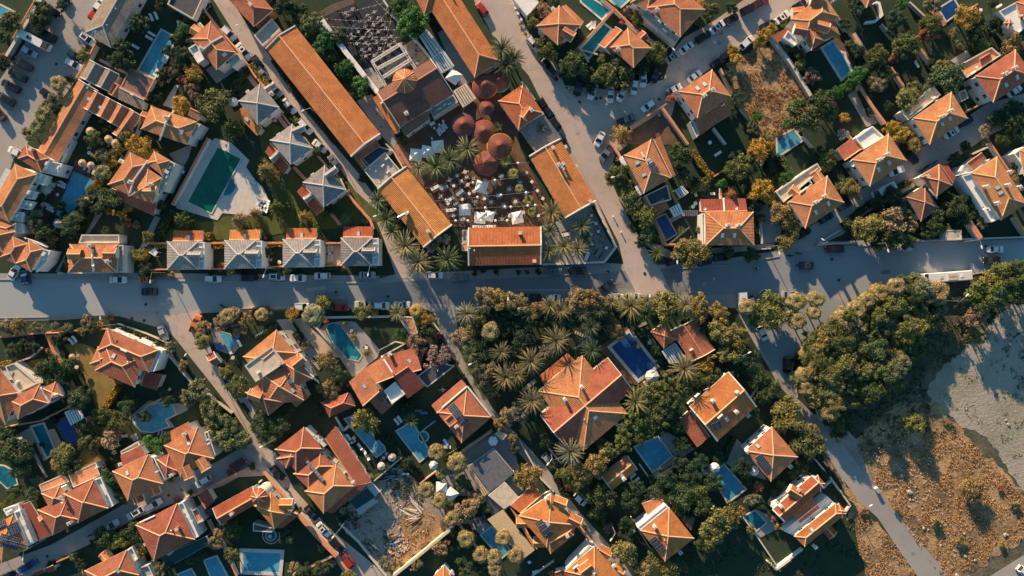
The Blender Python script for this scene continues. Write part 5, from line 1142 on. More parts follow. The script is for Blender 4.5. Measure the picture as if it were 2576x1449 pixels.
house('the brown lawn house', 'irregular orange house with white chimney boxes beside the brown lawn', [('H', (1075, 402, 1598, 622, 1500, 850), 5.6, 't'), ('H', (1040, 520, 1440, 690, 1357, 1000), 5.5, 't'), ('H', (985, 588, 902, 762, 1060, 850), 5.3, 't'), ('S', (1460, 848, 1420, 982, 1572, 1030, 1638, 878), 3.2, 'r', {'rise': .2}), ('F', (1590, 615, 1645, 625, 1560, 838, 1515, 842), 4.8, 'w')], [('tank', 1255, 628), ('sk', 1145, 685), ('vent', 1300, 745)])
for q in ((1165, 405, 1300, 470, 1290, 500, 1180, 440), (1430, 500, 1540, 550, 1520, 590, 1410, 540)): canopy(q, 3.2, 'flat_white', 'white terrace awning')
house('the lower left edge house', 'orange house with inner white terrace at the lower left edge', [('H', (180, 1055, 55, 1378, -130, 1130), 5.6, 't'), ('H', (90, 1130, 400, 968, 490, 1160), 5.5, 't'), ('H', (430, 1010, 560, 940, 635, 1085), 5.3, 't'), ('F', (60, 785, 150, 752, 390, 955, 195, 1048), 3.4, 'b')], [('sk', 110, 855), ('ch', 575, 1075), ('ac', 180, 950), ('pw', 400, 975, 500, 1155)])
house('the tiny tiled hut', 'tiny orange tiled hut by the small pool near the lower left street', [('G', (2150, 640, 2070, 680, 2150, 790), 2.6, 't')], [], cat='hut')
house('the little brick shelter', 'little red hipped shelter on the garden wall left of the brown lawn', [('S', (470, 455, 605, 450, 580, 520, 520, 580), 2.4, 'r', {'nowin': 1})], [], cat='shelter')
canopy((650, 1250, 790, 1195, 845, 1310, 712, 1380), 2.7, 'flat_white', 'white corrugated canopy', slats=True)
S(1, 2)
house('the roof terraced house', 'big orange house with a pale roof terrace and many hips near the lower left street', [('H', (-130, 690, 205, 418, 405, 655), 6, 't'), ('H', (225, 720, 420, 640, 572, 915), 5.9, 't'), ('H', (30, 850, 400, 770, 480, 1130, 90, 1180), 5.8, 't'), ('H', (60, 950, -110, 1050, 125, 1285, 290, 1150), 5.6, 't'), ('S', (300, 1080, 480, 1010, 530, 1100, 400, 1200), 4, 'r', {'rise': .4, 'nowin': 1}), ('F', (-110, 780, 165, 585, 290, 755, 0, 945), 6.9, 'b', {'par': .3})], [('chb', 245, 760), ('sk', 345, 940), ('sk', 370, 1030), ('ac', 30, 850), ('ac', 20, 890), ('dor', 430, 740, 480, 700), ('pw', 490, 800, 640, 960), ('dor', 0, 1080, -60, 1060)])
house('the modern stepped house', 'modern house of stepped flat orange and ribbed red roofs above the teal pool', [('S', (1085, 1180, 1250, 1035, 1095, 800, 935, 945), 4.4, 't', {'rise': 1.2}), ('S', (1215, 955, 1395, 885, 1280, 690, 1095, 805), 5.4, 't', {'rise': 1.2}), ('S', (1400, 885, 1672, 815, 1600, 600, 1282, 690), 4.2, 't', {'rise': 1.2}), ('S', (1390, 885, 1540, 785, 1700, 985, 1525, 1115), 4.6, 'r', {'rise': 1.4}), ('S', (1130, 1105, 1250, 1010, 1388, 1170, 1265, 1275), 3.9, 'r', {'rise': 1.2}), ('F', (1290, 1030, 1400, 940, 1503, 1065, 1370, 1168), 5, 'w')],
      [('pw', 1270, 690, 1400, 890), ('sol', 1260, 1085, 1310, 1155, 2), ('sk', 1545, 732), ('sk', 1092, 988), ('ch', 1355, 668), ('ac', 1330, 1090)])
house('the dark tree shaded roof', 'dark flat roof under brown trees beside the modern stepped house', [('F', (1622, 885, 1830, 735, 2000, 785, 1722, 1002), 3.4, 'd', {'par': .1})], [('vent', 1800, 800), ('vent', 1830, 830)])
house('the five panel house', 'orange house with a row of five solar panels and a lit tile strip', [('H', (1818, 1248, 2122, 988, 2372, 1300), 5.3, 't'), ('S', (1825, 1255, 2128, 992, 2065, 922, 1765, 1180), 4.7, 't', {'rise': .7}), ('F', (1895, 1330, 1975, 1262, 2030, 1335, 1950, 1400), 5.9, 'm', {'nowin': 1, 'par': .3})], [('pw', 1822, 1250, 2125, 990, 2365, 1290), ('sol', 1975, 1195, 2100, 1345, 5), ('ch', 2020, 1385)])
house('the small hipped pavilion', 'small brown hipped pavilion roof between the two big lower left houses', [('H', (650, 1150, 925, 1055, 1000, 1190, 740, 1300), 3.2, 'r', {'rise': 1.3})], [])
house('the brown flat garage', 'brown flat roofed garage beside golden trees below the main road', [('F', (1440, 292, 1580, 290, 1632, 450, 1572, 482), 3, 'f', {'par': .1})], [], cat='garage')
S(2, 2)
house('the star shaped villa', 'large villa with a star shaped orange and dark red roof, the biggest roof of all', [('H', (710, 675, 1165, 1265, 720, 1640, 265, 1040), 5, 't', {'rise': 1.95}), ('G', (962, 700, 285, 1278, 545, 1602, 1216, 1030), 5.02, 't', {'rise': 1.91}), ('S', (630, 725, 325, 972, 277, 885, 560, 655), 3.4, 'o', {'rise': .5})], [('ch', 700, 990), ('ch', 530, 1115), ('ch', 1045, 1360), ('sk', 840, 1305), ('vent', 725, 1320)])
house('the dark red pavilions', 'dark red roofed pavilion complex in shade right of the deep blue pool', [('H', (1395, 440, 1545, 345, 1650, 520, 1530, 612), 3.6, 'r'), ('G', (1600, 430, 1800, 740, 2040, 620, 1840, 310), 3.8, 'r'), ('H', (1830, 590, 1990, 580, 2050, 700, 1830, 740), 3.2, 'r')], [('ac', 1800, 620)])
canopy((1510, 640, 1640, 552, 1770, 730, 1590, 762), 2.8, 'glass_pale', 'pale slatted pergola', slats=True, cat='pergola')
house('the water tank house', 'orange gabled house with a white roof tank and solar panels right of the dense trees', [('G', (1785, 1190, 2175, 845, 2457, 1195), 5.2, 'o', {'verge': 1}), ('S', (1985, 1490, 1800, 1232, 1675, 1345, 1865, 1605), 3.2, 'r', {'rise': .6})], [('ch', 2010, 1130), ('ch', 2255, 1045), ('ch', 2245, 1240), ('ch', 2360, 1275), ('tank', 2090, 1290), ('sol', 2030, 1390, 2075, 1370, 2), ('sk', 2160, 1322)])
S(3, 3)
house('the right hand road house', 'orange hip roofed house with solar panels left of the lower right road', [('H', (-230, 190, 40, -56, 300, 252), 5.6, 't')], [('ch', 205, 335), ('ch', -220, 185), ('sol', -90, 250, -10, 350, 4), ('sk', -105, 140)])
house('the upper long twin house', 'upper of two long orange roofs in the lower right corner garden', [('G', (45, 780, 440, 440, 560, 562), 5.4, 'o', {'verge': 1}), ('H', (455, 510, 500, 430, 575, 520), 5.3, 'o', {'nowin': 1}), ('S', (440, 655, 235, 820, 325, 918, 520, 765), 3.4, 'r', {'rise': .5}), ('F', (185, 590, 70, 680, 30, 740, 130, 690), 3, 'w')], [('dor', 265, 600, 215, 570), ('ch', 115, 735), ('sk', 250, 765), ('chb', 290, 570)])
house('the lower long twin house', 'lower of two long orange roofs in the lower right corner garden', [('H', (262, 1050, 680, 715, 788, 820), 5.4, 'o'), ('H', (670, 780, 710, 715, 788, 800), 5.35, 'o', {'nowin': 1}), ('F', (150, 990, 590, 640, 660, 710, 270, 1045), 3.2, 'w')], [('dor', 600, 985, 640, 1030), ('sk', 443, 985), ('ch', 455, 1140)])
S(2, 3)
house('the solar pyramid house', 'orange pyramid roofed house with white terrace and slanted solar panels', [('H', (1290, 990, 1582, 757, 1832, 1070), 5.6, 'o'), ('F', (1258, 955, 1540, 728, 1575, 755, 1290, 985), 5.2, 'w'), ('S', (1540, 735, 1370, 845, 1305, 720, 1490, 655), 3.2, 'r', {'rise': .4})], [('sol', 1420, 1080, 1500, 1160, 4), ('ch', 1430, 940), ('ch', 1682, 1195), ('vent', 1530, 1080)])
house('the many hipped house', 'orange house with many small hips and four solar panels at the bottom centre', [('H', (65, 842, 395, 622, 680, 938), 5.8, 'o'), ('H', (250, 1030, 640, 930, 620, 1040, 390, 1225), 5.6, 'o'), ('S', (85, 810, 300, 625, 205, 540, -20, 740), 3.4, 'o', {'rise': .6}), ('S', (70, 850, 250, 1170, 225, 1180, -20, 760), 3.3, 'o', {'rise': .5, 'nowin': 1})], [('sol', 280, 910, 375, 1025, 4), ('ch', 345, 660), ('chb', 555, 1030), ('sk', 360, 925), ('dor', 110, 905, 60, 905), ('dor', 480, 700, 530, 720), ('dor', 630, 880, 690, 910), ('dor', 280, 1100, 220, 1100)])
house('the bottom edge orange house', 'orange house with white terrace cut by the bottom edge right of centre', [('H', (530, 1400, 830, 1150, 1115, 1485), 5.8, 'o'), ('F', (540, 1370, 770, 1130, 830, 1150, 570, 1400), 4.6, 'w'), ('S', (430, 1410, 560, 1370, 600, 1500, 430, 1520), 3.2, 'r', {'rise': .4})], [('tank', 640, 1350), ('ch', 1020, 1330), ('dor', 930, 1200, 1000, 1240), ('dor', 1060, 1380, 1110, 1410), ('sk', 820, 1412), ('dor', 740, 1360, 700, 1390)])
house('the small gabled garden house', 'small orange gabled garden house between the dense trees and square pool', [('G', (1160, 238, 902, 450, 1005, 590), 3, 'o')], [('ch', 1120, 460), ('sk', 1100, 430)])
canopy((-245, 882, -90, 782, 228, 1188, 105, 1282), 3, 'straw', 'straw roofed shade shelter', cat='shelter', frame='wood_brown')
canopy((1660, 830, 1760, 790, 1840, 870, 1800, 990), 2.6, 'straw_dark', 'dark straw shade roof', cat='shelter', frame='wood_brown')
S(1, 3)
house('the metal duct house', 'large red orange house with a shiny ribbed metal duct on the roof', [('H', (190, 175, 480, -50, 692, 168), 6, 't'), ('H', (375, 420, 650, 190, 805, 345), 5.7, 't'), ('H', (490, 595, 805, 320, 995, 545), 6, 't'), ('H', (300, 365, 205, 270, 400, 90, 520, 240), 5.8, 't'), ('S', (700, 60, 1010, 525, 1165, 495, 800, -60), 3.8, 'r', {'rise': .6}), ('S', (1000, 535, 700, 790, 768, 822, 1162, 505), 4, 'r', {'rise': .4})], [('duct', 520, 285, 685, 490), ('ch', 620, 45), ('ac', 900, 400), ('ac', 980, 495), ('ac', 660, 80)])
house('the turreted orange house', 'orange house with a conical turret and stone walls beside the lower left street', [('H', (-20, 740, 150, 602, 352, 832), 5.6, 'o'), ('S', (190, 965, 360, 800, 430, 842, 270, 965), 3.4, 'r', {'rise': .4}), ('G', (-436, 765, -36, 545, 40, 700, -350, 930), 5, 'o', {'rf': .6}), ('F', (-30, 915, 190, 968, 160, 1010, -30, 1000), 3, 'd', {'par': .05})], [('cone', 30, 645, 82, 6.6), ('chb', -230, 810), ('dor', 310, 720, 360, 720), ('ac', 50, 490)], wall='stone')
canopy((2150, 340, 2390, 165, 2600, 410, 2355, 600), 3, 'canvas_grey', 'large dark grey shade roof')
canopy((2340, 640, 2500, 500, 2650, 670, 2495, 775), 3, 'flat_beige', 'pale beige shade roof')
canopy((2110, 345, 2160, 325, 2362, 600, 2290, 650), 2.5, 'straw', 'narrow straw pergola strip', slats=True, frame='wood_brown')
canopy((2440, -20, 2530, 30, 2480, 90, 2400, 20), 2.5, 'straw', 'small straw shelter', frame='wood_brown')
canopy((1120, 545, 1165, 510, 1250, 600, 1180, 650), 2.2, 'glass_pale', 'white framed glass greenhouse roof', slats=True)
canopy((940, 690, 1120, 560, 1200, 650, 1010, 780), 2.2, 'canvas_teal', 'dark teal sheet shelter')
canopy((1010, 780, 1180, 680, 1225, 700, 1040, 835), 2.4, 'flat_concrete', 'grey sheet lean-to')
house('the bottom orange roof tip', 'orange roof tip cut by the bottom edge near three palms', [('H', (1770, 1465, 1890, 1345, 2010, 1475), 4, 'o')], [('ch', 1968, 1400)])
S(0, 3)
house('the right trio house', 'orange hip roofed house with two front dormers nearest the lower left crossroads', [('H', (1650, 135, 1990, -50, 2155, 268), 6, 't'), ('S', (1740, 130, 1960, 15, 1895, -105, 1712, -10), 5.4, 't', {'rise': .4}), ('H', (1580, 275, 1700, 215, 1810, 400, 1670, 465), 5.6, 't'), ('F', (2060, 0, 2100, -10, 2180, 230, 2140, 245), 4.2, 'b')], [('dor', 2050, 320, 2080, 370), ('dor', 1890, 400, 1910, 450), ('ch', 1880, 10), ('sk', 1900, 112), ('ch', 1750, 420), ('ac', 2100, 70), ('ac', 2110, 110)])
house('the middle trio house', 'orange hip roofed house with twin front dormers, middle of the lower left three', [('H', (1130, 395, 1490, 222, 1642, 522), 6, 't'), ('S', (1245, 345, 1475, 235, 1415, 132, 1210, 235), 5.5, 't', {'rise': .4}), ('F', (1500, 230, 1560, 250, 1670, 470, 1640, 500), 4.2, 'w'), ('F', (1220, 190, 1400, 85, 1420, 140, 1230, 225), 3, 'b')], [('dor', 1555, 565, 1580, 620), ('dor', 1390, 640, 1410, 690), ('ch', 1240, 310), ('sk', 1283, 412), ('ac', 1590, 390)])
house('the sprawling orange house', 'sprawling orange house with flat orange rear terraces on the lower left street', [('H', (640, 622, 945, 475, 1087, 768), 6, 't'), ('H', (380, 785, 690, 640, 838, 890), 5.8, 't'), ('H', (415, 618, 605, 530, 700, 700), 5.6, 't'), ('F', (392, 530, 640, 420, 700, 500, 420, 605), 3.3, 'f', {'par': .1}), ('F', (690, 430, 968, 302, 1012, 440, 740, 560), 3.3, 'f', {'par': .1}), ('F', (962, 470, 1025, 450, 1155, 735, 1092, 768), 4.2, 'w')], [('tank', 660, 540), ('ch', 650, 640), ('dish', 650, 690), ('ac', 990, 350), ('ch', 730, 900), ('dor', 480, 840, 440, 880)])
canopy((210, 735, 300, 700, 512, 1040, 370, 1092), 3, 'roof_red', 'brown tiled carport roof')
house('the panel covered house', 'orange house covered with dark solar panels at the lower left edge', [('H', (-130, 980, 130, 835, 275, 1168), 5.6, 'o'), ('F', (150, 800, 215, 780, 352, 1110, 285, 1150), 4.4, 'w'), ('F', (40, 770, 200, 720, 215, 780, 80, 840), 3.6, 'w')], [('sol', 105, 975, 180, 945, 3), ('sol', 120, 1000, 195, 970, 3), ('sol', 30, 1060, 190, 1110, 6), ('sol', 20, 1100, 170, 1140, 5), ('sol', -20, 940, 40, 910, 3), ('sk', 230, 850), ('sk', 260, 960), ('tank', 110, 790)])
canopy((-60, 1230, 130, 1160, 195, 1215, -20, 1310), 2.6, 'solar', 'dark solar panel carport', cat='canopy')
house('the pale brown hipped house', 'pale brown hip roofed house with white side terrace opposite the parked cars', [('H', (1365, 937, 1782, 718, 1962, 1082), 5.8, 't'), ('F', (1790, 720, 1850, 700, 2010, 1045, 1960, 1070), 4.6, 'w'), ('F', (1930, 790, 1990, 750, 2060, 890, 1990, 920), 3, 'f')], [('chb', 1800, 960), ('chb', 1490, 1110), ('ch', 1730, 1200), ('vent', 1735, 985), ('ac', 1900, 840), ('ac', 1935, 890), ('pw', 1370, 930, 1565, 840)])
canopy((1612, 1262, 2080, 1050, 2112, 1122, 1690, 1362), 2.8, 'canvas_teal', 'dark teal awning behind the pale brown house')
house('the brown bottom edge house', 'brown hip roofed house cut by the bottom edge left of the pools', [('H', (850, 1395, 1275, 1185, 1400, 1440), 5.8, 't'), ('F', (1290, 1175, 1340, 1150, 1400, 1270, 1360, 1300), 4, 'w'), ('F', (1390, 1360, 1500, 1330, 1560, 1449, 1440, 1480), 3.4, 'c')], [('dor', 1085, 1260, 1050, 1220), ('sk', 1190, 1395)])
house('the two little red roofs', 'pair of little red tiled roofs at the bottom left edge', [('S', (335, 1410, 435, 1370, 455, 1410, 350, 1449), 2.6, 'r', {'nowin': 1}), ('S', (460, 1370, 545, 1335, 565, 1390, 480, 1420), 2.6, 'r', {'nowin': 1})], [], cat='shed')
house('the small tiled outbuilding', 'small orange tiled outbuilding across from the parked white cars', [('S', (2075, 765, 2000, 640, 2085, 570, 2160, 695), 3, 'r', {'rise': .5})], [], cat='outbuilding')
# ================================================================= POOLS
S(0, 0)
pool([1630, 310, 1775, 390, 1555, 785, 1405, 705], 'water_blue', base='long blue pool with white float mats', lm='the upper left blue pool', steps=[1640, 320, 1690, 345, 1660, 380, 1620, 360])
pool([0, 55, 140, 125, 70, 195, -60, 140], 'water_blue', base='small bright blue pool')
S(0, 1)
pool([742, 268, 965, 375, 900, 510, 800, 600, 665, 775, 568, 710], 'water_blue', 'g_deck', .2, 'irregular blue pool on dark deck', [745, 275, 700, 360, 800, 400, 850, 325], lm='the left blue pool')
pool([2195, 37, 2425, 152, 2130, 695, 1897, 580], 'water_green', 'g_stone', .25, 'large green swimming pool', lm='the large green pool')
pool([2335, 345, 2365, 375, 2375, 430, 2355, 480, 2310, 515, 2245, 520, 2330, 350], 'water_teal', 'g_stone', .2, 'small teal half round pool')
S(2, 0)
pool([700, -60, 800, -10, 975, 105, 905, 190, 700, 20], 'water_teal', base='narrow teal pool at the top', lm='the narrow teal pool')
pool([960, -60, 1190, -60, 1190, -20, 1085, 75, 965, -20], 'water_blue', base='blue pool cut by the top edge')
pool([922, 248, 988, 298, 770, 580, 690, 505], 'water_teal', 'g_stone', .5, 'long turquoise pool', lm='the long turquoise pool')
S(2, 1)
pool([1447, 757, 1540, 708, 1650, 905, 1550, 965], 'water_deep', 'g_beige', .3, 'narrow deep blue pool', lm='the narrow deep blue pool')
S(3, 0)
pool([550, 490, 650, 430, 705, 530, 760, 545, 770, 600, 830, 700, 740, 790], 'water_blue', 'g_stone', .6, 'blue pool with a stepped alcove', [700, 535, 760, 560, 740, 600, 690, 570], lm='the L shaped pool')
pool([1718, 92, 1862, 0, 1930, 110, 1790, 212], 'water_deep', 'g_stone', .4, 'small deep blue pool', lm='the upper right deep blue pool')
pool([90, 1400, 250, 1310, 335, 1415, 100, 1570], 'water_blue', 'g_stone', .4, 'blue pool beside the dry lot', lm='the pool beside the dry lot')
S(0, 2)
pool([1510, 1175, 1640, 1158, 1740, 1180, 1770, 1268, 1665, 1322, 1700, 1390, 1540, 1449, 1420, 1430, 1342, 1322], 'water_light', 'g_stone', .25, 'free form light blue pool', lm='the free form light blue pool')
pool([570, 1345, 690, 1300, 815, 1540, 700, 1590], 'water_deep', 'g_deck', .5, 'deep blue pool with dark rim', lm='the dark rimmed blue pool')
pool([330, 1400, 440, 1370, 565, 1650, 478, 1695], 'water_teal', 'g_stone', .5, 'narrow dark teal pool')
pool([2205, 435, 2320, 472, 2382, 570, 2300, 620], 'water_blue', 'g_paving', .3, 'small blue pool with blue loungers')
S(0, 3)
pool([-60, 330, 50, 345, 150, 400, 178, 520, 80, 560, -20, 470], 'water_teal', 'g_stone', .3, 'curved teal pool at the left edge')
pool([2065, 1292, 2180, 1252, 2290, 1455, 2155, 1510], 'water_blue', 'g_stone', .4, 'blue rectangular pool at the bottom', lm='the bottom blue pool')
pool([1800, 1430, 1925, 1378, 2000, 1500, 1870, 1560], 'water_blue', 'g_stone', .3, 'small blue pool cut by the bottom edge')
S(1, 3)
pool([-125, 1205, 250, 1218, 232, 1408, -118, 1392], 'water_blue', 'g_stone', .9, 'wide blue pool with pale stone rim', [-115, 1215, -40, 1218, -40, 1240, -115, 1238], lm='the wide blue pool')
pool([900, -130, 990, -165, 1290, 148, 1300, 182, 1215, 245, 1180, 200], 'water_light', 'g_stone', .3, 'long light blue garden pool', lm='the long light blue pool')
pool([1420, -10, 1570, -95, 1640, 20, 1665, 60, 1750, 208, 1650, 290], 'water_blue', 'g_stone', .35, 'bright blue garden pool', lm='the bright blue garden pool')
pool([1660 + 48 * math.cos(t) for _ in ()] or [v for k in range(10) for v in (1685 + 48 * math.cos(k * .628), 45 + 48 * math.sin(k * .628))], 'water_teal', 'g_stone', .3, 'little round whirlpool')
pool([2270, 1035, 2372, 955, 2560, 1188, 2465, 1265], 'water_blue', 'g_stone', .35, 'blue pool below the straw shelter', lm='the blue pool by the straw shelter')
S(1, 2)
pool([712, 400, 740, 365, 785, 352, 850, 372, 1065, 680, 1030, 730, 925, 712, 760, 520], 'water_teal', 'g_beige', .25, 'long deep teal pool with curved end', [960, 680, 1030, 690, 1010, 740, 930, 730], lm='the long teal pool')
S(2, 2)
pool([1000, 595, 1180, 450, 1442, 785, 1270, 915], 'water_deep', 'g_stone', .8, 'large deep blue villa pool', lm='the large deep blue pool')
S(2, 3)
pool([1240, 150, 1470, 52, 1603, 240, 1415, 393], 'water_blue', 'g_stone', .4, 'square blue pool among dark trees', lm='the square blue pool')
pool([2010, 440, 2130, 332, 2342, 572, 2170, 700], 'water_blue', 'g_stone', .4, 'rectangular blue pool with white parasol', lm='the pool with white parasol')
pool([2340, 850, 2440, 792, 2550, 910, 2460, 985], 'water_teal', 'g_stone', .3, 'small teal blue pool', lm='the small teal pool')
# ================================================================= WALLS AND HEDGES
OW = dict(); WW = dict(cap='coping_stone', base='plain white garden wall'); SW = dict(cap='coping_stone', body='stone', base='low stone garden wall')
S(0, 0)
wall([415, -20, 300, 170, 200, 330, 60, 560], 1.6, .6, **SW); wall([350, 0, 130, 380], 1.4, .3); wall([955, 450, 870, 620, 770, 780], 1.8, .5)
wall([2040, 80, 2130, 200, 2400, 520, 2576, 780], 1.6, .4); wall([2576, 780, 2740, 960], 1.4, .35)
wall([1520, 1060, 1700, 760], 1.4, .35); wall([1440, 1160, 1350, 1380, 1300, 1460], 1.6, .35, **WW)
S(1, 0)
wall([645, 175, 900, 520, 1220, 925], 3.0, 1.0, 'flat_white', 'stucco_white', 'tall white fence beside the event yard')
wall([1270, -20, 1450, 250, 1610, 400, 1770, 600], 2.8, .35, **WW); wall([20, 800, 250, 1130, 330, 1240], 1.3, .3); wall([480, 1380, 620, 1570], 1.3, .3)
S(2, 0)
wall([1030, 88, 630, 520], 1.8, .4); wall([1030, 88, 1240, 290, 1470, 450], 1.8, .4); wall([900, -20, 1030, 88], 1.8, .3)
wall([1555, 1045, 1190, 1280], 1.5, .5); wall([1520, 1090, 1640, 1260, 1770, 1449], 1.8, .5); wall([2100, 690, 2200, 900, 2260, 1030], 1.6, .4); wall([2290, 1060, 2400, 1200], 1.6, .5)
wall([2030, 1290, 2150, 1449], 1.6, .4, **SW); wall([1000, 1440, 1080, 1560, 1120, 1640], 1.4, .5); wall([100, 820, 230, 1000], 1.2, .3, **SW); wall([400, 650, 480, 800], 1.2, .3)
wall([860, 545, 700, 500, 770, 620], .8, .3, **WW)
S(3, 0)
wall([30, 360, 240, 640, 430, 960], 1.8, .7, **SW); wall([700, 170, 860, 390, 1010, 630], 1.8, .4); wall([1150, 240, 1260, 380], 1.6, .3, **SW); wall([1540, 490, 1690, 690], 1.7, .5); wall([1240, 680, 1370, 870], 1.6, .5)
wall([920, 860, 1060, 1080, 1180, 1240], 1.7, .6); wall([1430, 20, 1620, 200], 1.4, .3, **SW); wall([355, 1370, 450, 1480], 1.4, .35, **SW); wall([2110, 40, 2000, 110], 1.5, .3)
wall([985, 225, 1080, 215, 1150, 150, 1120, 30, 1080, 20], 1.2, .5, 'flat_white', 'stucco_white', 'curved white terrace wall'); wall([1990, 1130, 2120, 1060], 1.5, .35); wall([760, 1300, 850, 1400], 1.5, .3)
S(3, 1)
wall([2240, -10, 2420, 260, 2576, 460], 1.7, .4); wall([490, 1010, 740, 860], .9, .25, **SW); wall([490, 1015, 900, 990], .9, .3, **SW); wall([1370, 985, 1800, 965], 1.0, .3, **SW); wall([1990, 715, 2140, 945], 2.2, 1.0); wall([1950, 960, 2600, 935], 1.3, .3, **SW)
wall([2480, 740, 2600, 920], 1.4, .8); wall([2060, 100, 2240, 20], 1.4, .3, **SW)
S(2, 1)
wall([830, 590, 930, 800, 1045, 1040, 930, 1188, 310, 1212], 1.0, .45, 'coping_stone', 'stone', 'low pale wall around the garden court'); wall([1330, 520, 1440, 760, 1550, 1015, 1720, 1010], 1.8, .5); wall([2030, 330, 2180, 230], 1.4, .3); wall([2105, 440, 2110, 560], 1.6, .4)
wall([1720, 1000, 1930, 1000], 1.6, .3, **WW); wall([2440, 1060, 2600, 1050], .8, .25, **SW); wall([2500, 680, 2520, 1000], 1.2, .3, **WW); wall([1590, 1000, 1780, 840], .5, .3, **WW)
S(0, 1)
for x in (1490, 2090, 2680, 3240): wall([x, 1000, x + 190, 998], 1.5, .45)
wall([1430, 1268, 1680, 1262], 1.5, .35); wall([2080, 1258, 2250, 1255], 1.5, .35); wall([2660, 1240, 2850, 1232], 1.5, .35); wall([3270, 1225, 3430, 1220], 1.5, .35)
wall([580, 1300, 1310, 1290], .9, .3, **SW); wall([2090, -60, 1900, 300, 1730, 610], 1.8, .5); wall([730, -40, 620, 180], 1.8, .5, 'flat_white', 'stucco_white', 'straight white garden wall'); wall([1310, 30, 1240, 180], 1.4, .3)
S(1, 1)
wall([380, 235, 500, 360], 1.5, .6); wall([615, 115, 700, 210], 1.4, .4); wall([730, 670, 840, 805], 1.5, .6); wall([905, 480, 1000, 600, 1150, 770, 1180, 850], 1.5, .5); wall([850, 350, 900, 460], 1.2, .3, **SW)
wall([1310, 0, 1370, 60, 1480, 240], 1.2, .25, **WW)
S(0, 2)
wall([-40, 500, 450, 450, 1050, 412], 1.6, .4); wall([455, 450, 540, 640, 620, 760, 770, 1040], 1.6, .6); wall([1185, 358, 1450, 450, 1700, 560], .9, .25, **SW); wall([1700, 680, 1930, 960, 2010, 1010], 1.3, .4, **SW)
wall([1445, 1200, 1640, 1105], 1.6, .35); wall([870, 1310, 950, 1430, 1090, 1390], 1.3, .5); wall([60, 1400, 400, 1340, 680, 1200], 1.4, .3); wall([160, 750, 300, 700, 420, 600], .9, .3, **SW); wall([2010, 1010, 2150, 1120, 2330, 1260], 1.2, .3, **SW)
wall([2480, 205, 2590, 200], 1.5, .3); wall([300, 820, 340, 860, 390, 970], 1.0, .2, **WW)
S(1, 2)
wall([670, 297, 980, 292, 1340, 288], 1.0, .45, 'coping_stone', 'stucco_white', 'low white street wall'); wall([480, 300, 620, 420, 800, 620], .8, .3, **SW); wall([1780, 350, 1870, 460], 1.0, .3, **WW); wall([2370, 1290, 2520, 1449], 1.6, .5); wall([1440, 300, 1560, 480], 1.5, .25, **WW)
wall([800, 1300, 880, 1440], .9, .4, **WW); wall([1260, 690, 1500, 560, 1400, 540, 1240, 625], .5, .25, **WW)
S(0, 3)
wall([500, -20, 600, 190], 1.5, .6); wall([1950, 640, 2300, 460, 2500, 365], 1.4, .5); wall([1850, 670, 1950, 635], 1.2, .3); wall([2090, 890, 2140, 1000, 2260, 1180, 2380, 1449], 1.4, .4); wall([760, 1290, 850, 1449], 1.4, .3); wall([570, 1310, 740, 1235], 1.4, .3); wall([400, 1095, 510, 1040], 1.2, .2, **WW); wall([520, 1040, 620, 990], 1.2, .2, **WW)
S(1, 3)
wall([430, 835, 600, 1030, 810, 1245], 2.2, 1.0); wall([800, 1240, 620, 1330, 370, 1449], 1.6, .4); wall([810, 1245, 960, 1449], 1.6, .5); wall([80, 400, 200, 550, 370, 740], 2.0, .6); wall([1380, 1455, 1600, 1280, 1985, 960], 2.4, .5, 'flat_beige', 'stucco_cream', 'tall sunlit wall beside the dirt lot')
wall([860, 940, 1040, 1120, 1310, 1455], .9, .35, **WW); wall([1190, 490, 1460, 260], 1.4, .25, **WW); wall([1650, 520, 1810, 400], 1.2, .3); wall([2050, 220, 2390, -20], 2.0, .5); wall([1780, 600, 1950, 830], 1.4, .3); wall([2060, 960, 2220, 1170], 1.4, .3); wall([820, 60, 1130, 420], .8, .4, **WW); wall([1930, 230, 2040, 160], .8, .2, **WW)
S(2, 2)
wall([40, 20, 900, 20], .1, .1, **SW); wall([2430, 860, 2480, 1000, 2350, 1180], 1.0, .3, **SW); wall([1680, 1390, 1800, 1240], .5, .2, **WW)
S(2, 3)
wall([60, 60, 300, 480, 420, 600], 1.4, .3, **SW); wall([340, 130, 480, 300], 1.2, .25, **WW); wall([680, 940, 810, 1120, 1000, 1320], 1.4, .35); wall([1200, 860, 1400, 1190], 1.2, .25, **WW); wall([2330, 860, 2500, 1100, 2700, 1400], 1.2, .25, **WW); wall([1120, 480, 1250, 640, 1400, 560], .4, .3, **SW); wall([1280, 320, 1400, 490, 1650, 330], .4, .3, **SW); wall([200, 1455, 420, 1300], 1.0, .2, **WW)
S(3, 3)
wall([480, 280, 640, 470, 830, 740, 790, 800], 1.3, .3, **WW); wall([0, 1300, 90, 1380, 350, 1180], 1.3, .4, **WW); wall([90, 1380, 220, 1285], 1.5, .5, 'flat_white', 'stucco_white', 'thick white corner wall'); wall([570, 560, 650, 480], 1.2, .25, **WW)
S(0, 1)
DH = (.05, .085, .035); GH = (.42, .27, .05)
hedge([1160, 200, 1040, 420, 940, 620, 760, 950, 620, 1290], 1.4, 1.8, DH, 'long dark green hedge'); hedge([1740, 670, 1650, 830, 1560, 960], 1.6, 1.6, (.10, .12, .04)); hedge([1470, 1060, 1410, 1240], 1.4, 1.6, GH, 'golden hedge'); hedge([2080, 885, 2080, 970], 1.6, 1.8, GH, 'golden hedge')
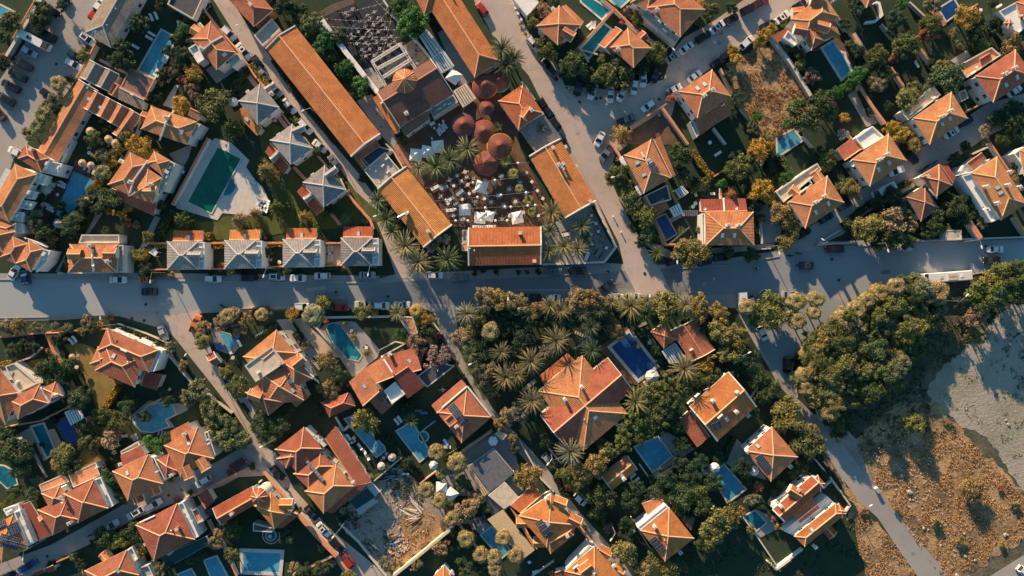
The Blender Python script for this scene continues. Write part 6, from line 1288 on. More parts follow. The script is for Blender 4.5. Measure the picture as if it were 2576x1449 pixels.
hedge([2100, 1020, 2250, 1018], 1.6, 1.4, GH, 'golden hedge'); hedge([2670, 1010, 2830, 1005], 1.2, 1.4, GH, 'golden hedge'); hedge([1550, 1025, 1680, 1022], 1.0, 1.4, GH, 'golden hedge'); hedge([1400, 1320, 1680, 1300], 1.2, 1.3, DH, 'dark street front hedge'); hedge([2090, 1300, 2430, 1280], 1.3, 1.3, DH, 'dark street front hedge'); hedge([2700, 1270, 3000, 1262], 1.2, 1.2, DH, 'dark street front hedge'); hedge([3250, 1240, 3420, 1238], 1.2, 1.2, (.10, .12, .04)); hedge([3260, 1000, 3430, 1000], .8, 1.4, DH)
S(0, 0)
hedge([2020, 110, 1930, 290], 2.0, 1.8, (.10, .13, .04)); hedge([2470, 690, 2340, 910, 2280, 960], 1.7, 1.8, (.08, .11, .04)); hedge([2520, 640, 2700, 860], 1.3, 1.6, (.28, .22, .05), 'gold tipped hedge'); hedge([1650, 760, 1500, 1040], 2.0, 1.9, DH, 'dense dark poolside hedge'); hedge([1380, 1300, 1450, 1160], .8, 1.5, DH)
S(1, 0)
hedge([190, 980, 330, 1130], 1.5, 1.5, (.07, .11, .035)); hedge([30, 790, 120, 900], 1.0, 1.4, GH, 'golden hedge'); hedge([1440, 1380, 1500, 1440], 1.4, 1.2, (.2, .18, .05)); hedge([160, 600, 430, 1000, 800, 1449], 1.0, .8, DH, 'low hedge at the barn foot')
S(2, 0)
hedge([160, 160, 230, 70, 320, -60], 1.5, 1.6, (.48, .33, .05), 'yellow flowering hedge'); hedge([1080, 1350, 1190, 1290], .8, 1.2, DH); hedge([1030, 60, 1100, 110], 1.2, 1.6, DH)
S(2, 1)
hedge([1800, 50, 1900, 190, 2000, 320], 1.6, 1.7, GH, 'golden hedge'); hedge([2000, 330, 1900, 410, 1800, 490], 1.5, 1.7, (.26, .25, .05), 'gold tipped hedge'); hedge([820, 620, 1020, 1010], .8, 1.0, DH); hedge([1800, 380, 1780, 440], 1.0, 1.3, GH)
S(0, 2)
hedge([1190, 985, 1120, 1090, 1050, 1210], 1.4, 1.6, (.55, .33, .03), 'bright golden hedge'); hedge([560, 1350, 480, 1260, 640, 1250], 1.4, 1.2, DH); hedge([1240, 380, 1660, 590], .8, 1.0, DH); hedge([660, 780, 780, 1020], 1.2, 1.5, DH); hedge([0, 770, 120, 740], 1.0, 1.2, GH, 'golden hedge')
S(1, 2)
hedge([0, 530, 120, 420, 220, 390], 1.0, 1.0, DH); hedge([360, 340, 470, 500], .6, 1.2, DH); hedge([1330, 1150, 1500, 1040, 1600, 1130, 1430, 1230], 1.4, 1.4, DH)
S(1, 3)
hedge([1200, 470, 1350, 360], .9, 1.2, (.12, .15, .04)); hedge([1310, 40, 1480, 300, 1640, 420], 1.6, 1.4, DH, 'dark hedge between two pools'); hedge([1900, 290, 2050, 190], 1.8, 1.4, DH); hedge([820, -20, 960, 160, 1130, 400], .6, 1.2, DH)
S(3, 3)
hedge([10, 1290, 90, 1390], .8, 1.4, (.25, .25, .05), 'gold tipped hedge'); hedge([230, 1290, 120, 1390], .8, 1.0, GH, 'golden hedge'); hedge([740, 600, 850, 760], 1.0, 1.2, (.14, .14, .05)); hedge([500, 280, 700, 500], 1.4, 1.2, DH)
S(3, 0)
hedge([860, 470, 960, 640], 1.8, 1.6, DH); hedge([760, 330, 820, 400], 1.2, 1.4, DH); hedge([930, 900, 960, 960, 1050, 1160], 1.2, 1.3, DH)
S(3, 1)
hedge([1430, 380, 1180, 500, 980, 640, 760, 820], 1.6, 1.3, DH, 'dark roadside hedge'); hedge([120, 120, 230, 300], 1.6, 1.6, (.14, .16, .06)); hedge([0, 100, 100, 500], 1.6, 1.6, DH)
S(2, 3)
hedge([430, 440, 520, 640, 700, 690], 1.2, 1.2, DH); hedge([760, 760, 900, 960], 1.0, 1.2, DH); hedge([2130, 300, 2240, 60], 1.4, 1.3, DH)
# ================================================================= TREES
T = {}
T[0, 0] = 'bg 130 230 115;sd 400 60 70;bd 410 195 110;ud 50 380 60;ur 40 600 60;bd 20 640 70;bl 830 560 60;fd 1410 240 110;fd 1240 560 140;fd 1650 40 90;bB 1850 300 70;bd 1840 540 90;bd 1790 670 60;ok 1740 730 75;or 1840 800 60;by 1960 740 85;by 1990 690 45;ok 1945 910 100;by 1850 1050 100;bg 2160 1070 150;sg 2330 1290 105;fg 950 1400 90;bF 1260 1360 85;by 1390 1440 110;wF 580 840 75 4.5;wg 430 1150 75 4.5;wg 370 1270 70 4;ov 550 1020 110;ov 490 1080 80;ov 315 1360 90;sd 690 790 50;bd 1500 960 60;bd 1590 970 50;uy 1020 1220 25;uy 1060 1310 28;bd 1130 1290 60;ud 870 490 35;bd 1170 620 70;bd 1760 400 70;bd 1700 520 60;ud 1890 730 60;bd 1640 740 70;ud 2400 930 50;bd 1080 560 40;uD 1890 180 50;bd 1960 430 70;bd 620 60 60'
T[1, 0] = 'fg 560 240 115;fB 690 440 115;fB 890 700 105;fB 1050 860 105;bB 960 940 50;bG 860 370 85;bg 690 180 55;fB 1430 80 100;fB 1580 230 165;bG 1480 10 90;ud 1040 590 45;fd 300 60 110;bd 200 20 80;bG 480 100 60;bd 1760 190 70;pg 2480 500 150 5.5;pd 2520 660 130 5;pg 2430 1290 60 3;bl 385 1210 45;bG 1010 600 40;ud 640 560 45;bd 430 200 70;bG 750 560 70;bd 1480 370 50;bd 380 90 60'
T[2, 0] = 'bg 340 500 115;fG 610 660 155;ok 330 120 95;bg 200 230 65;bg 940 590 68;fg 1060 760 195 7;fg 900 760 100 6;bg 1440 540 105;bl 1490 490 60;bg 1250 210 72;uk 1150 110 60;uP 1115 210 45;ok 1310 330 52;bg 1995 120 92;by 1900 40 50;by 2225 510 58;by 2240 600 66;by 2490 400 72;by 2560 330 60;or 1600 1000 60;ur 1580 960 45;sF 1110 1340 100;bd 2290 1010 72;bB 2450 1170 60;oD 2410 1290 80;ud 650 330 50;bG 430 470 80;bd 770 770 70;bd 1200 640 60;pd 20 600 120 5;pg 290 1290 80 3.5;bd 2180 770 60;bd 2250 950 50;bd 1300 700 70;uF 140 340 25;by 80 245 20;bd 440 30 60;ud 2260 1080 40;bg 1900 230 60;bd 530 600 60;bd 790 870 60;bF 880 740 60;bd 2200 1130 40;uy 2390 1190 35;oD 2490 1420 70;bd 2210 80 60'
T[3, 0] = 'bB 1345 60 62;ov 1640 40 105;by 1990 190 120;bg 1650 240 105;or 1590 350 100;fg 1380 470 140;ur 1250 580 58;bg 1100 570 100;ov 1870 330 60;ov 1930 450 60;bF 2460 430 125;bB 2180 480 62;bd 2270 30 60;bG 1810 780 172 7;bF 1760 680 80;bl 1370 980 122;bg 1500 910 90;bd 1210 1080 55;by 1230 1280 80;by 1330 1350 85;bF 1460 1410 70;oq 1090 850 100;bB 700 930 64;bB 780 870 66;bB 860 800 70;bB 940 740 76;bg 600 960 50;bG 510 1040 130;ok 640 1060 60;bg 340 1180 160;bB 190 1260 66;bg 115 1350 42;ok 430 770 92;bl 310 650 62;bg 200 490 50;bG 300 560 62;by 760 1190 52;bd 900 520 70;bG 820 440 50;uW 750 1340 62;uq 990 530 40;bd 2330 1170 100;oq 2200 1320 68;bd 2480 1100 80;bG 2440 1250 92;bG 2560 1200 90;bd 2540 1350 82;bG 2350 1390 76;bd 2620 1080 90;fd 900 60 105;by 30 280 60;bg 160 240 45;bl 0 1390 55;bd 1240 330 60;bd 2080 360 90;bd 2250 250 110;bd 1200 760 80;bd 1030 680 70;bG 600 1150 90;bd 1750 1000 0.0;bd 1290 200 90;ud 930 940 30;bd 760 250 60;bd 1640 640 50;bd 1970 1000 60;bd 2360 600 70;bd 1300 1240 50'.replace('bd 1750 1000 0.0;', '')
T[0, 1] = 'ov 370 760 125;bG 750 790 95;bG 690 860 90;bG 800 730 70;bG 840 600 70;ov 1030 110 92;bg 930 470 62;by 1440 60 120;by 1140 180 52;wg 1030 280 70 3.5;by 990 390 50;or 1010 330 40;bF 1180 60 60;by 1035 650 28;by 1090 680 28;uy 1145 690 30;uy 1205 705 32;uy 1250 728 30;by 1265 665 32;bF 1310 640 55;bG 1100 560 110;sg 1830 760 100;sq 2400 770 95;sF 2560 700 60;bl 1490 920 66;bl 1390 1130 70;uy 1470 1110 40;ug 1540 1300 55;uF 1720 1310 50;ur 1300 790 40;uF 1370 810 45;bG 950 30 60;bd 620 620 60;oq 530 950 70;bd 440 900 100;bd 560 330 60;bd 400 560 70;bG 1630 620 60;bd 980 660 60;uB 3040 840 50;bd 1450 1270 70;ur 2230 1240 45;ug 2800 1260 45;ud 660 720 50;bd 480 1040 60;bG 900 560 50;bd 1120 30 40;wg 1000 300 50 3;bd 330 640 80;bd 1080 880 50'
T[1, 1] = 'sF 100 270 105;sg 220 640 105;sF 480 730 75;bB 615 850 48;bG 110 1080 55;pg 900 750 60 2.8;pg 1230 570 120 5;pg 1310 760 115 5;pg 1370 880 100 5;pF 1500 1030 150 6;pF 1630 1190 145 6;pg 1930 1160 155 6;pg 1810 230 155 6;pg 1950 160 130 6;pF 2130 50 135 6;pq 1640 250 90 5;pl 2510 180 60 3.5;bG 610 70 55;ul 640 710 50;ud 870 370 30;uF 930 480 28;bF 1110 770 35;ud 1080 340 50;ur 880 1260 35;ug 270 1280 50;bd 750 640 60;bd 600 660 50;ug 70 940 45;bd 1330 640 60;uW 1900 960 60;uq 1800 1000 70;uW 1760 1030 60;pd 1400 620 60 3;ud 2200 1300 28;ud 2290 1280 32;ud 2420 1290 35;by 30 880 40;ug 2380 700 20;bF 640 950 40;ud 670 1220 50;pg 2576 300 60 3.5'
T[2, 1] = 'pF 400 690 125 6;pg 380 870 95 5;pg 370 1080 110 5;pF 520 1030 130 5.5;pF 660 1060 110 5.5;pg 700 830 115 4.5;pd 740 950 90 4;pg 1460 1100 90 4;wl 20 300 50 4;wl 75 450 45 4;wl 170 570 50 4;wl 210 680 50 4;bg 1060 320 112;bg 1110 460 78;bg 1190 590 112;bg 1330 740 120;bG 1360 930 92;bl 1790 1110 150 7;bl 1900 1100 110 6;bF 1730 1050 90;bG 1690 130 112;bg 2200 280 92;bg 2300 230 112;bB 2120 390 58;bg 2390 200 82;by 2460 70 112;bd 2260 110 62;by 2490 460 105;sr 2200 510 78;bG 2170 1075 62;bG 2400 1110 82;bG 1730 320 70;pg 1700 870 50 2.5;bF 1220 400 45;bd 2440 640 72;bG 2500 740 50;uy 1060 150 25;ug 1100 300 30;pg 1880 860 40 2.5;ul 2330 430 30;bd 1940 460 60;by 1990 310 40;bd 1250 830 70;bd 1300 1000 60;ud 60 1295 28;ud 150 1290 28;ud 265 1280 35;bd 1650 270 60;bG 1440 960 50;bG 2560 380 60;bd 2300 600 50'
T[3, 1] = 'by 20 560 72;bF 140 710 112;bF 120 640 80;bF 230 850 82;bl 160 985 92;bg 610 130 92;by 580 220 66;bl 820 450 92;bF 870 500 72;bg 730 420 62;bF 1480 30 82;bB 180 350 66;bd 1880 130 66;bd 1990 40 60;bl 990 860 130;oq 1240 800 152 7;bl 1100 800 100;by 890 890 82;bG 1270 930 122;oq 1440 820 82;bG 1700 720 82;bG 1670 820 92;bG 1890 650 112;bG 1920 560 52;bl 1790 850 50;ov 2150 780 82;oq 2490 330 72;bG 2490 180 72;bG 2540 270 70;bd 1250 520 92;bd 1100 600 82;ov 1400 600 60;by 0 20 70;ur 1430 380 40;bd 1060 940 90;bd 1350 700 90;bd 820 830 60;uW 1010 620 30;bd 1560 810 60;bg 2350 1300 112 9.5;bG 2480 1240 100 9.5;bl 2250 1400 120 9;bg 2560 1350 110 10;bG 2420 1440 110 10;bG 2640 1260 110 10;bG 2700 1400 120 10;bF 1500 1440 90;bd 1480 640 60;bd 1800 560 60;bG 1960 740 70;wF 1300 1440 90;bl 1120 1000 70;bG 1400 970 80;bd 2050 560 80;bG 2060 700 60;bG 520 60 40;bG 1600 900 60;bF 250 930 45'
T[0, 2] = 'ov 380 390 66;ov 550 385 52;ov 690 400 60;oq 880 350 76;oq 50 390 80;oF 170 390 90;or 110 420 60;ov 820 440 50;by 1010 355 45;ur 1110 300 35;bG 540 810 140;bG 670 800 82;bG 830 1120 122;bg 1040 1280 92;bG 1290 1200 92;bg 1200 1330 96;bG 860 1410 72;ov 2010 1040 132;ov 1890 1090 100;oe 2120 1230 135;oe 2270 1370 122;oe 2350 1420 90;oq 2330 290 105;wF 2290 280 70 4;oq 2230 330 90;oF 2490 320 90;oq 2400 400 80;oq 2050 390 82;bl 2040 530 82;ov 1710 610 76;oq 1840 770 62;bg 2390 1000 122;bl 2270 860 72;bG 130 640 66;uk 300 510 52;ur 500 620 42;bd 1700 1130 72;by 1430 475 28;ug 1560 520 26;ug 640 490 50;uF 200 800 40;uy 60 760 40;ug 730 950 30;bl 620 690 40;bd 1330 1130 70;bd 2250 780 50;oF 2140 1390 60;bG 640 1010 80;ul 1660 580 25;bd 950 420 60;bF 900 1330 40;ul 1000 1440 80;bG 1130 1440 70;bG 1460 1290 60;bG 1640 1060 50;bd 580 520 60;uk 820 440 40;bG 700 900 60;bd 240 580 70;bd 360 590 60'
T[1, 2] = 'by 370 270 66;wv 570 280 110 5;bl 690 150 85;bl 765 175 42;bg 1070 260 92;uy 1195 240 44;pF 1425 250 98 4;wy 1610 230 60 4;by 1690 330 85;bd 1740 430 92;bB 1440 475 62;uP 1830 480 45;ok 1640 590 125;ok 1820 690 152 6;bB 2060 880 44;bg 505 575 45;bF 720 720 102;bG 820 880 92;bF 730 1010 96;bl 1090 1300 135;bG 60 1380 105;oq 40 1290 70;bG 220 1360 120;pG 1560 1340 85 3;wF 50 270 65 4;bd 110 270 62;uy 900 360 30;uy 980 500 28;uF 1110 650 42;ur 700 330 40;bd 1960 760 60;oq 2290 100 125 7;oF 2440 120 130 7;pq 2120 260 120 6;bg 2230 310 92;oq 2060 520 120 6;bq 2120 450 80;wF 2360 440 88 6;pg 2150 660 100 5;pF 2470 640 105 6;oq 2300 850 120 6;oF 2370 1040 92;pF 2510 890 150 6;pg 2180 800 90 5;oq 2540 1290 92;bG 2230 600 100;bd 2330 700 100;bG 2480 340 80;bd 2400 300 90;bd 1980 1050 60;bd 1280 1170 50;uk 1480 690 60;bd 1620 1040 60;pg 2240 960 80 4;bF 2430 1360 70;bd 2400 1400 50;bG 570 1160 60;bd 650 1270 50;bG 300 1250 70;bd 2540 420 80;bd 2560 200 110;bd 2260 470 80'
T[2, 2] = 'oq 70 160 135 7;oF 240 230 112 6;pF 380 180 105 6;pF 490 220 110 6;oq 650 110 130 7;oF 780 110 150 7.5;pd 870 220 100 5;pF 1000 130 85 6;ol 1100 180 90 6;pF 1190 180 150 7;ol 1300 170 80 6;pF 1360 130 75 6;ol 1530 170 160 8;pF 1740 170 105 6;oF 1860 200 130 7;oq 1960 280 80;oF 2100 270 112 6;ol 2090 450 130 7;ol 2280 500 130 7;ol 2150 660 120 6;pg 1340 250 90 4;pg 180 260 90 4.5;pg 700 260 90 4.5;pd 1640 260 80 4;pG 795 395 115 5;pF 450 530 145 6;bF 1050 440 85 4;pG 800 630 115 5;pF 190 740 145 6;pF 50 870 120 6;pk 330 640 75 4;pF 200 1130 140 6;ov 70 1250 125 6;pF 1240 1140 140 6;pF 1730 810 155 7;by 1950 750 98;bG 2000 880 92;fg 1400 1050 135 7;fg 1540 970 120 7;fg 1690 1000 130 7;fg 1850 920 110 6.5;fg 1510 1190 140 7;fg 1250 1340 140 7;fg 1430 1320 140 7;fg 1610 1160 120 6.5;fg 1130 1420 90 6;fG 1340 1180 80 6;fG 1880 1000 80 5;bd 2350 710 130;bG 2480 900 110;bG 2520 1070 100;bg 2570 220 155 7;bg 2450 330 90;wF 2370 190 75 5;bd 2290 760 80;bd 560 320 110;bd 330 340 90;bd 940 310 90;bd 130 370 100;bd 1150 320 80;bd 1480 320 90;bd 1900 400 100;bd 1320 440 60;bG 1450 630 55;bG 1380 460 50;bG 1270 430 50;bG 2100 950 60;bd 2200 850 80;bd 620 650 60;bd 400 500 60;bd 100 560 110;bd 30 640 60;bG 1480 740 45;bd 0 980 60;bd 880 460 60;bd 2430 1230 70;bG 1670 1380 80;bd 1900 500 60;fG 1640 1290 70;bd 60 1030 50;bd 660 330 70;bd 1750 360 60;bd 2020 330 80;bd 1240 300 80'
T[3, 2] = 'bl 60 270 150 7;wF 290 140 88 5;wF 490 110 78 5;wF 470 250 68 5;wF 300 330 82 5;wF 760 320 92 6;wF 900 220 88 6;wF 1000 130 82 6;wF 1130 50 92 6;wF 1300 30 92 6;wF 1720 40 112 6;wF 400 660 78 5;wF 370 880 82 5;wF 400 1010 78 5;wF 630 1260 88 5;wF 1330 670 60 5;pg 590 440 90 4;bg 2170 90 155 9.5;bG 2330 60 110 10;bG 2600 -80 120 10;bG 2480 90 90 9;oq 2080 300 122 7.5;ol 2080 490 92 5;ol 1450 1350 125 6;bl 190 1290 160 7;bg 40 1000 95;bd 60 1150 70;bq 450 1420 60;bd 200 1190 60;ud 280 700 60;bG 1600 200 70;bd 2350 40 100;bg 2540 0 100;bd 1950 150 80;bd 2200 250 90'
T[0, 3] = 'bl 640 220 108;bF 590 290 80;bG 720 350 92;bG 150 620 80;oG 160 600 60;ov 390 500 66;bG 340 600 80;bl 360 810 56;bF 40 100 66;bG 170 180 130;bG 200 360 100;fg 900 100 100;oq 1120 90 125;oF 950 200 60;bG 1080 460 92;bg 1160 540 60;bG 1220 640 62;bB 1520 110 76;bB 1590 150 82;bG 1700 60 60;oe 2260 60 135;oe 2400 90 120;ul 1720 480 38;ul 1760 440 32;uB 1910 600 36;uk 2100 810 56;uk 2330 400 45;bG 1060 1060 110;bg 1200 1100 90;bG 1350 1000 100;by 1400 1200 82;oq 2160 1110 82;oq 2190 1020 62;ov 1610 1360 72;oq 1600 1430 66;bg 2340 1240 76;bl 740 1250 46;ug 620 1290 40;bG 2330 960 90;pB 2360 1010 80 2;bG 1930 1290 50;bd 820 1340 66;bd 1200 250 60;bd 60 200 90;ug 100 690 45;bF 20 740 25;bd 2240 900 60;bG 1260 680 50;bd 980 1130 70;ul 450 960 30;bd 520 1330 40;bd 1740 1330 60;uP 1780 690 40;bd 430 130 30;uB 410 250 25;bG 2020 1240 60;ov 1560 1200 20;bG 2550 340 45;bG 60 20 80'
T[1, 3] = 'wF 1820 210 76 4.5;wF 2020 320 98 5;wF 1710 590 76 4.5;wF 1840 700 72 4.5;wF 1970 880 78 4.5;wF 2110 1080 82 4.5;wF 2260 1240 76 4.5;wF 2390 1270 78 4.5;wF 2410 1390 72 4.5;wF 2490 1070 76 4.5;wg 1860 430 48 3;wg 1930 400 40 3;oq 2110 770 132;oq 2230 670 92;oq 1840 1170 82;or 1900 1110 50;bG 2080 520 82;bg 1940 720 60;uy 1970 1170 22;uy 2045 1165 20;uB 2035 1300 42;oq 385 1355 66;oq 765 1325 42;ok 660 1170 45;bd 330 1060 90;oq 1610 1330 68;oq 1450 1300 42;bG 2110 1410 72;bl 1160 440 42;bl 920 1440 80;bg 120 60 90;bG 180 150 50;bG 500 1400 90;bG 650 1370 80;bG 2320 780 50;bG 1300 330 35;pB 1310 350 50 2;bd 1560 290 50;uG 1380 260 40;bd 1100 860 0;ud 880 860 60;ug 440 770 28;uk 200 150 30;bd 1240 60 40;bG 1660 1290 40;ub 0 0 0;bd 2180 1330 60;bG 2260 1360 50;ul 2070 450 40;bd 1990 1010 50;bG 2000 600 40;ur 2200 620 30;bd 2150 560 40'.replace('bd 1100 860 0;', '').replace('ub 0 0 0;', '')
T[2, 3] = 'pq 590 200 150 6.5;fF 860 290 145 7;fF 700 420 140 7;fg 570 420 110 6;fg 990 180 90 6;fg 1120 60 115 6.5;fg 1290 30 100 6;bG 890 640 135 6;bG 860 780 95;bd 1690 130 88;bG 1440 590 82;ov 1440 610 30;bd 1180 700 92;bd 1130 900 82;bG 1700 640 120;bg 1850 600 110;bd 1560 450 110;bd 1800 450 110;bd 2000 520 110;bl 2040 900 160 7;bl 2200 850 115 6;bl 1990 1040 130 6.5;bF 1990 1150 55;bl 1150 1180 138 6.5;bl 1440 1270 92;bl 1570 1370 110;bF 1300 1380 98;bF 1730 1370 40;ov 2420 670 88;ur 2480 560 62;ur 2290 790 52;oF 2400 980 50;bF 170 450 122;bG 60 460 80;wF 40 1250 82 5;uk 990 970 72;bF 920 900 32;pd 400 330 70 3;bG 700 560 100;bd 1000 480 60;bd 350 80 80;bg 900 110 60;bd 1240 560 80;bd 1360 640 60;bd 1150 1020 80;bd 1700 320 90;bd 1900 280 90;bd 2080 260 60;bG 2200 770 70;bd 2300 360 100;bd 2350 480 60;bG 1900 750 110;bd 1760 780 80;bF 0 60 60;bG 500 1290 40;bF 400 1420 30;bG 1640 1350 90;bd 1500 160 0;bG 1880 1130 60;bd 2500 740 60;bF 560 560 40;bG 1680 720 90;bd 2100 40 70;bd 1640 880 60;bG 40 170 60;bd 1150 560 60;uG 720 960 40;bG 1400 470 40'.replace('bd 1500 160 0;', '')
T[3, 3] = 'bg 400 110 155 7;by 300 110 85;bG 700 20 80;bF 2060 570 118 4.5;uF 1690 900 66;uF 1925 1090 52;ur 70 870 42;uy 110 940 45;bd 330 300 70;bG 360 350 60;bG 250 400 60;bd 60 600 60;uG 600 400 60;bG 130 540 50;ur 960 790 40;uF 840 700 40;bd 760 980 0;uF 2350 1120 40;uq 1320 240 30;uq 2480 720 50;uF 1280 760 40;ur 2330 560 30'.replace('bd 760 980 0;', '')
for (c, r), s in T.items():
    S(c, r); trees(s)
# the dense wood on the triangle right of the crossing: single trees, closely set
S(3, 2)
wood = [410, 520, 700, 330, 1050, 90, 1500, -40, 1700, 60, 1740, 320, 1560, 430, 1420, 640, 1330, 820, 1080, 1080, 800, 1180, 520, 1170, 400, 1000, 330, 860, 420, 700]
wq = [(wood[i], wood[i + 1]) for i in range(0, len(wood), 2)]; rg = random.Random(5); done = []
for k in range(3000):
    x, y = rg.uniform(300, 1800), rg.uniform(-60, 1250)
    if not inpoly(x, y, wq) or any((x - a) ** 2 + (y - b) ** 2 < 82 ** 2 for a, b in done): continue
    done.append((x, y)); hot = x + y * .55 < 900
    tree(rg.choice('bbbfo'), rg.choice('ggglllFF' if hot else 'gggGGllve'), x, y, rg.uniform(72, 135), rg.uniform(4.5, 8.8))
S(3, 3)
trees('bG 620 -120 80;bg 700 -60 90;bG 780 -180 70')
# low planting along the garden walls
rg = random.Random(21); nb = 0
for c_, r_, fl in WALLQ:
    S(c_, r_)
    for i in range(0, len(fl) - 2, 2):
        x0, y0, x1, y1 = fl[i:i + 4]; L = math.hypot(x1 - x0, y1 - y0); ux, uy = (x1 - x0) / L, (y1 - y0) / L
        for k in range(int(L / 130)):
            if nb >= 150 or rg.random() < .35: continue
            f = rg.random(); s = rg.choice((-1, 1)); rr_ = rg.uniform(18, 34); off = rr_ + 8; x, y = x0 + ux * L * f - uy * off * s, y0 + uy * L * f + ux * off * s
            p = P(x, y); hit = any(o.name.startswith(('main_road', 'street', 'lane', 'upper_street', 'car_park')) for o in ()) 
            if not (-130 < p.x < 130 and -73 < p.y < 73): continue
            if any(inpoly(p.x, p.y, q) for q in ROADQ): continue
            tree('u', rg.choice('GgGgdlF'), x, y, rr_); nb += 1
# ================================================================= VEHICLES
V = {}
V[0, 0] = 'sk 480 70 580 150;mk 560 400 310 270;mw 235 350 510 490;ss 220 480 360 560;uk 320 695 140 590;uk 265 805 85 705;uk 200 920 10 815;uk 140 1045 -40 940;uk 30 1190 -60 1090;ht 690 520 810 590;sw 660 600 820 690;uw 820 350 945 440;hw 985 75 1020 25;hr 935 170 975 120;sk 425 915 520 985;sk 2010 -30 2080 60;uw 2240 275 2365 395;sw 2385 435 2520 595;sk 600 -30 660 10'
V[1, 0] = 'se 20 690 110 800;sk 0 610 30 650;hs 140 840 250 960;sw 270 1000 390 1135;hw 430 1200 555 1340;hr 2320 150 2225 25'
V[2, 0] = 'uw 165 380 260 490;sk 310 600 385 680;uk 370 690 470 790;uk 685 820 650 955;sw 840 850 782 995;sw 995 880 985 1025;hw 1130 905 1080 1000;hw 1240 830 1225 920;sw 1320 720 1318 868;uk 1460 690 1425 815;hw 1440 1020 1308 1110;pg 1060 1245 1240 1165;sw 915 1330 850 1465;ss 1550 620 1685 530;sw 1690 530 1825 430;uk 1862 410 1985 335;sw 2000 325 2145 215;sk 2140 225 2270 155;uk 2310 125 2435 60;sn 2450 45 2560 0;hw 2300 485 2430 370;st 2500 320 2590 250;hk 2020 655 2110 600;sw 1775 815 1900 720;sw 1565 935 1700 860;hk 290 1010 340 1095;hk 340 1095 405 1180;hk 405 1205 470 1285;st 460 1330 520 1420;hk 2130 570 2200 530'
V[3, 0] = 'sk 240 100 385 10;sw 80 225 215 120;sk -60 280 50 225;sw 2420 960 2545 870;sw 1780 1380 1920 1290;sk 1960 1240 2030 1200'
V[0, 1] = 'sw 110 1350 170 1240;hb 265 1395 245 1290;hw 200 100 100 55;sw 1100 1366 1273 1366;so 1540 1365 1390 1365;uw 2055 1357 2228 1357;sk 2425 1345 2600 1345'
V[1, 1] = 'uw 130 1335 285 1335;sw 338 1350 508 1350;hw 748 1328 585 1328;ss 1040 1318 1198 1318;sg 845 250 735 115;sw 600 -10 680 50;hw 1715 1320 1880 1320;sg 2140 1345 1972 1345'
V[2, 1] = 'pg 995 35 900 160;sg 330 1285 500 1285;pk 745 1275 565 1275;st 900 1460 1000 1395;hk 1585 1190 1650 1165;sk 1870 1195 2005 1170;sk 2030 1150 2180 1130'
V[3, 1] = 'vw 1265 410 1045 525;sw 1365 245 1230 300;sk 520 780 655 700;sk 730 640 810 590;sk 305 930 420 860;pn 758 1055 582 1055;hw 1445 1040 1322 1040;sw 2212 1060 2368 1060;uk 2332 1168 2165 1168;st 460 1222 298 1222;hk 1430 120 1480 160'
V[0, 2] = 'uk 1580 38 1418 38;po 1935 450 2005 270;ss 1610 385 1672 520'
V[1, 2] = 'uw 390 190 540 190;hr 795 197 915 197;sc 1150 165 995 165;uw 1187 177 1337 177;sw 1385 170 1552 170;sn 20 228 100 222;sk 385 445 478 580'
V[2, 2] = 'sk 120 95 300 95;hw 350 100 480 100;uw 960 95 1130 95;hw 1150 85 1290 85;vw 2312 80 2322 195;hg 2410 110 2460 180;hw 2500 420 2540 500'
V[3, 2] = 'uw 0 60 115 145;ss 135 65 305 72;uk 195 690 193 862;hw 520 1230 545 1290;sw -30 -10 60 60'.replace('sw -30 -10 60 60', 'hw -40 60 10 110')
V[0, 3] = 'sn 2315 370 2465 280;uw 2120 450 1972 540;uw 1460 785 1625 685;uw 1440 770 1280 865;uw 1025 1000 1190 900;ub 190 1400 365 1305;sk 30 1470 130 1430'
V[1, 3] = 'sk 155 350 280 480;sk 500 750 612 885;sw 620 920 740 1045;uk 745 1065 870 1210;hr 980 1360 855 1225;hk 1350 560 1390 610'.replace(';hk 1350 560 1390 610', '')
V[2, 3] = 'hw 650 650 720 710;hs 330 240 400 320'
V[3, 3] = 'uw 2520 1360 2640 1460'
for (c, r), s in V.items():
    S(c, r); cars(s)
S(3, 1); bus(2020, 1320, 1540, 1355)
S(0, 0); bike(2380, 420, 2400, 440, 'k'); bike(2545, 615, 2570, 640, 'k')
S(2, 0); bike(560, 895, 590, 910, 'w'); bike(1835, 430, 1850, 400, 'k'); bike(2160, 245, 2175, 265, 'w')
S(3, 1); bike(1590, 230, 1610, 215, 'k'); bike(1665, 190, 1685, 175, 'b'); bike(1535, 270, 1555, 260, 'k'); bike(300, 1100, 330, 1105, 'g'); bike(215, 1125, 230, 1126, 'k')
S(2, 1); bike(2460, 1253, 2490, 1250, 'w')
S(0, 3); bike(925, 1030, 960, 1015, 'k'); bike(990, 1015, 1020, 1005, 'k')
S(0, 2); bike(2250, 180, 2270, 190, 'k')
S(1, 3); bike(325, 580, 345, 600, 'k'); bike(1375, 600, 1385, 570, 'k')
S(2, 0)
person(2065, 332, 2080, 360, 'canvas_white', 'cloth_dark', 'person in a white top on the street'); person(2112, 335, 2090, 330, 'cloth_dark', 'cloth_dark', 'person in dark clothes on the street'); person(1487, 740, 1500, 770, 'canvas_white', 'cloth_blue', 'person in a white shirt beside the black car'); person(1508, 782, 1490, 760, 'canvas_white', 'cloth_dark', 'person in pale top beside the black car'); person(1480, 700, 1470, 730, 'cloth_dark', 'cloth_dark', 'person in dark clothes beside the black car')
S(1, 1); person(1450, 110, 1450, 140, 'cloth_dark', 'cloth_dark', 'person in dark clothes on the sunny deck')
S(1, 0); person(1215, 1150, 1230, 1170, 'cloth_dark', 'canvas_white', 'person walking on the service lane'); person(1262, 1275, 1262, 1300, 'cloth_dark', 'cloth_dark', 'person in dark clothes on the service lane')
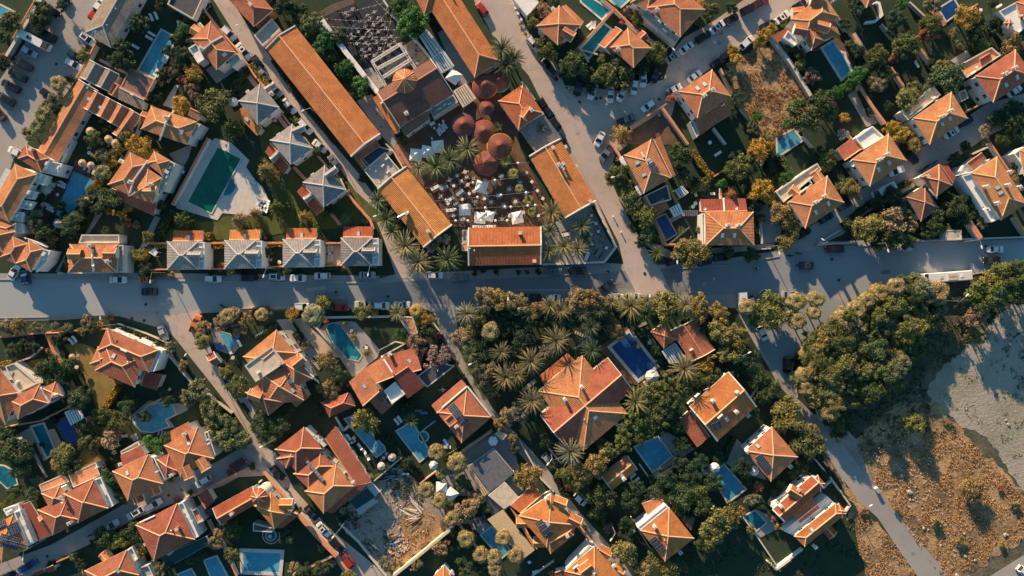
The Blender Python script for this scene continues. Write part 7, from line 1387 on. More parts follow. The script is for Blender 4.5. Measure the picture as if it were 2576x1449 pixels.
MH = MB(); MH.tube((0, 0, 0), (0, 0, .03), .38, n=14); MH = MH.mesh('manhole_cover', ['metal_dark'])
for c_, r_, lst in ((3, 1, [(712, 1368), (640, 1160), (2190, 1030)]), (0, 0, [(570, 645)]), (1, 2, [(805, 40), (1328, 85)]), (0, 2, [(1470, 165), (1330, 305), (1452, 328)]), (2, 0, [(680, 1028), (850, 994), (892, 988), (1480, 1000)]), (1, 3, [(115, 90), (857, 990)]), (2, 1, [(1335, 1303), (968, 1285)]), (0, 3, [(1700, 635), (1830, 580), (478, 1248)])):
    S(c_, r_)
    for t in lst: p = P(*t); o = link('manhole_cover', MH, None, (p.x, p.y, .12)); tag(o, 'dark round manhole cover', 'manhole cover', 'manhole covers')
# ================================================================= LAMPS
for c, r, L in ((0, 0, [(2405, 250, 2450, 235)]), (1, 0, [(490, 1108, 545, 1085)]), (1, 1, [(1215, 720, 1265, 700), (85, 1310, 105, 1250), (1133, 1295, 1145, 1230)]), (0, 1, [(1518, 1365, 1525, 1290)]), (2, 0, [(1612, 485, 1585, 455)]),
                (2, 1, [(1030, 330, 1080, 315), (1662, 1170, 1662, 1110)]), (3, 1, [(108, 1080, 98, 1022), (1200, 1055, 1183, 995), (2142, 1020, 2133, 965), (565, 970, 605, 990)]), (0, 2, [(1883, 657, 1920, 615), (1015, 320, 1020, 380)]), (1, 2, [(2170, 760, 2215, 740), (2537, 130, 2535, 190)]),
                (1, 3, [(45, 152, 150, 95), (775, 1058, 850, 970)]), (2, 3, [(375, 305, 405, 270), (1008, 1065, 1040, 1020)]), (3, 3, [(1015, 748, 970, 775)]), (3, 2, [(1985, 85, 1935, 133)]), (2, 2, [(1385, 100, 1375, 165), (2370, 658, 2325, 682)]), (0, 3, [(235, 1255, 235, 1200)])):
    S(c, r)
    for t in L: lamp(*t)
# ================================================================= RESTAURANT, TENTS, EVENT YARD
S(1, 0)
TB = 'large round brown tent with %s fringe'
LM.extend([('the orange fringed tent', *P(2305, 860)[:2]), ('the blue fringed tent', *P(2085, 1255)[:2]), ('the red fringed tent', *P(2290, 1325)[:2]), ('the brown bandstand tent', *P(2315, 1645)[:2]), ('the yellow fringed tent', *P(2456, 1470)[:2])])
parasol(2305, 860, 118, 24, 'canvas_brown', 3.6, 0, TB % 'orange', .24, 'fringe_red', 'round_tent'); parasol(2445, 810, 108, 24, 'canvas_brown', 3.0, 0, TB % 'green', .24, 'fringe_green', 'round_tent')
parasol(2322, 1082, 76, 16, 'canvas_brown', 3.2, 0, 'small round brown tent', .24, None, 'round_tent'); parasol(2085, 1255, 108, 24, 'canvas_brown', 3.6, 0, TB % 'blue', .24, 'fringe_blue', 'round_tent')
parasol(2290, 1325, 112, 24, 'canvas_brown', 3.2, 0, TB % 'red', .24, 'fringe_red', 'round_tent')
parasol(1990, 770, 88, 4, base='square white parasol', rot=.2); canopy((1745, 1245, 1790, 1220, 1800, 1240, 1760, 1265), 2.2, 'canvas_white', 'small folded white sunshade')
S(1, 1)
parasol(2456, 22, 122, 24, 'canvas_brown', 3.7, 0, TB % 'yellow', .24, 'fringe_yellow', 'round_tent'); parasol(2315, 195, 130, 8, 'canvas_brown', 3.2, .2, 'eight sided brown bandstand tent', .3, None, 'round_tent')
for x, y, r in ((1610, 110, 85), (1722, 80, 85), (1830, 25, 85), (2268, 430, 82), (2100, 660, 80), (2255, 742, 80), (2345, 725, 70)): parasol(x, y, r, 4, rot=R.uniform(.5, 1.1))
S(2, 1); parasol(50, 740, 82, 4, rot=1.0)
S(0, 0); parasol(2345, 1025, 48, 8, base='white round parasol')
S(0, 1); parasol(360, 410, 52, 8, 'metal_dark', base='black round parasol'); parasol(465, 445, 60, 8, 'flat_concrete', base='grey round parasol')
for x, y in ((825, 190), (912, 215), (870, 570), (920, 520)): parasol(x, y, 38, 12, 'straw', 2.4, base='round straw parasol', steep=.2)
parasol(580, 800, 48, 8, 'flat_concrete', base='grey round parasol')
S(0, 0)
for x, y in ((905, 1320), (1090, 1400), (1160, 1440)): parasol(x, y, 42, 12, 'straw', 2.4, base='round straw parasol', steep=.2)
S(2, 2); parasol(1410, 890, 70, 8, base='large white octagonal parasol')
S(2, 3); parasol(2040, 360, 52, 10, base='round white scalloped parasol'); parasol(2435, 390, 50, 10, base='round white scalloped parasol')
S(1, 3); parasol(2385, 92, 50, 6, base='white six sided parasol'); parasol(1867, 560, 78, 4, rot=.75); parasol(1965, 627, 78, 4, rot=.1); parasol(1785, 335, 45, 7, base='white round parasol'); parasol(1370, 258, 42, 12, 'flat_concrete', base='grey round parasol'); parasol(1260, 345, 40, 12, 'canvas_cream', base='cream round parasol')
S(0, 2); parasol(722, 692, 30, 10, 'straw', base='small straw parasol', steep=.2)
S(0, 1); canopy((1500, 1090, 1555, 1050, 1585, 1090, 1560, 1130), 2.0, 'canvas_white', 'pale folded garden swing canopy')
S(1, 1)
for t in '1800,440,l,w,8 1890,440,l,t,8 1950,360,r,o,4 2025,320,s,w,4 2105,280,r,o,4 2120,330,s,w,4 2190,350,s,k,4 2065,375,s,w,4 1990,420,s,w,4 2130,410,r,o,4 2195,475,r,o,4 2050,490,l,t,8 2145,500,s,w,4 1860,525,s,k,4 1950,560,l,w,6 2075,555,s,w,4 2005,605,s,w,4 1955,665,l,w,6 1985,720,s,w,4 2300,550,s,w,4 2365,585,r,o,7 2440,520,r,w,6 2395,395,r,o,7 2475,325,r,w,6 2550,455,r,o,7 2495,620,r,o,6 2475,755,r,o,6 2400,690,r,o,4 2555,720,r,w,6 2085,755,r,w,4 2210,580,r,k,5 2030,230,s,k,4 1935,600,s,w,4 2330,490,s,w,3'.split():
    x, y, k, c, n = t.split(','); table(k, c, float(x), float(y), int(n))
S(2, 1)
for t in '80,390,r,t,6,w 135,500,r,t,6,w 35,580,r,o,8,w 190,590,r,k,5,k 112,690,r,o,6,w 145,290,s,w,3,k 200,380,s,w,3,k 255,470,s,w,3,k 310,550,s,w,3,k 265,720,s,w,2,w 800,720,s,w,4,k 845,800,s,w,4,k 870,880,s,w,4,k 795,910,s,w,4,k 910,960,r,k,4,k 950,1045,s,w,4,k 805,1005,r,w,7,k 870,1100,l,k,8,k 755,1130,l,w,6,k 545,910,l,w,8,k 35,270,r,w,5,w'.split():
    x, y, k, c, n, cc = t.split(','); table(k, c, float(x), float(y), int(n), cc)
S(1, 0)
ev = '900,130 970,90 1190,120 1120,155 1230,180 1320,90 1060,210 1140,195 1255,210 985,260 1180,245 1095,265 1280,250 920,295 1030,320 1130,310 1230,320 1305,290 955,345 1070,380 1160,350 1180,385 965,385 1270,390 1360,365 1395,410 1015,440 1100,430 1210,430 1300,405 1065,500 1145,495 1245,490 1335,455 1190,560 1105,565 1470,325'
for k, t in enumerate(ev.split()):
    x, y = t.split(','); table('s', 'k', float(x), float(y), 4, 'e', rot=rad(32) + R.uniform(-.1, .1))
    if k % 3 == 0: table('s', 'k', float(x) + 24, float(y) + 28, 2, 'e', rot=rad(32))
def truss(a, b, h, root):
    m = MB(); p, q = P(a[0], a[1], h), P(b[0], b[1], h); d = (q - p); L = d.length; d.normalize(); s = Vector((-d.y, d.x, 0)) * .28; u = Vector((0, 0, .28)); n = int(L / .55)
    for o in (s + u, s - u, -s + u, -s - u): m.tube(p + o, q + o, .045, n=5)
    for i in range(n):
        x0, x1 = p + d * L * i / n, p + d * L * (i + 1) / n; m.tube(x0 + s + u, x1 - s + u, .025, n=4); m.tube(x0 + s - u, x1 + s + u, .025, n=4); m.tube(x0 - s + u, x1 - s - u, .025, n=4); m.tube(x0 + s + u, x0 - s + u, .025, n=4)
    m.build('beam', 'paint_white', root)
c0 = P(1370, 650, 5); st = empty('stage_truss', (c0.x, c0.y, 0))
for a, b in (((1170, 620), (1450, 445)), ((1220, 690), (1520, 530)), ((1280, 775), (1560, 595)), ((1165, 610), (1305, 865)), ((1445, 440), (1605, 690))): truss(a, b, 5 + .01 * a[0] % .3, st)
for a in ((1168, 615), (1448, 443), (1302, 860), (1602, 685)):
    p = P(a[0], a[1], 5); m = MB()
    for sx in (-.2, .2):
        for sy in (-.2, .2): m.tube((p.x + sx, p.y + sy, 0), (p.x + sx, p.y + sy, 5), .04, n=5)
    for i in range(9): m.tube((p.x - .2, p.y - .2, i * .55), (p.x + .2, p.y - .2, i * .55 + .55), .02, n=4); m.tube((p.x - .2, p.y + .2, i * .55), (p.x + .2, p.y + .2, i * .55 + .55), .02, n=4)
    m.build('leg', 'paint_white', st)
st['label'] = 'white metal lattice stage truss between event tables and domed hall'; st['category'] = 'stage truss'; LM.append(('the stage truss', c0.x, c0.y))
p = P(1380, 640, 1); m = MB(); q = quad((1240, 690, 1480, 550, 1560, 660, 1330, 800), 0); m.prism(q, 0.02, .9); o = m.build('stage_platform', 'flat_dark', loc=(p.x, p.y, 0)); tag(o, 'black stage platform', 'stage')
canopy((630, 130, 780, 40, 820, 100, 700, 170), 2.6, 'straw_dark', 'weathered bamboo pergola', slats=True, cat='pergola', frame='wood_brown')
canopy((790, 40, 960, -20, 990, 30, 830, 100), 2.6, 'straw_dark', 'weathered bamboo pergola', slats=True, cat='pergola', frame='wood_brown')
canopy((1645, 365, 1720, 295, 1885, 510, 1780, 575), 2.8, 'glass_pale', 'white gridded glass canopy', slats=True)
canopy((1775, 582, 1890, 512, 1992, 662, 1872, 735), 3.0, 'glass_pale', 'pale slatted glass pergola', slats=True, cat='pergola')
canopy((1990, 915, 2110, 842, 2212, 990, 2085, 1080), 3.0, 'flat_beige', 'white framed beige slatted pergola', slats=True, cat='pergola')
S(2, 1); canopy((1585, 650, 1680, 600, 1722, 690, 1632, 735), 2.5, 'canvas_white', 'white woven pergola', slats=True, cat='pergola'); canopy((1640, 465, 1718, 420, 1776, 490, 1692, 545), 2.5, 'glass_pale', 'white gridded glass pergola', slats=True, cat='pergola')
S(1, 1); canopy((2180, 820, 2410, 818, 2410, 838, 2180, 842), 2.6, 'paint_white', 'thin white frame canopy', slats=True)
BULB = MB(); BULB.ball((0, 0, 0), .2, nu=8, nv=6); BULB = BULB.mesh('lantern', ['lamp_white'], smooth=True)
BALL = MB(); BALL.ball((0, 0, 0), .34, nu=10, nv=7); BALL = BALL.mesh('lantern', ['lamp_white'], smooth=True)
STR = MB(); STR.ball((0, 0, 0), .17, nu=8, nv=6, sz=.8); STR = STR.mesh('lantern', ['palm_tip'], smooth=True)
def cable(pts, h, n, me, base, sag=.5, r=.014, poles=True):
    q = PL(pts, h); a, b = q[0], q[-1]; root = empty('light_cable', (a.x, a.y, 0)); m = MB(); N = 14; L = []
    for i in range(N + 1):
        f = i / N; v = a.lerp(b, f); v.z -= sag * 4 * f * (1 - f); L.append(v)
    for i in range(N): m.tube(L[i], L[i + 1], r, n=4, caps=False)
    m.build('cable', 'canvas_white', root)
    if poles:
        for v in (a, b): k = MB(); k.tube((v.x, v.y, 0), v, .05); k.build('pole', 'metal_grey', root)
    for i in range(n):
        f = (i + .5 + R.uniform(-.25, .25)) / n; v = a.lerp(b, f); z = v.z - sag * 4 * f * (1 - f) - .3; link('lantern', me, root, (v.x - a.x, v.y - a.y, z))
    tag(root, base, 'light string', 'strings of lanterns')
S(1, 0)
for t in ((690, 188, 1380, 215, 11), (690, 262, 1435, 300, 10), (760, 350, 1440, 375, 10), (925, 430, 1505, 430, 9), (830, 130, 1280, 30, 8), (1200, 0, 1400, 190, 6), (1385, 60, 1255, 600, 8), (1330, 110, 980, 450, 8), (1330, 500, 1050, 560, 4), (700, 180, 830, 330, 3)): cable(t[:4], 4.2, t[4], STR, 'string of round straw lanterns')
S(1, 1)
for t in ((1700, 442, 2640, 335, 3), (1800, 572, 2800, 480, 4), (1860, 662, 2830, 615, 5), (1770, 772, 2600, 768, 6)): cable(t[:4], 5, t[4], BALL, 'cable with white globe lanterns', .3)
S(2, 1); cable((-60, 200, 170, 180), 5, 1, BALL, 'cable with white globe lanterns', .2); cable((-60, 635, 300, 610), 5, 2, BALL, 'cable with white globe lanterns', .2)
# loungers and garden furniture
S(0, 0)
for t in ((1530, 188, 1520, 160), (1578, 172, 1568, 145), (1805, 262, 1800, 240), (1540, 350, 1515, 335), (1515, 390, 1490, 375), (1378, 478, 1355, 465)): lounger(*t)
for i, t in enumerate(((1665, 595), (1585, 735))):
    p = P(*t); m = MB(); m.box((0, 0, .17), (1.5, 2.0, .12), 0, rot=-.5); m.box((0, 0, .25), (1.3, 1.8, .06), 0, rot=-.5); o = m.build('float_mat', 'canvas_white', loc=None); o.location = (p.x, p.y, 0); tag(o, 'white float mat on the pool', 'float mat')
S(0, 1)
for t in ((858, 240, 870, 215), (945, 280, 955, 255), (900, 265, 910, 245)): lounger(*t, c='c')
for t in ((515, 640, 490, 625), (520, 670, 495, 655), (635, 430, 610, 420), (640, 400, 620, 385), (480, 610, 460, 600)): lounger(*t)
for i in range(5): lounger(2680 - i * 6, 560 + i * 25, 2700 - i * 6, 575 + i * 25)
for t in ((2530, 345, 2510, 330), (2550, 385, 2530, 370), (2640, 600, 2660, 620)): lounger(*t)
table('r', 'w', 900, 90, 4); table('r', 'w', 1840, 280, 4); table('s', 'w', 580, 510, 2); table('r', 'k', 940, 1380, 0) if 0 else None
S(1, 1)
for t in ((20, 600, 30, 580), (50, 610, 60, 590), (80, 620, 90, 600), (25, 640, 35, 620), (58, 650, 68, 630)): lounger(*t)
for t in ((735, 1055, 735, 1040), (765, 1055, 765, 1040), (735, 1140, 735, 1155), (765, 1140, 765, 1155)): lounger(*t, c='c')
table('s', 'o', 742, 1100, 2, 'b'); table('r', 'w', 235, 1190, 0); table('s', 'k', 150, 1165, 2, 'k'); table('r', 'k', 250, 1215, 0) if 0 else None
S(1, 0); table('r', 'o', 190, 1210, 3, 'k')
for i in range(4): lounger(1835 + i * 22 - (i % 2) * 4, 1325 - i * 22, 1845 + i * 22, 1345 - i * 22)
for x, y in ((1880, 1210), (1840, 1248), (1790, 1282), (1765, 1385)):
    p = P(x, y, 2.4); root = empty('closed_parasol', (p.x, p.y, 0)); k = MB(); k.tube((p.x, p.y, 0), (p.x, p.y, 2.9), .04); k.build('pole', 'wood_brown', root); k = MB(); k.tube((p.x, p.y, 1.3), (p.x, p.y, 2.2), .3, .22, n=8); k.tube((p.x, p.y, 2.2), (p.x, p.y, 2.85), .22, .04, n=8); k.build('canopy', 'canvas_white', root); tag(root, 'folded white parasol', 'parasol', 'parasols')
for t in ((1610, 480), (1640, 500), (1590, 565), (1625, 640)): table('s', 'k', t[0], t[1], 2, 'k')
S(2, 0)
for t in ((770, 255, 790, 240), (795, 280, 810, 265), (828, 265, 830, 240)): lounger(*t)
table('s', 'k', 1480, 1160, 2, 'w'); table('s', 'w', 35, 80, 0); table('s', 'w', 60, 135, 0); table('s', 'w', 95, 195, 0); table('r', 'w', 1990, 1435, 0)
S(2, 1)
lounger(2060, 105, 2090, 85); lounger(1965, 500, 1945, 500); lounger(1990, 500, 2010, 500); lounger(2515, 190, 2520, 170); lounger(1845, 505, 1835, 485); table('r', 'w', 1820, 630, 2); table('r', 'w', 1845, 598, 1)
S(3, 0); lounger(1500, 655, 1490, 640); table('s', 'k', 960, 1110, 2, 'k'); table('s', 'w', 2140, 100, 2, 'w')
S(0, 2)
lounger(725, 545, 705, 520); lounger(760, 525, 745, 500); lounger(1690, 1035, 1715, 1015); table('r', 'w', 772, 795, 4)
for t in ((2190, 575, 2215, 560), (2215, 610, 2240, 595), (2375, 505, 2395, 490)): lounger(*t, c='b')
lounger(2415, 565, 2405, 545); lounger(2320, 640, 2310, 620); table('r', 'o', 2345, 700, 4, 'k'); table('r', 'o', 250, 945, 4, 'w'); table('s', 'k', 2260, 755, 3, 'w')
S(1, 2); table('r', 'w', 125, 725, 6); lounger(20, 860, 40, 880); lounger(1410, 1335, 1425, 1355, 'w'); lounger(1440, 1310, 1455, 1330); table('r', 'w', 1668, 935, 0); table('r', 'k', 1880, 1025, 4, 'k'); lounger(1625, 1235, 1640, 1235, 'k'); lounger(1680, 1255, 1700, 1255, 'b'); table('s', 'w', 1110, 600, 4, 'b'); table('s', 'k', 960, 430, 4, 'w'); table('s', 'k', 1690, 540, 4, 'k'); lounger(905, 1415, 920, 1400)
S(1, 3)
for t in ((1040, 135, 1055, 155), (1078, 180, 1095, 200), (1115, 240, 1125, 255), (940, 60, 930, 45), (965, 105, 980, 95)): lounger(*t)
table('r', 'o', 985, 60, 2, 'w'); table('s', 'o', 1285, 260, 6, 'k'); lounger(1300, 240, 1310, 225, 'c'); lounger(1265, 290, 1275, 275, 'c'); lounger(1915, 150, 1930, 150, 'c'); lounger(1905, 95, 1915, 110, 'b'); table('s', 'k', 1930, 390, 3, 'w')
for i in range(5): lounger(2180 + i * 32, 960 - i * 22, 2170 + i * 32, 940 - i * 22, 'k')
S(2, 3); lounger(1222, 435, 1205, 450); lounger(1258, 475, 1240, 490); table('s', 'w', 2320, 265, 2, 'w'); table('s', 'w', 175, 1310, 2, 'w'); lounger(230, 1405, 250, 1400); lounger(1220, 1000, 1205, 1010); lounger(1930, 410, 1920, 390)
S(0, 3); lounger(200, 60, 170, 65); lounger(1250, 40, 1280, 35)
S(2, 2); table('r', 'w', 1385, 550, 4, 'w'); table('s', 'w', 1455, 900, 4, 'w'); lounger(1340, 960, 1355, 980, 'c')
# villa pool float: a yellow inflatable pineapple
S(2, 2); p = P(1272, 585, .2); root = empty('pineapple_float', (p.x, p.y, .1)); m = MB(); m.ball((0, 0, .08), .55, nu=14, nv=6, sz=.3)
link('body', m.mesh('body', ['gold'], smooth=True), root, sc=(1, 1.15, 1)); m = MB()
for k in range(7): a = 1.9 + (k - 3) * .28; m.face([(.4 * math.cos(a - .15), .5 * math.sin(a - .15), .1), (1.25 * math.cos(a), 1.3 * math.sin(a), .15), (.4 * math.cos(a + .15), .5 * math.sin(a + .15), .1)])
link('leaf_crown', m.mesh('leaf_crown', ['canvas_teal']), root); tag(root, 'yellow pineapple pool float', 'pool float')
# stepping stones, each a slab
SL = MB(); SL.box((0, 0, .05), (.75, .42, .08)); SL = SL.mesh('stepping_stone', ['flat_concrete'])
def stones(x0, y0, x1, y1, n, wide=1.0):
    a, b = P(x0, y0), P(x1, y1); rz = math.atan2(b.y - a.y, b.x - a.x) + math.pi / 2
    for i in range(n):
        p = a.lerp(b, i / max(1, n - 1)); o = link('stepping_stone', SL, None, (p.x, p.y, .1), rz, (wide, 1, 1)); tag(o, 'grey stepping stone', 'stepping stone', 'stepping stones')
S(0, 0); stones(1010, 605, 1290, 745, 17)
S(2, 1); stones(1715, 697, 1860, 697, 8, 2); stones(1600, 770, 1700, 710, 6, 1.6)
S(2, 2); stones(640, 445, 850, 540, 10); stones(615, 630, 800, 490, 13); stones(60, 1070, 230, 935, 12, 1.3); stones(1260, 390, 1350, 350, 6)
S(1, 2); stones(0, 490, 210, 380, 12); stones(530, 685, 640, 810, 9); stones(1680, 1430, 1800, 1340, 9, .5)
S(0, 3); stones(325, 165, 470, 450, 20, .9); stones(1350, 30, 1370, 75, 4, 2); stones(1600, 5, 1660, 20, 3, 2)
# big round fountain basin in the lower garden
S(1, 3); c = P(155, 1035); root = empty('fountain', (c.x, c.y, 0)); m = MB(); n = 20
for r0, r1, h in ((1.15, 1.5, .5), (2.0, 2.25, .3)):
    for i in range(n if h > .4 else 13):
        a, b = 2 * math.pi * i / n + 2.6, 2 * math.pi * (i + 1) / n + 2.6; m.prism([(r0 * math.cos(a), r0 * math.sin(a)), (r0 * math.cos(b), r0 * math.sin(b)), (r1 * math.cos(b), r1 * math.sin(b)), (r1 * math.cos(a), r1 * math.sin(a))], .05, h)
link('basin', m.mesh('basin', ['kerb']), root); m = MB(); m.face([(1.16 * math.cos(2 * math.pi * i / n), 1.16 * math.sin(2 * math.pi * i / n), .35) for i in range(n)]); link('water', m.mesh('water', ['water_teal']), root); m = MB(); m.tube((0, 0, 0), (0, 0, 1), .2, .12, n=8); m.tube((0, 0, 1), (0, 0, 1.15), .15, .5, n=10); link('spout', m.mesh('spout', ['coping_stone']), root); tag(root, 'round stone garden fountain', 'fountain')
# building materials lying on the dirt lot
def plank_pile(x0, y0, x1, y1, n, w, base, mats=('wood_brown', 'flat_concrete', 'flat_white', 'straw'), seed=1):
    rg = random.Random(seed); a, b = P(x0, y0), P(x1, y1); d = (b - a).normalized(); s = Vector((-d.y, d.x, 0)); L = (b - a).length; mid = (a + b) / 2; root = empty('plank_pile', (mid.x, mid.y, 0))
    for i in range(n):
        m = MB(); o = s * rg.uniform(-w, w) + d * rg.uniform(-.6, .6); m.box((o.x, o.y, .12 + rg.uniform(0, .45)), (L * rg.uniform(.6, 1), rg.uniform(.12, .35), .06), rot=math.atan2(d.y, d.x) + rg.uniform(-.25, .25)); link('plank', m.mesh('plank', [rg.choice(mats)]), root)
    tag(root, base, 'planks', 'piles of building material')
plank_pile(1530, 640, 1690, 820, 3, .3, 'long pale metal sheets', ('flat_white',), 1); plank_pile(1460, 780, 1620, 830, 12, .9, 'pile of mixed planks', seed=2); plank_pile(1530, 900, 1650, 850, 12, 1.3, 'pile of mixed planks', seed=3); plank_pile(1545, 990, 1660, 905, 3, .2, 'long orange brown beams', ('wood_brown', 'straw'), 4)
plank_pile(1360, 1090, 1460, 1040, 16, 1.2, 'heap of pale boards', seed=5); plank_pile(1140, 1110, 1220, 1200, 9, .8, 'heap of pale boards', seed=6); plank_pile(1200, 470, 1380, 430, 14, .9, 'heap of dark scrap', ('metal_dark', 'flat_dark', 'metal_grey'), 7); plank_pile(1470, 740, 1520, 700, 8, .9, 'small heap of pale boards', seed=8); plank_pile(1440, 360, 1500, 350, 8, .8, 'small heap of pale boards', seed=9); plank_pile(1660, 1160, 1740, 1110, 10, .5, 'bundle of brown sticks', ('wood_brown',), 10); plank_pile(1460, 420, 1550, 415, 2, .1, 'single white beam', ('flat_white',), 11); plank_pile(1340, 450, 1420, 440, 6, .8, 'heap of dark scrap', ('metal_dark', 'metal_grey'), 12)
# stones and rubbish scattered in the dry lots
ROCK = []
for k in range(3):
    m = MB(); m.ball((0, 0, .2), .4, nu=7, nv=5, sz=.6); me = m.mesh('rock', ['stone']); rg = random.Random(k)
    for v in me.vertices: v.co *= rg.uniform(.8, 1.2)
    ROCK.append(me)
def rocks(c, r, lst):
    S(c, r)
    for i, (x, y, s) in enumerate(lst): p = P(x, y); o = link('rock', ROCK[i % 3], None, (p.x, p.y, .02), i, s); tag(o, 'pale grey stone', 'rock', 'stones lying in the open ground')
rocks(3, 3, [(1340, 440, 1.2), (1355, 475, .8), (1415, 600, 1.6), (1885, 120, .7), (1560, 965, 1.0), (2380, 1030, 1.3), (1980, 1245, 1.1), (2080, 1290, .8), (1895, 1438, 1.2), (2265, 790, .6), (1970, 1020, .9), (1610, 980, .7)])
rocks(1, 3, [(1340, 510, .9), (1250, 890, .5), (1390, 700, .5), (1160, 1350, .5), (980, 900, .4), (1290, 1010, .6), (1330, 1030, .7), (1300, 1140, .6), (900, 840, .5), (830, 870, .5), (1030, 845, .6), (1500, 1210, .5)])
rocks(3, 2, [(2410, 1370, 1.0), (2390, 1330, .8), (1500, 1000, .6), (1520, 1080, .5)])
S(3, 3); p = P(1105, 585, 1); m = MB(); m.box((0, 0, .6), (1.2, .8, 1.1)); m.box((0, 0, 1.2), (1.3, .9, .1), 1); m.box((-.5, 0, .1), (.1, .9, .2), 1); o = m.build('waste_bin', ['paint_white', 'flat_concrete']); o.location = (p.x, p.y, 0); o.rotation_euler = (0, 0, -1.0); tag(o, 'white waste container by the roadside', 'bin')
S(2, 1)
for x, y in ((1022, 730), (1101, 888)):
    p = P(x, y, .8); m = MB(); m.tube((0, 0, 0), (0, 0, .7), .14, .12, n=10); m.ball((0, 0, .8), .2, nu=10, nv=6); o = m.build('bollard', 'paint_white'); o.location = (p.x, p.y, 0); tag(o, 'white round topped bollard', 'bollard', 'bollards in the sunlit street')
# ================================================================= DRY GRASS, WEEDS AND CROPS (nobody could count them)
def tufts(name, polys, n, size, hgt, col, seed, label, thin=.45):
    rng = np.random.default_rng(seed); V = []
    for flat in polys:
        q = [(v.x, v.y) for v in PL(flat)]; xs = [a for a, b in q]; ys = [b for a, b in q]; area = (max(xs) - min(xs)) * (max(ys) - min(ys)); k = 0; m = int(area * n)
        X = rng.uniform(min(xs), max(xs), m); Y = rng.uniform(min(ys), max(ys), m)
        for x, y in zip(X, Y):
            if not inpoly(x, y, q): continue
            if mnoise.noise(Vector((x * .28, y * .28, seed))) + .35 * mnoise.noise(Vector((x * .9, y * .9, 1))) < thin - .5: continue
            V.append((x, y))
    P_ = np.array(V); N = len(P_); reps = 5; pts = np.repeat(P_, reps, 0) + rng.normal(size=(N * reps, 2)) * size * .5
    a = rng.uniform(0, 6.28, N * reps); h = hgt * rng.uniform(.4, 1.2, N * reps); w = size * rng.uniform(.3, .7, N * reps); lx = rng.normal(size=N * reps) * size * .7; ly = rng.normal(size=N * reps) * size * .7
    z0 = np.full(N * reps, .02); dx, dy = np.cos(a) * w, np.sin(a) * w
    v = np.stack([np.stack([pts[:, 0] - dx, pts[:, 1] - dy, z0], 1), np.stack([pts[:, 0] + dx, pts[:, 1] + dy, z0], 1), np.stack([pts[:, 0] + lx + dx * .6, pts[:, 1] + ly + dy * .6, h], 1), np.stack([pts[:, 0] + lx - dx * .6, pts[:, 1] + ly - dy * .6, h * .9], 1)], 1).reshape(-1, 3)
    o = link(name, np_mesh(name, v, ['leaf']), col=col); o['kind'] = 'stuff'; o['label'] = label; o['category'] = 'grass'
S(3, 3)
tufts('dry_grass', [[1060, 500, 1150, 330, 1640, -40, 2000, 60, 2300, 350, 2620, 720, 2620, 1030, 2000, 1400, 1780, 1500, 1500, 1130, 1300, 800], [900, 800, 1010, 850, 1230, 1060, 1490, 1449, 1480, 1500, 980, 1500, 900, 1150]], 7.0, .17, .34, (.44, .285, .14), 3, 'tall dry golden grass covering the open ground at lower right', .40)
tufts('weeds', [[600, -150, 1600, -600, 1700, -60, 1300, 150, 1100, 420, 900, 100], [300, 1260, 640, 880, 880, 900, 930, 1500, -800, 1500, -900, 900, 0, 1320]], 1.1, .3, .35, (.07, .085, .04), 9, 'dark low weeds beside the right hand road', .5)
S(2, 0)
tufts('dry_grass', [[2250, 640, 2420, 540, 2700, 620, 2950, 980, 2900, 1280, 2760, 1400, 2620, 1440, 2400, 1280, 2280, 1000]], 7.0, .17, .34, (.42, .25, .115), 5, 'dry golden grass in the walled empty lot at upper right', .40)
S(1, 3)
tufts('dry_grass', [[1400, 700, 1600, 690, 1980, 960, 1700, 1180, 1390, 1440, 1340, 1380, 1440, 1100]], 1.6, .25, .4, (.5, .32, .14), 6, 'dry golden grass around the heaps in the dirt lot', .5)
tufts('weeds', [[820, 800, 1000, 780, 1080, 840, 900, 960], [1080, 1100, 1300, 1000, 1420, 1100, 1380, 1400, 1300, 1420], [1450, 400, 1680, 520, 1640, 700, 1420, 620]], 2, .22, .3, (.09, .09, .05), 8, 'low dark weeds growing on the dirt lot', .42)
S(1, 3)
tufts('weeds', [[780, 780, 980, 760, 1140, 880, 960, 1000, 900, 960], [1060, 1110, 1260, 980, 1460, 1060, 1500, 1200, 1380, 1440, 1310, 1430], [1380, 380, 1700, 500, 1660, 740, 1400, 660, 1300, 560]], 2.2, .34, .4, (.13, .13, .07), 18, 'scrubby dark weeds at the margins of the dirt lot', .35)
def rubble(name, poly, n, seed, mats, label, smin=.08, smax=.35):
    rg = random.Random(seed); q = [(v.x, v.y) for v in PL(poly)]; xs = [p[0] for p in q]; ys = [p[1] for p in q]; m = MB()
    while n > 0:
        x, y = rg.uniform(min(xs), max(xs)), rg.uniform(min(ys), max(ys))
        if not inpoly(x, y, q): continue
        n -= 1; s = rg.uniform(smin, smax); m.box((x, y, .12 + s * .2), (s, s * rg.uniform(.4, 1), s * .5), rg.randrange(len(mats)), rot=rg.uniform(0, 3))
    o = m.build(name, mats); o['kind'] = 'stuff'; o['label'] = label; o['category'] = 'rubble'
rubble('rubble', [880, 640, 1300, 470, 1420, 640, 1500, 900, 1560, 1000, 1420, 1160, 1120, 1120, 900, 900], 420, 3, ['flat_concrete', 'stone', 'flat_dark', 'straw'], 'small stones and rubble strewn over the pale dirt lot')
rubble('rubble', [1360, 1040, 1480, 1020, 1560, 1160, 1420, 1260, 1280, 1160], 260, 4, ['flat_white', 'stone', 'coping_brick'], 'broken pale rubble around the heap of boards', .1, .5)
S(3, 3)
rubble('stones', [1050, -50, 1300, -100, 1640, 0, 1640, 700, 2000, 1000, 1900, 1300, 1300, 700, 980, 300], 300, 5, ['stone', 'flat_beige'], 'loose stones scattered in the dry ground', .1, .4)
S(3, 2)
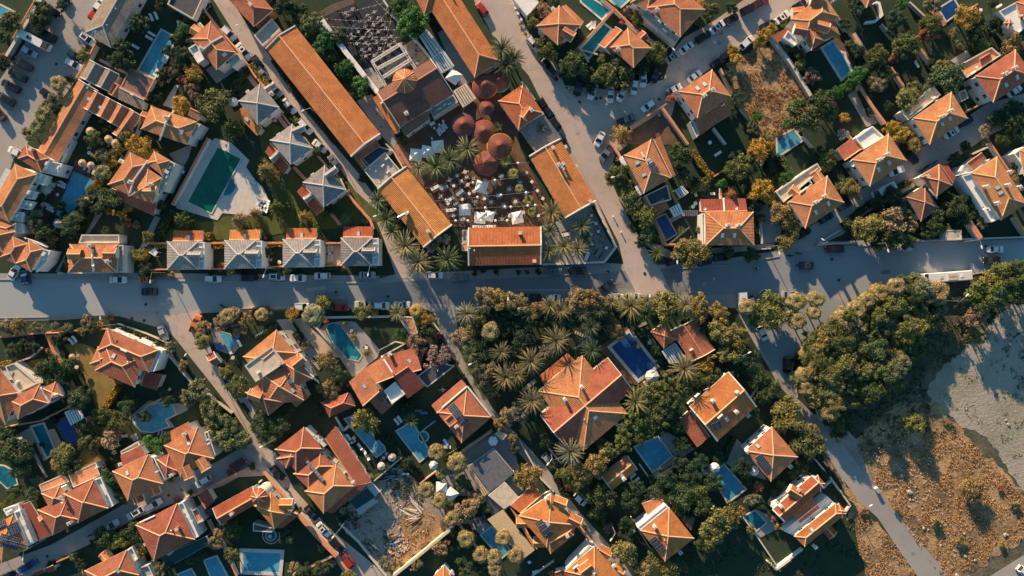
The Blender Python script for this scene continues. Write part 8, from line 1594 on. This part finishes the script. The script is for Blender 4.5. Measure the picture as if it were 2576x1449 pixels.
tufts('weeds', [[1560, 500, 1800, 300, 2350, 260, 2050, 560, 1700, 830, 1580, 1060, 1650, 1240, 2000, 1480, 1300, 1449, 700, 1449, 850, 1200, 1350, 880]], 1.6, .34, .4, (.10, .12, .05), 31, 'dark scrubby weeds between the wood and the pale field', .42)
tufts('field_grass', [[1700, 900, 2350, 300, 2640, 100, 2640, 2300, 2200, 1500, 1640, 1200]], .7, .3, .25, (.20, .21, .09), 33, 'thin green and straw coloured growth on the pale field', .62)
tufts('crop_rows', [[2420, 420, 2650, 250, 2650, 1200, 2500, 1000, 2350, 700], [2250, 950, 2400, 1000, 2576, 1380, 2500, 1400, 2280, 1150]], 1.6, .25, .35, (.12, .14, .05), 12, 'patchy green crop rows growing in the pale field', .5)
# ================================================================= LIGHT, SKY, CAMERA
SUN_EL, SD = rad(SUN[0]), Vector((.45, -.893))          # shadows point down and right in the picture
w = D.worlds.new('World'); SC.world = w; w.use_nodes = True; n = w.node_tree; n.nodes.clear()
sky = n.nodes.new('ShaderNodeTexSky'); sky.sky_type = 'NISHITA'; sky.sun_disc = False; sky.sun_elevation = SUN_EL
toward = -SD; sky.sun_rotation = math.atan2(toward.x, toward.y); sky.air_density = 1.3; sky.ozone_density = 2.5; sky.dust_density = .6
bg = n.nodes.new('ShaderNodeBackground'); bg.inputs[1].default_value = SUN[2]; ow = n.nodes.new('ShaderNodeOutputWorld'); n.links.new(mix(n, 1.0, sky.outputs[0], SUN[4], 'MULTIPLY'), bg.inputs[0]); n.links.new(bg.outputs[0], ow.inputs[0])
ld = D.lights.new('Sun', 'SUN'); ld.energy = SUN[1]; ld.angle = rad(.5); ld.color = SUN[3]; lo = D.objects.new('Sun', ld); COL.objects.link(lo)
dv = Vector((SD.x * math.cos(SUN_EL), SD.y * math.cos(SUN_EL), -math.sin(SUN_EL))); lo.rotation_euler = dv.to_track_quat('-Z', 'Y').to_euler(); lo.location = (-60, 120, 90)
cd = D.cameras.new('Camera'); cam = D.objects.new('Camera', cd); COL.objects.link(cam); cam.location = (0, 0, H); cd.sensor_width = 36; cd.lens = 18 / (128.8 / H); cd.clip_end = 2000; cd.clip_start = 1; SC.camera = cam
SC.view_settings.view_transform = 'Standard'; SC.view_settings.look = 'None'; SC.view_settings.exposure = 0
SC.cycles.max_bounces = 5; SC.cycles.diffuse_bounces = 3; SC.cycles.use_denoising = True
finish_labels()
print('OBJECTS', len(COL.objects), 'TOP', len([o for o in COL.objects if o.parent is None]))
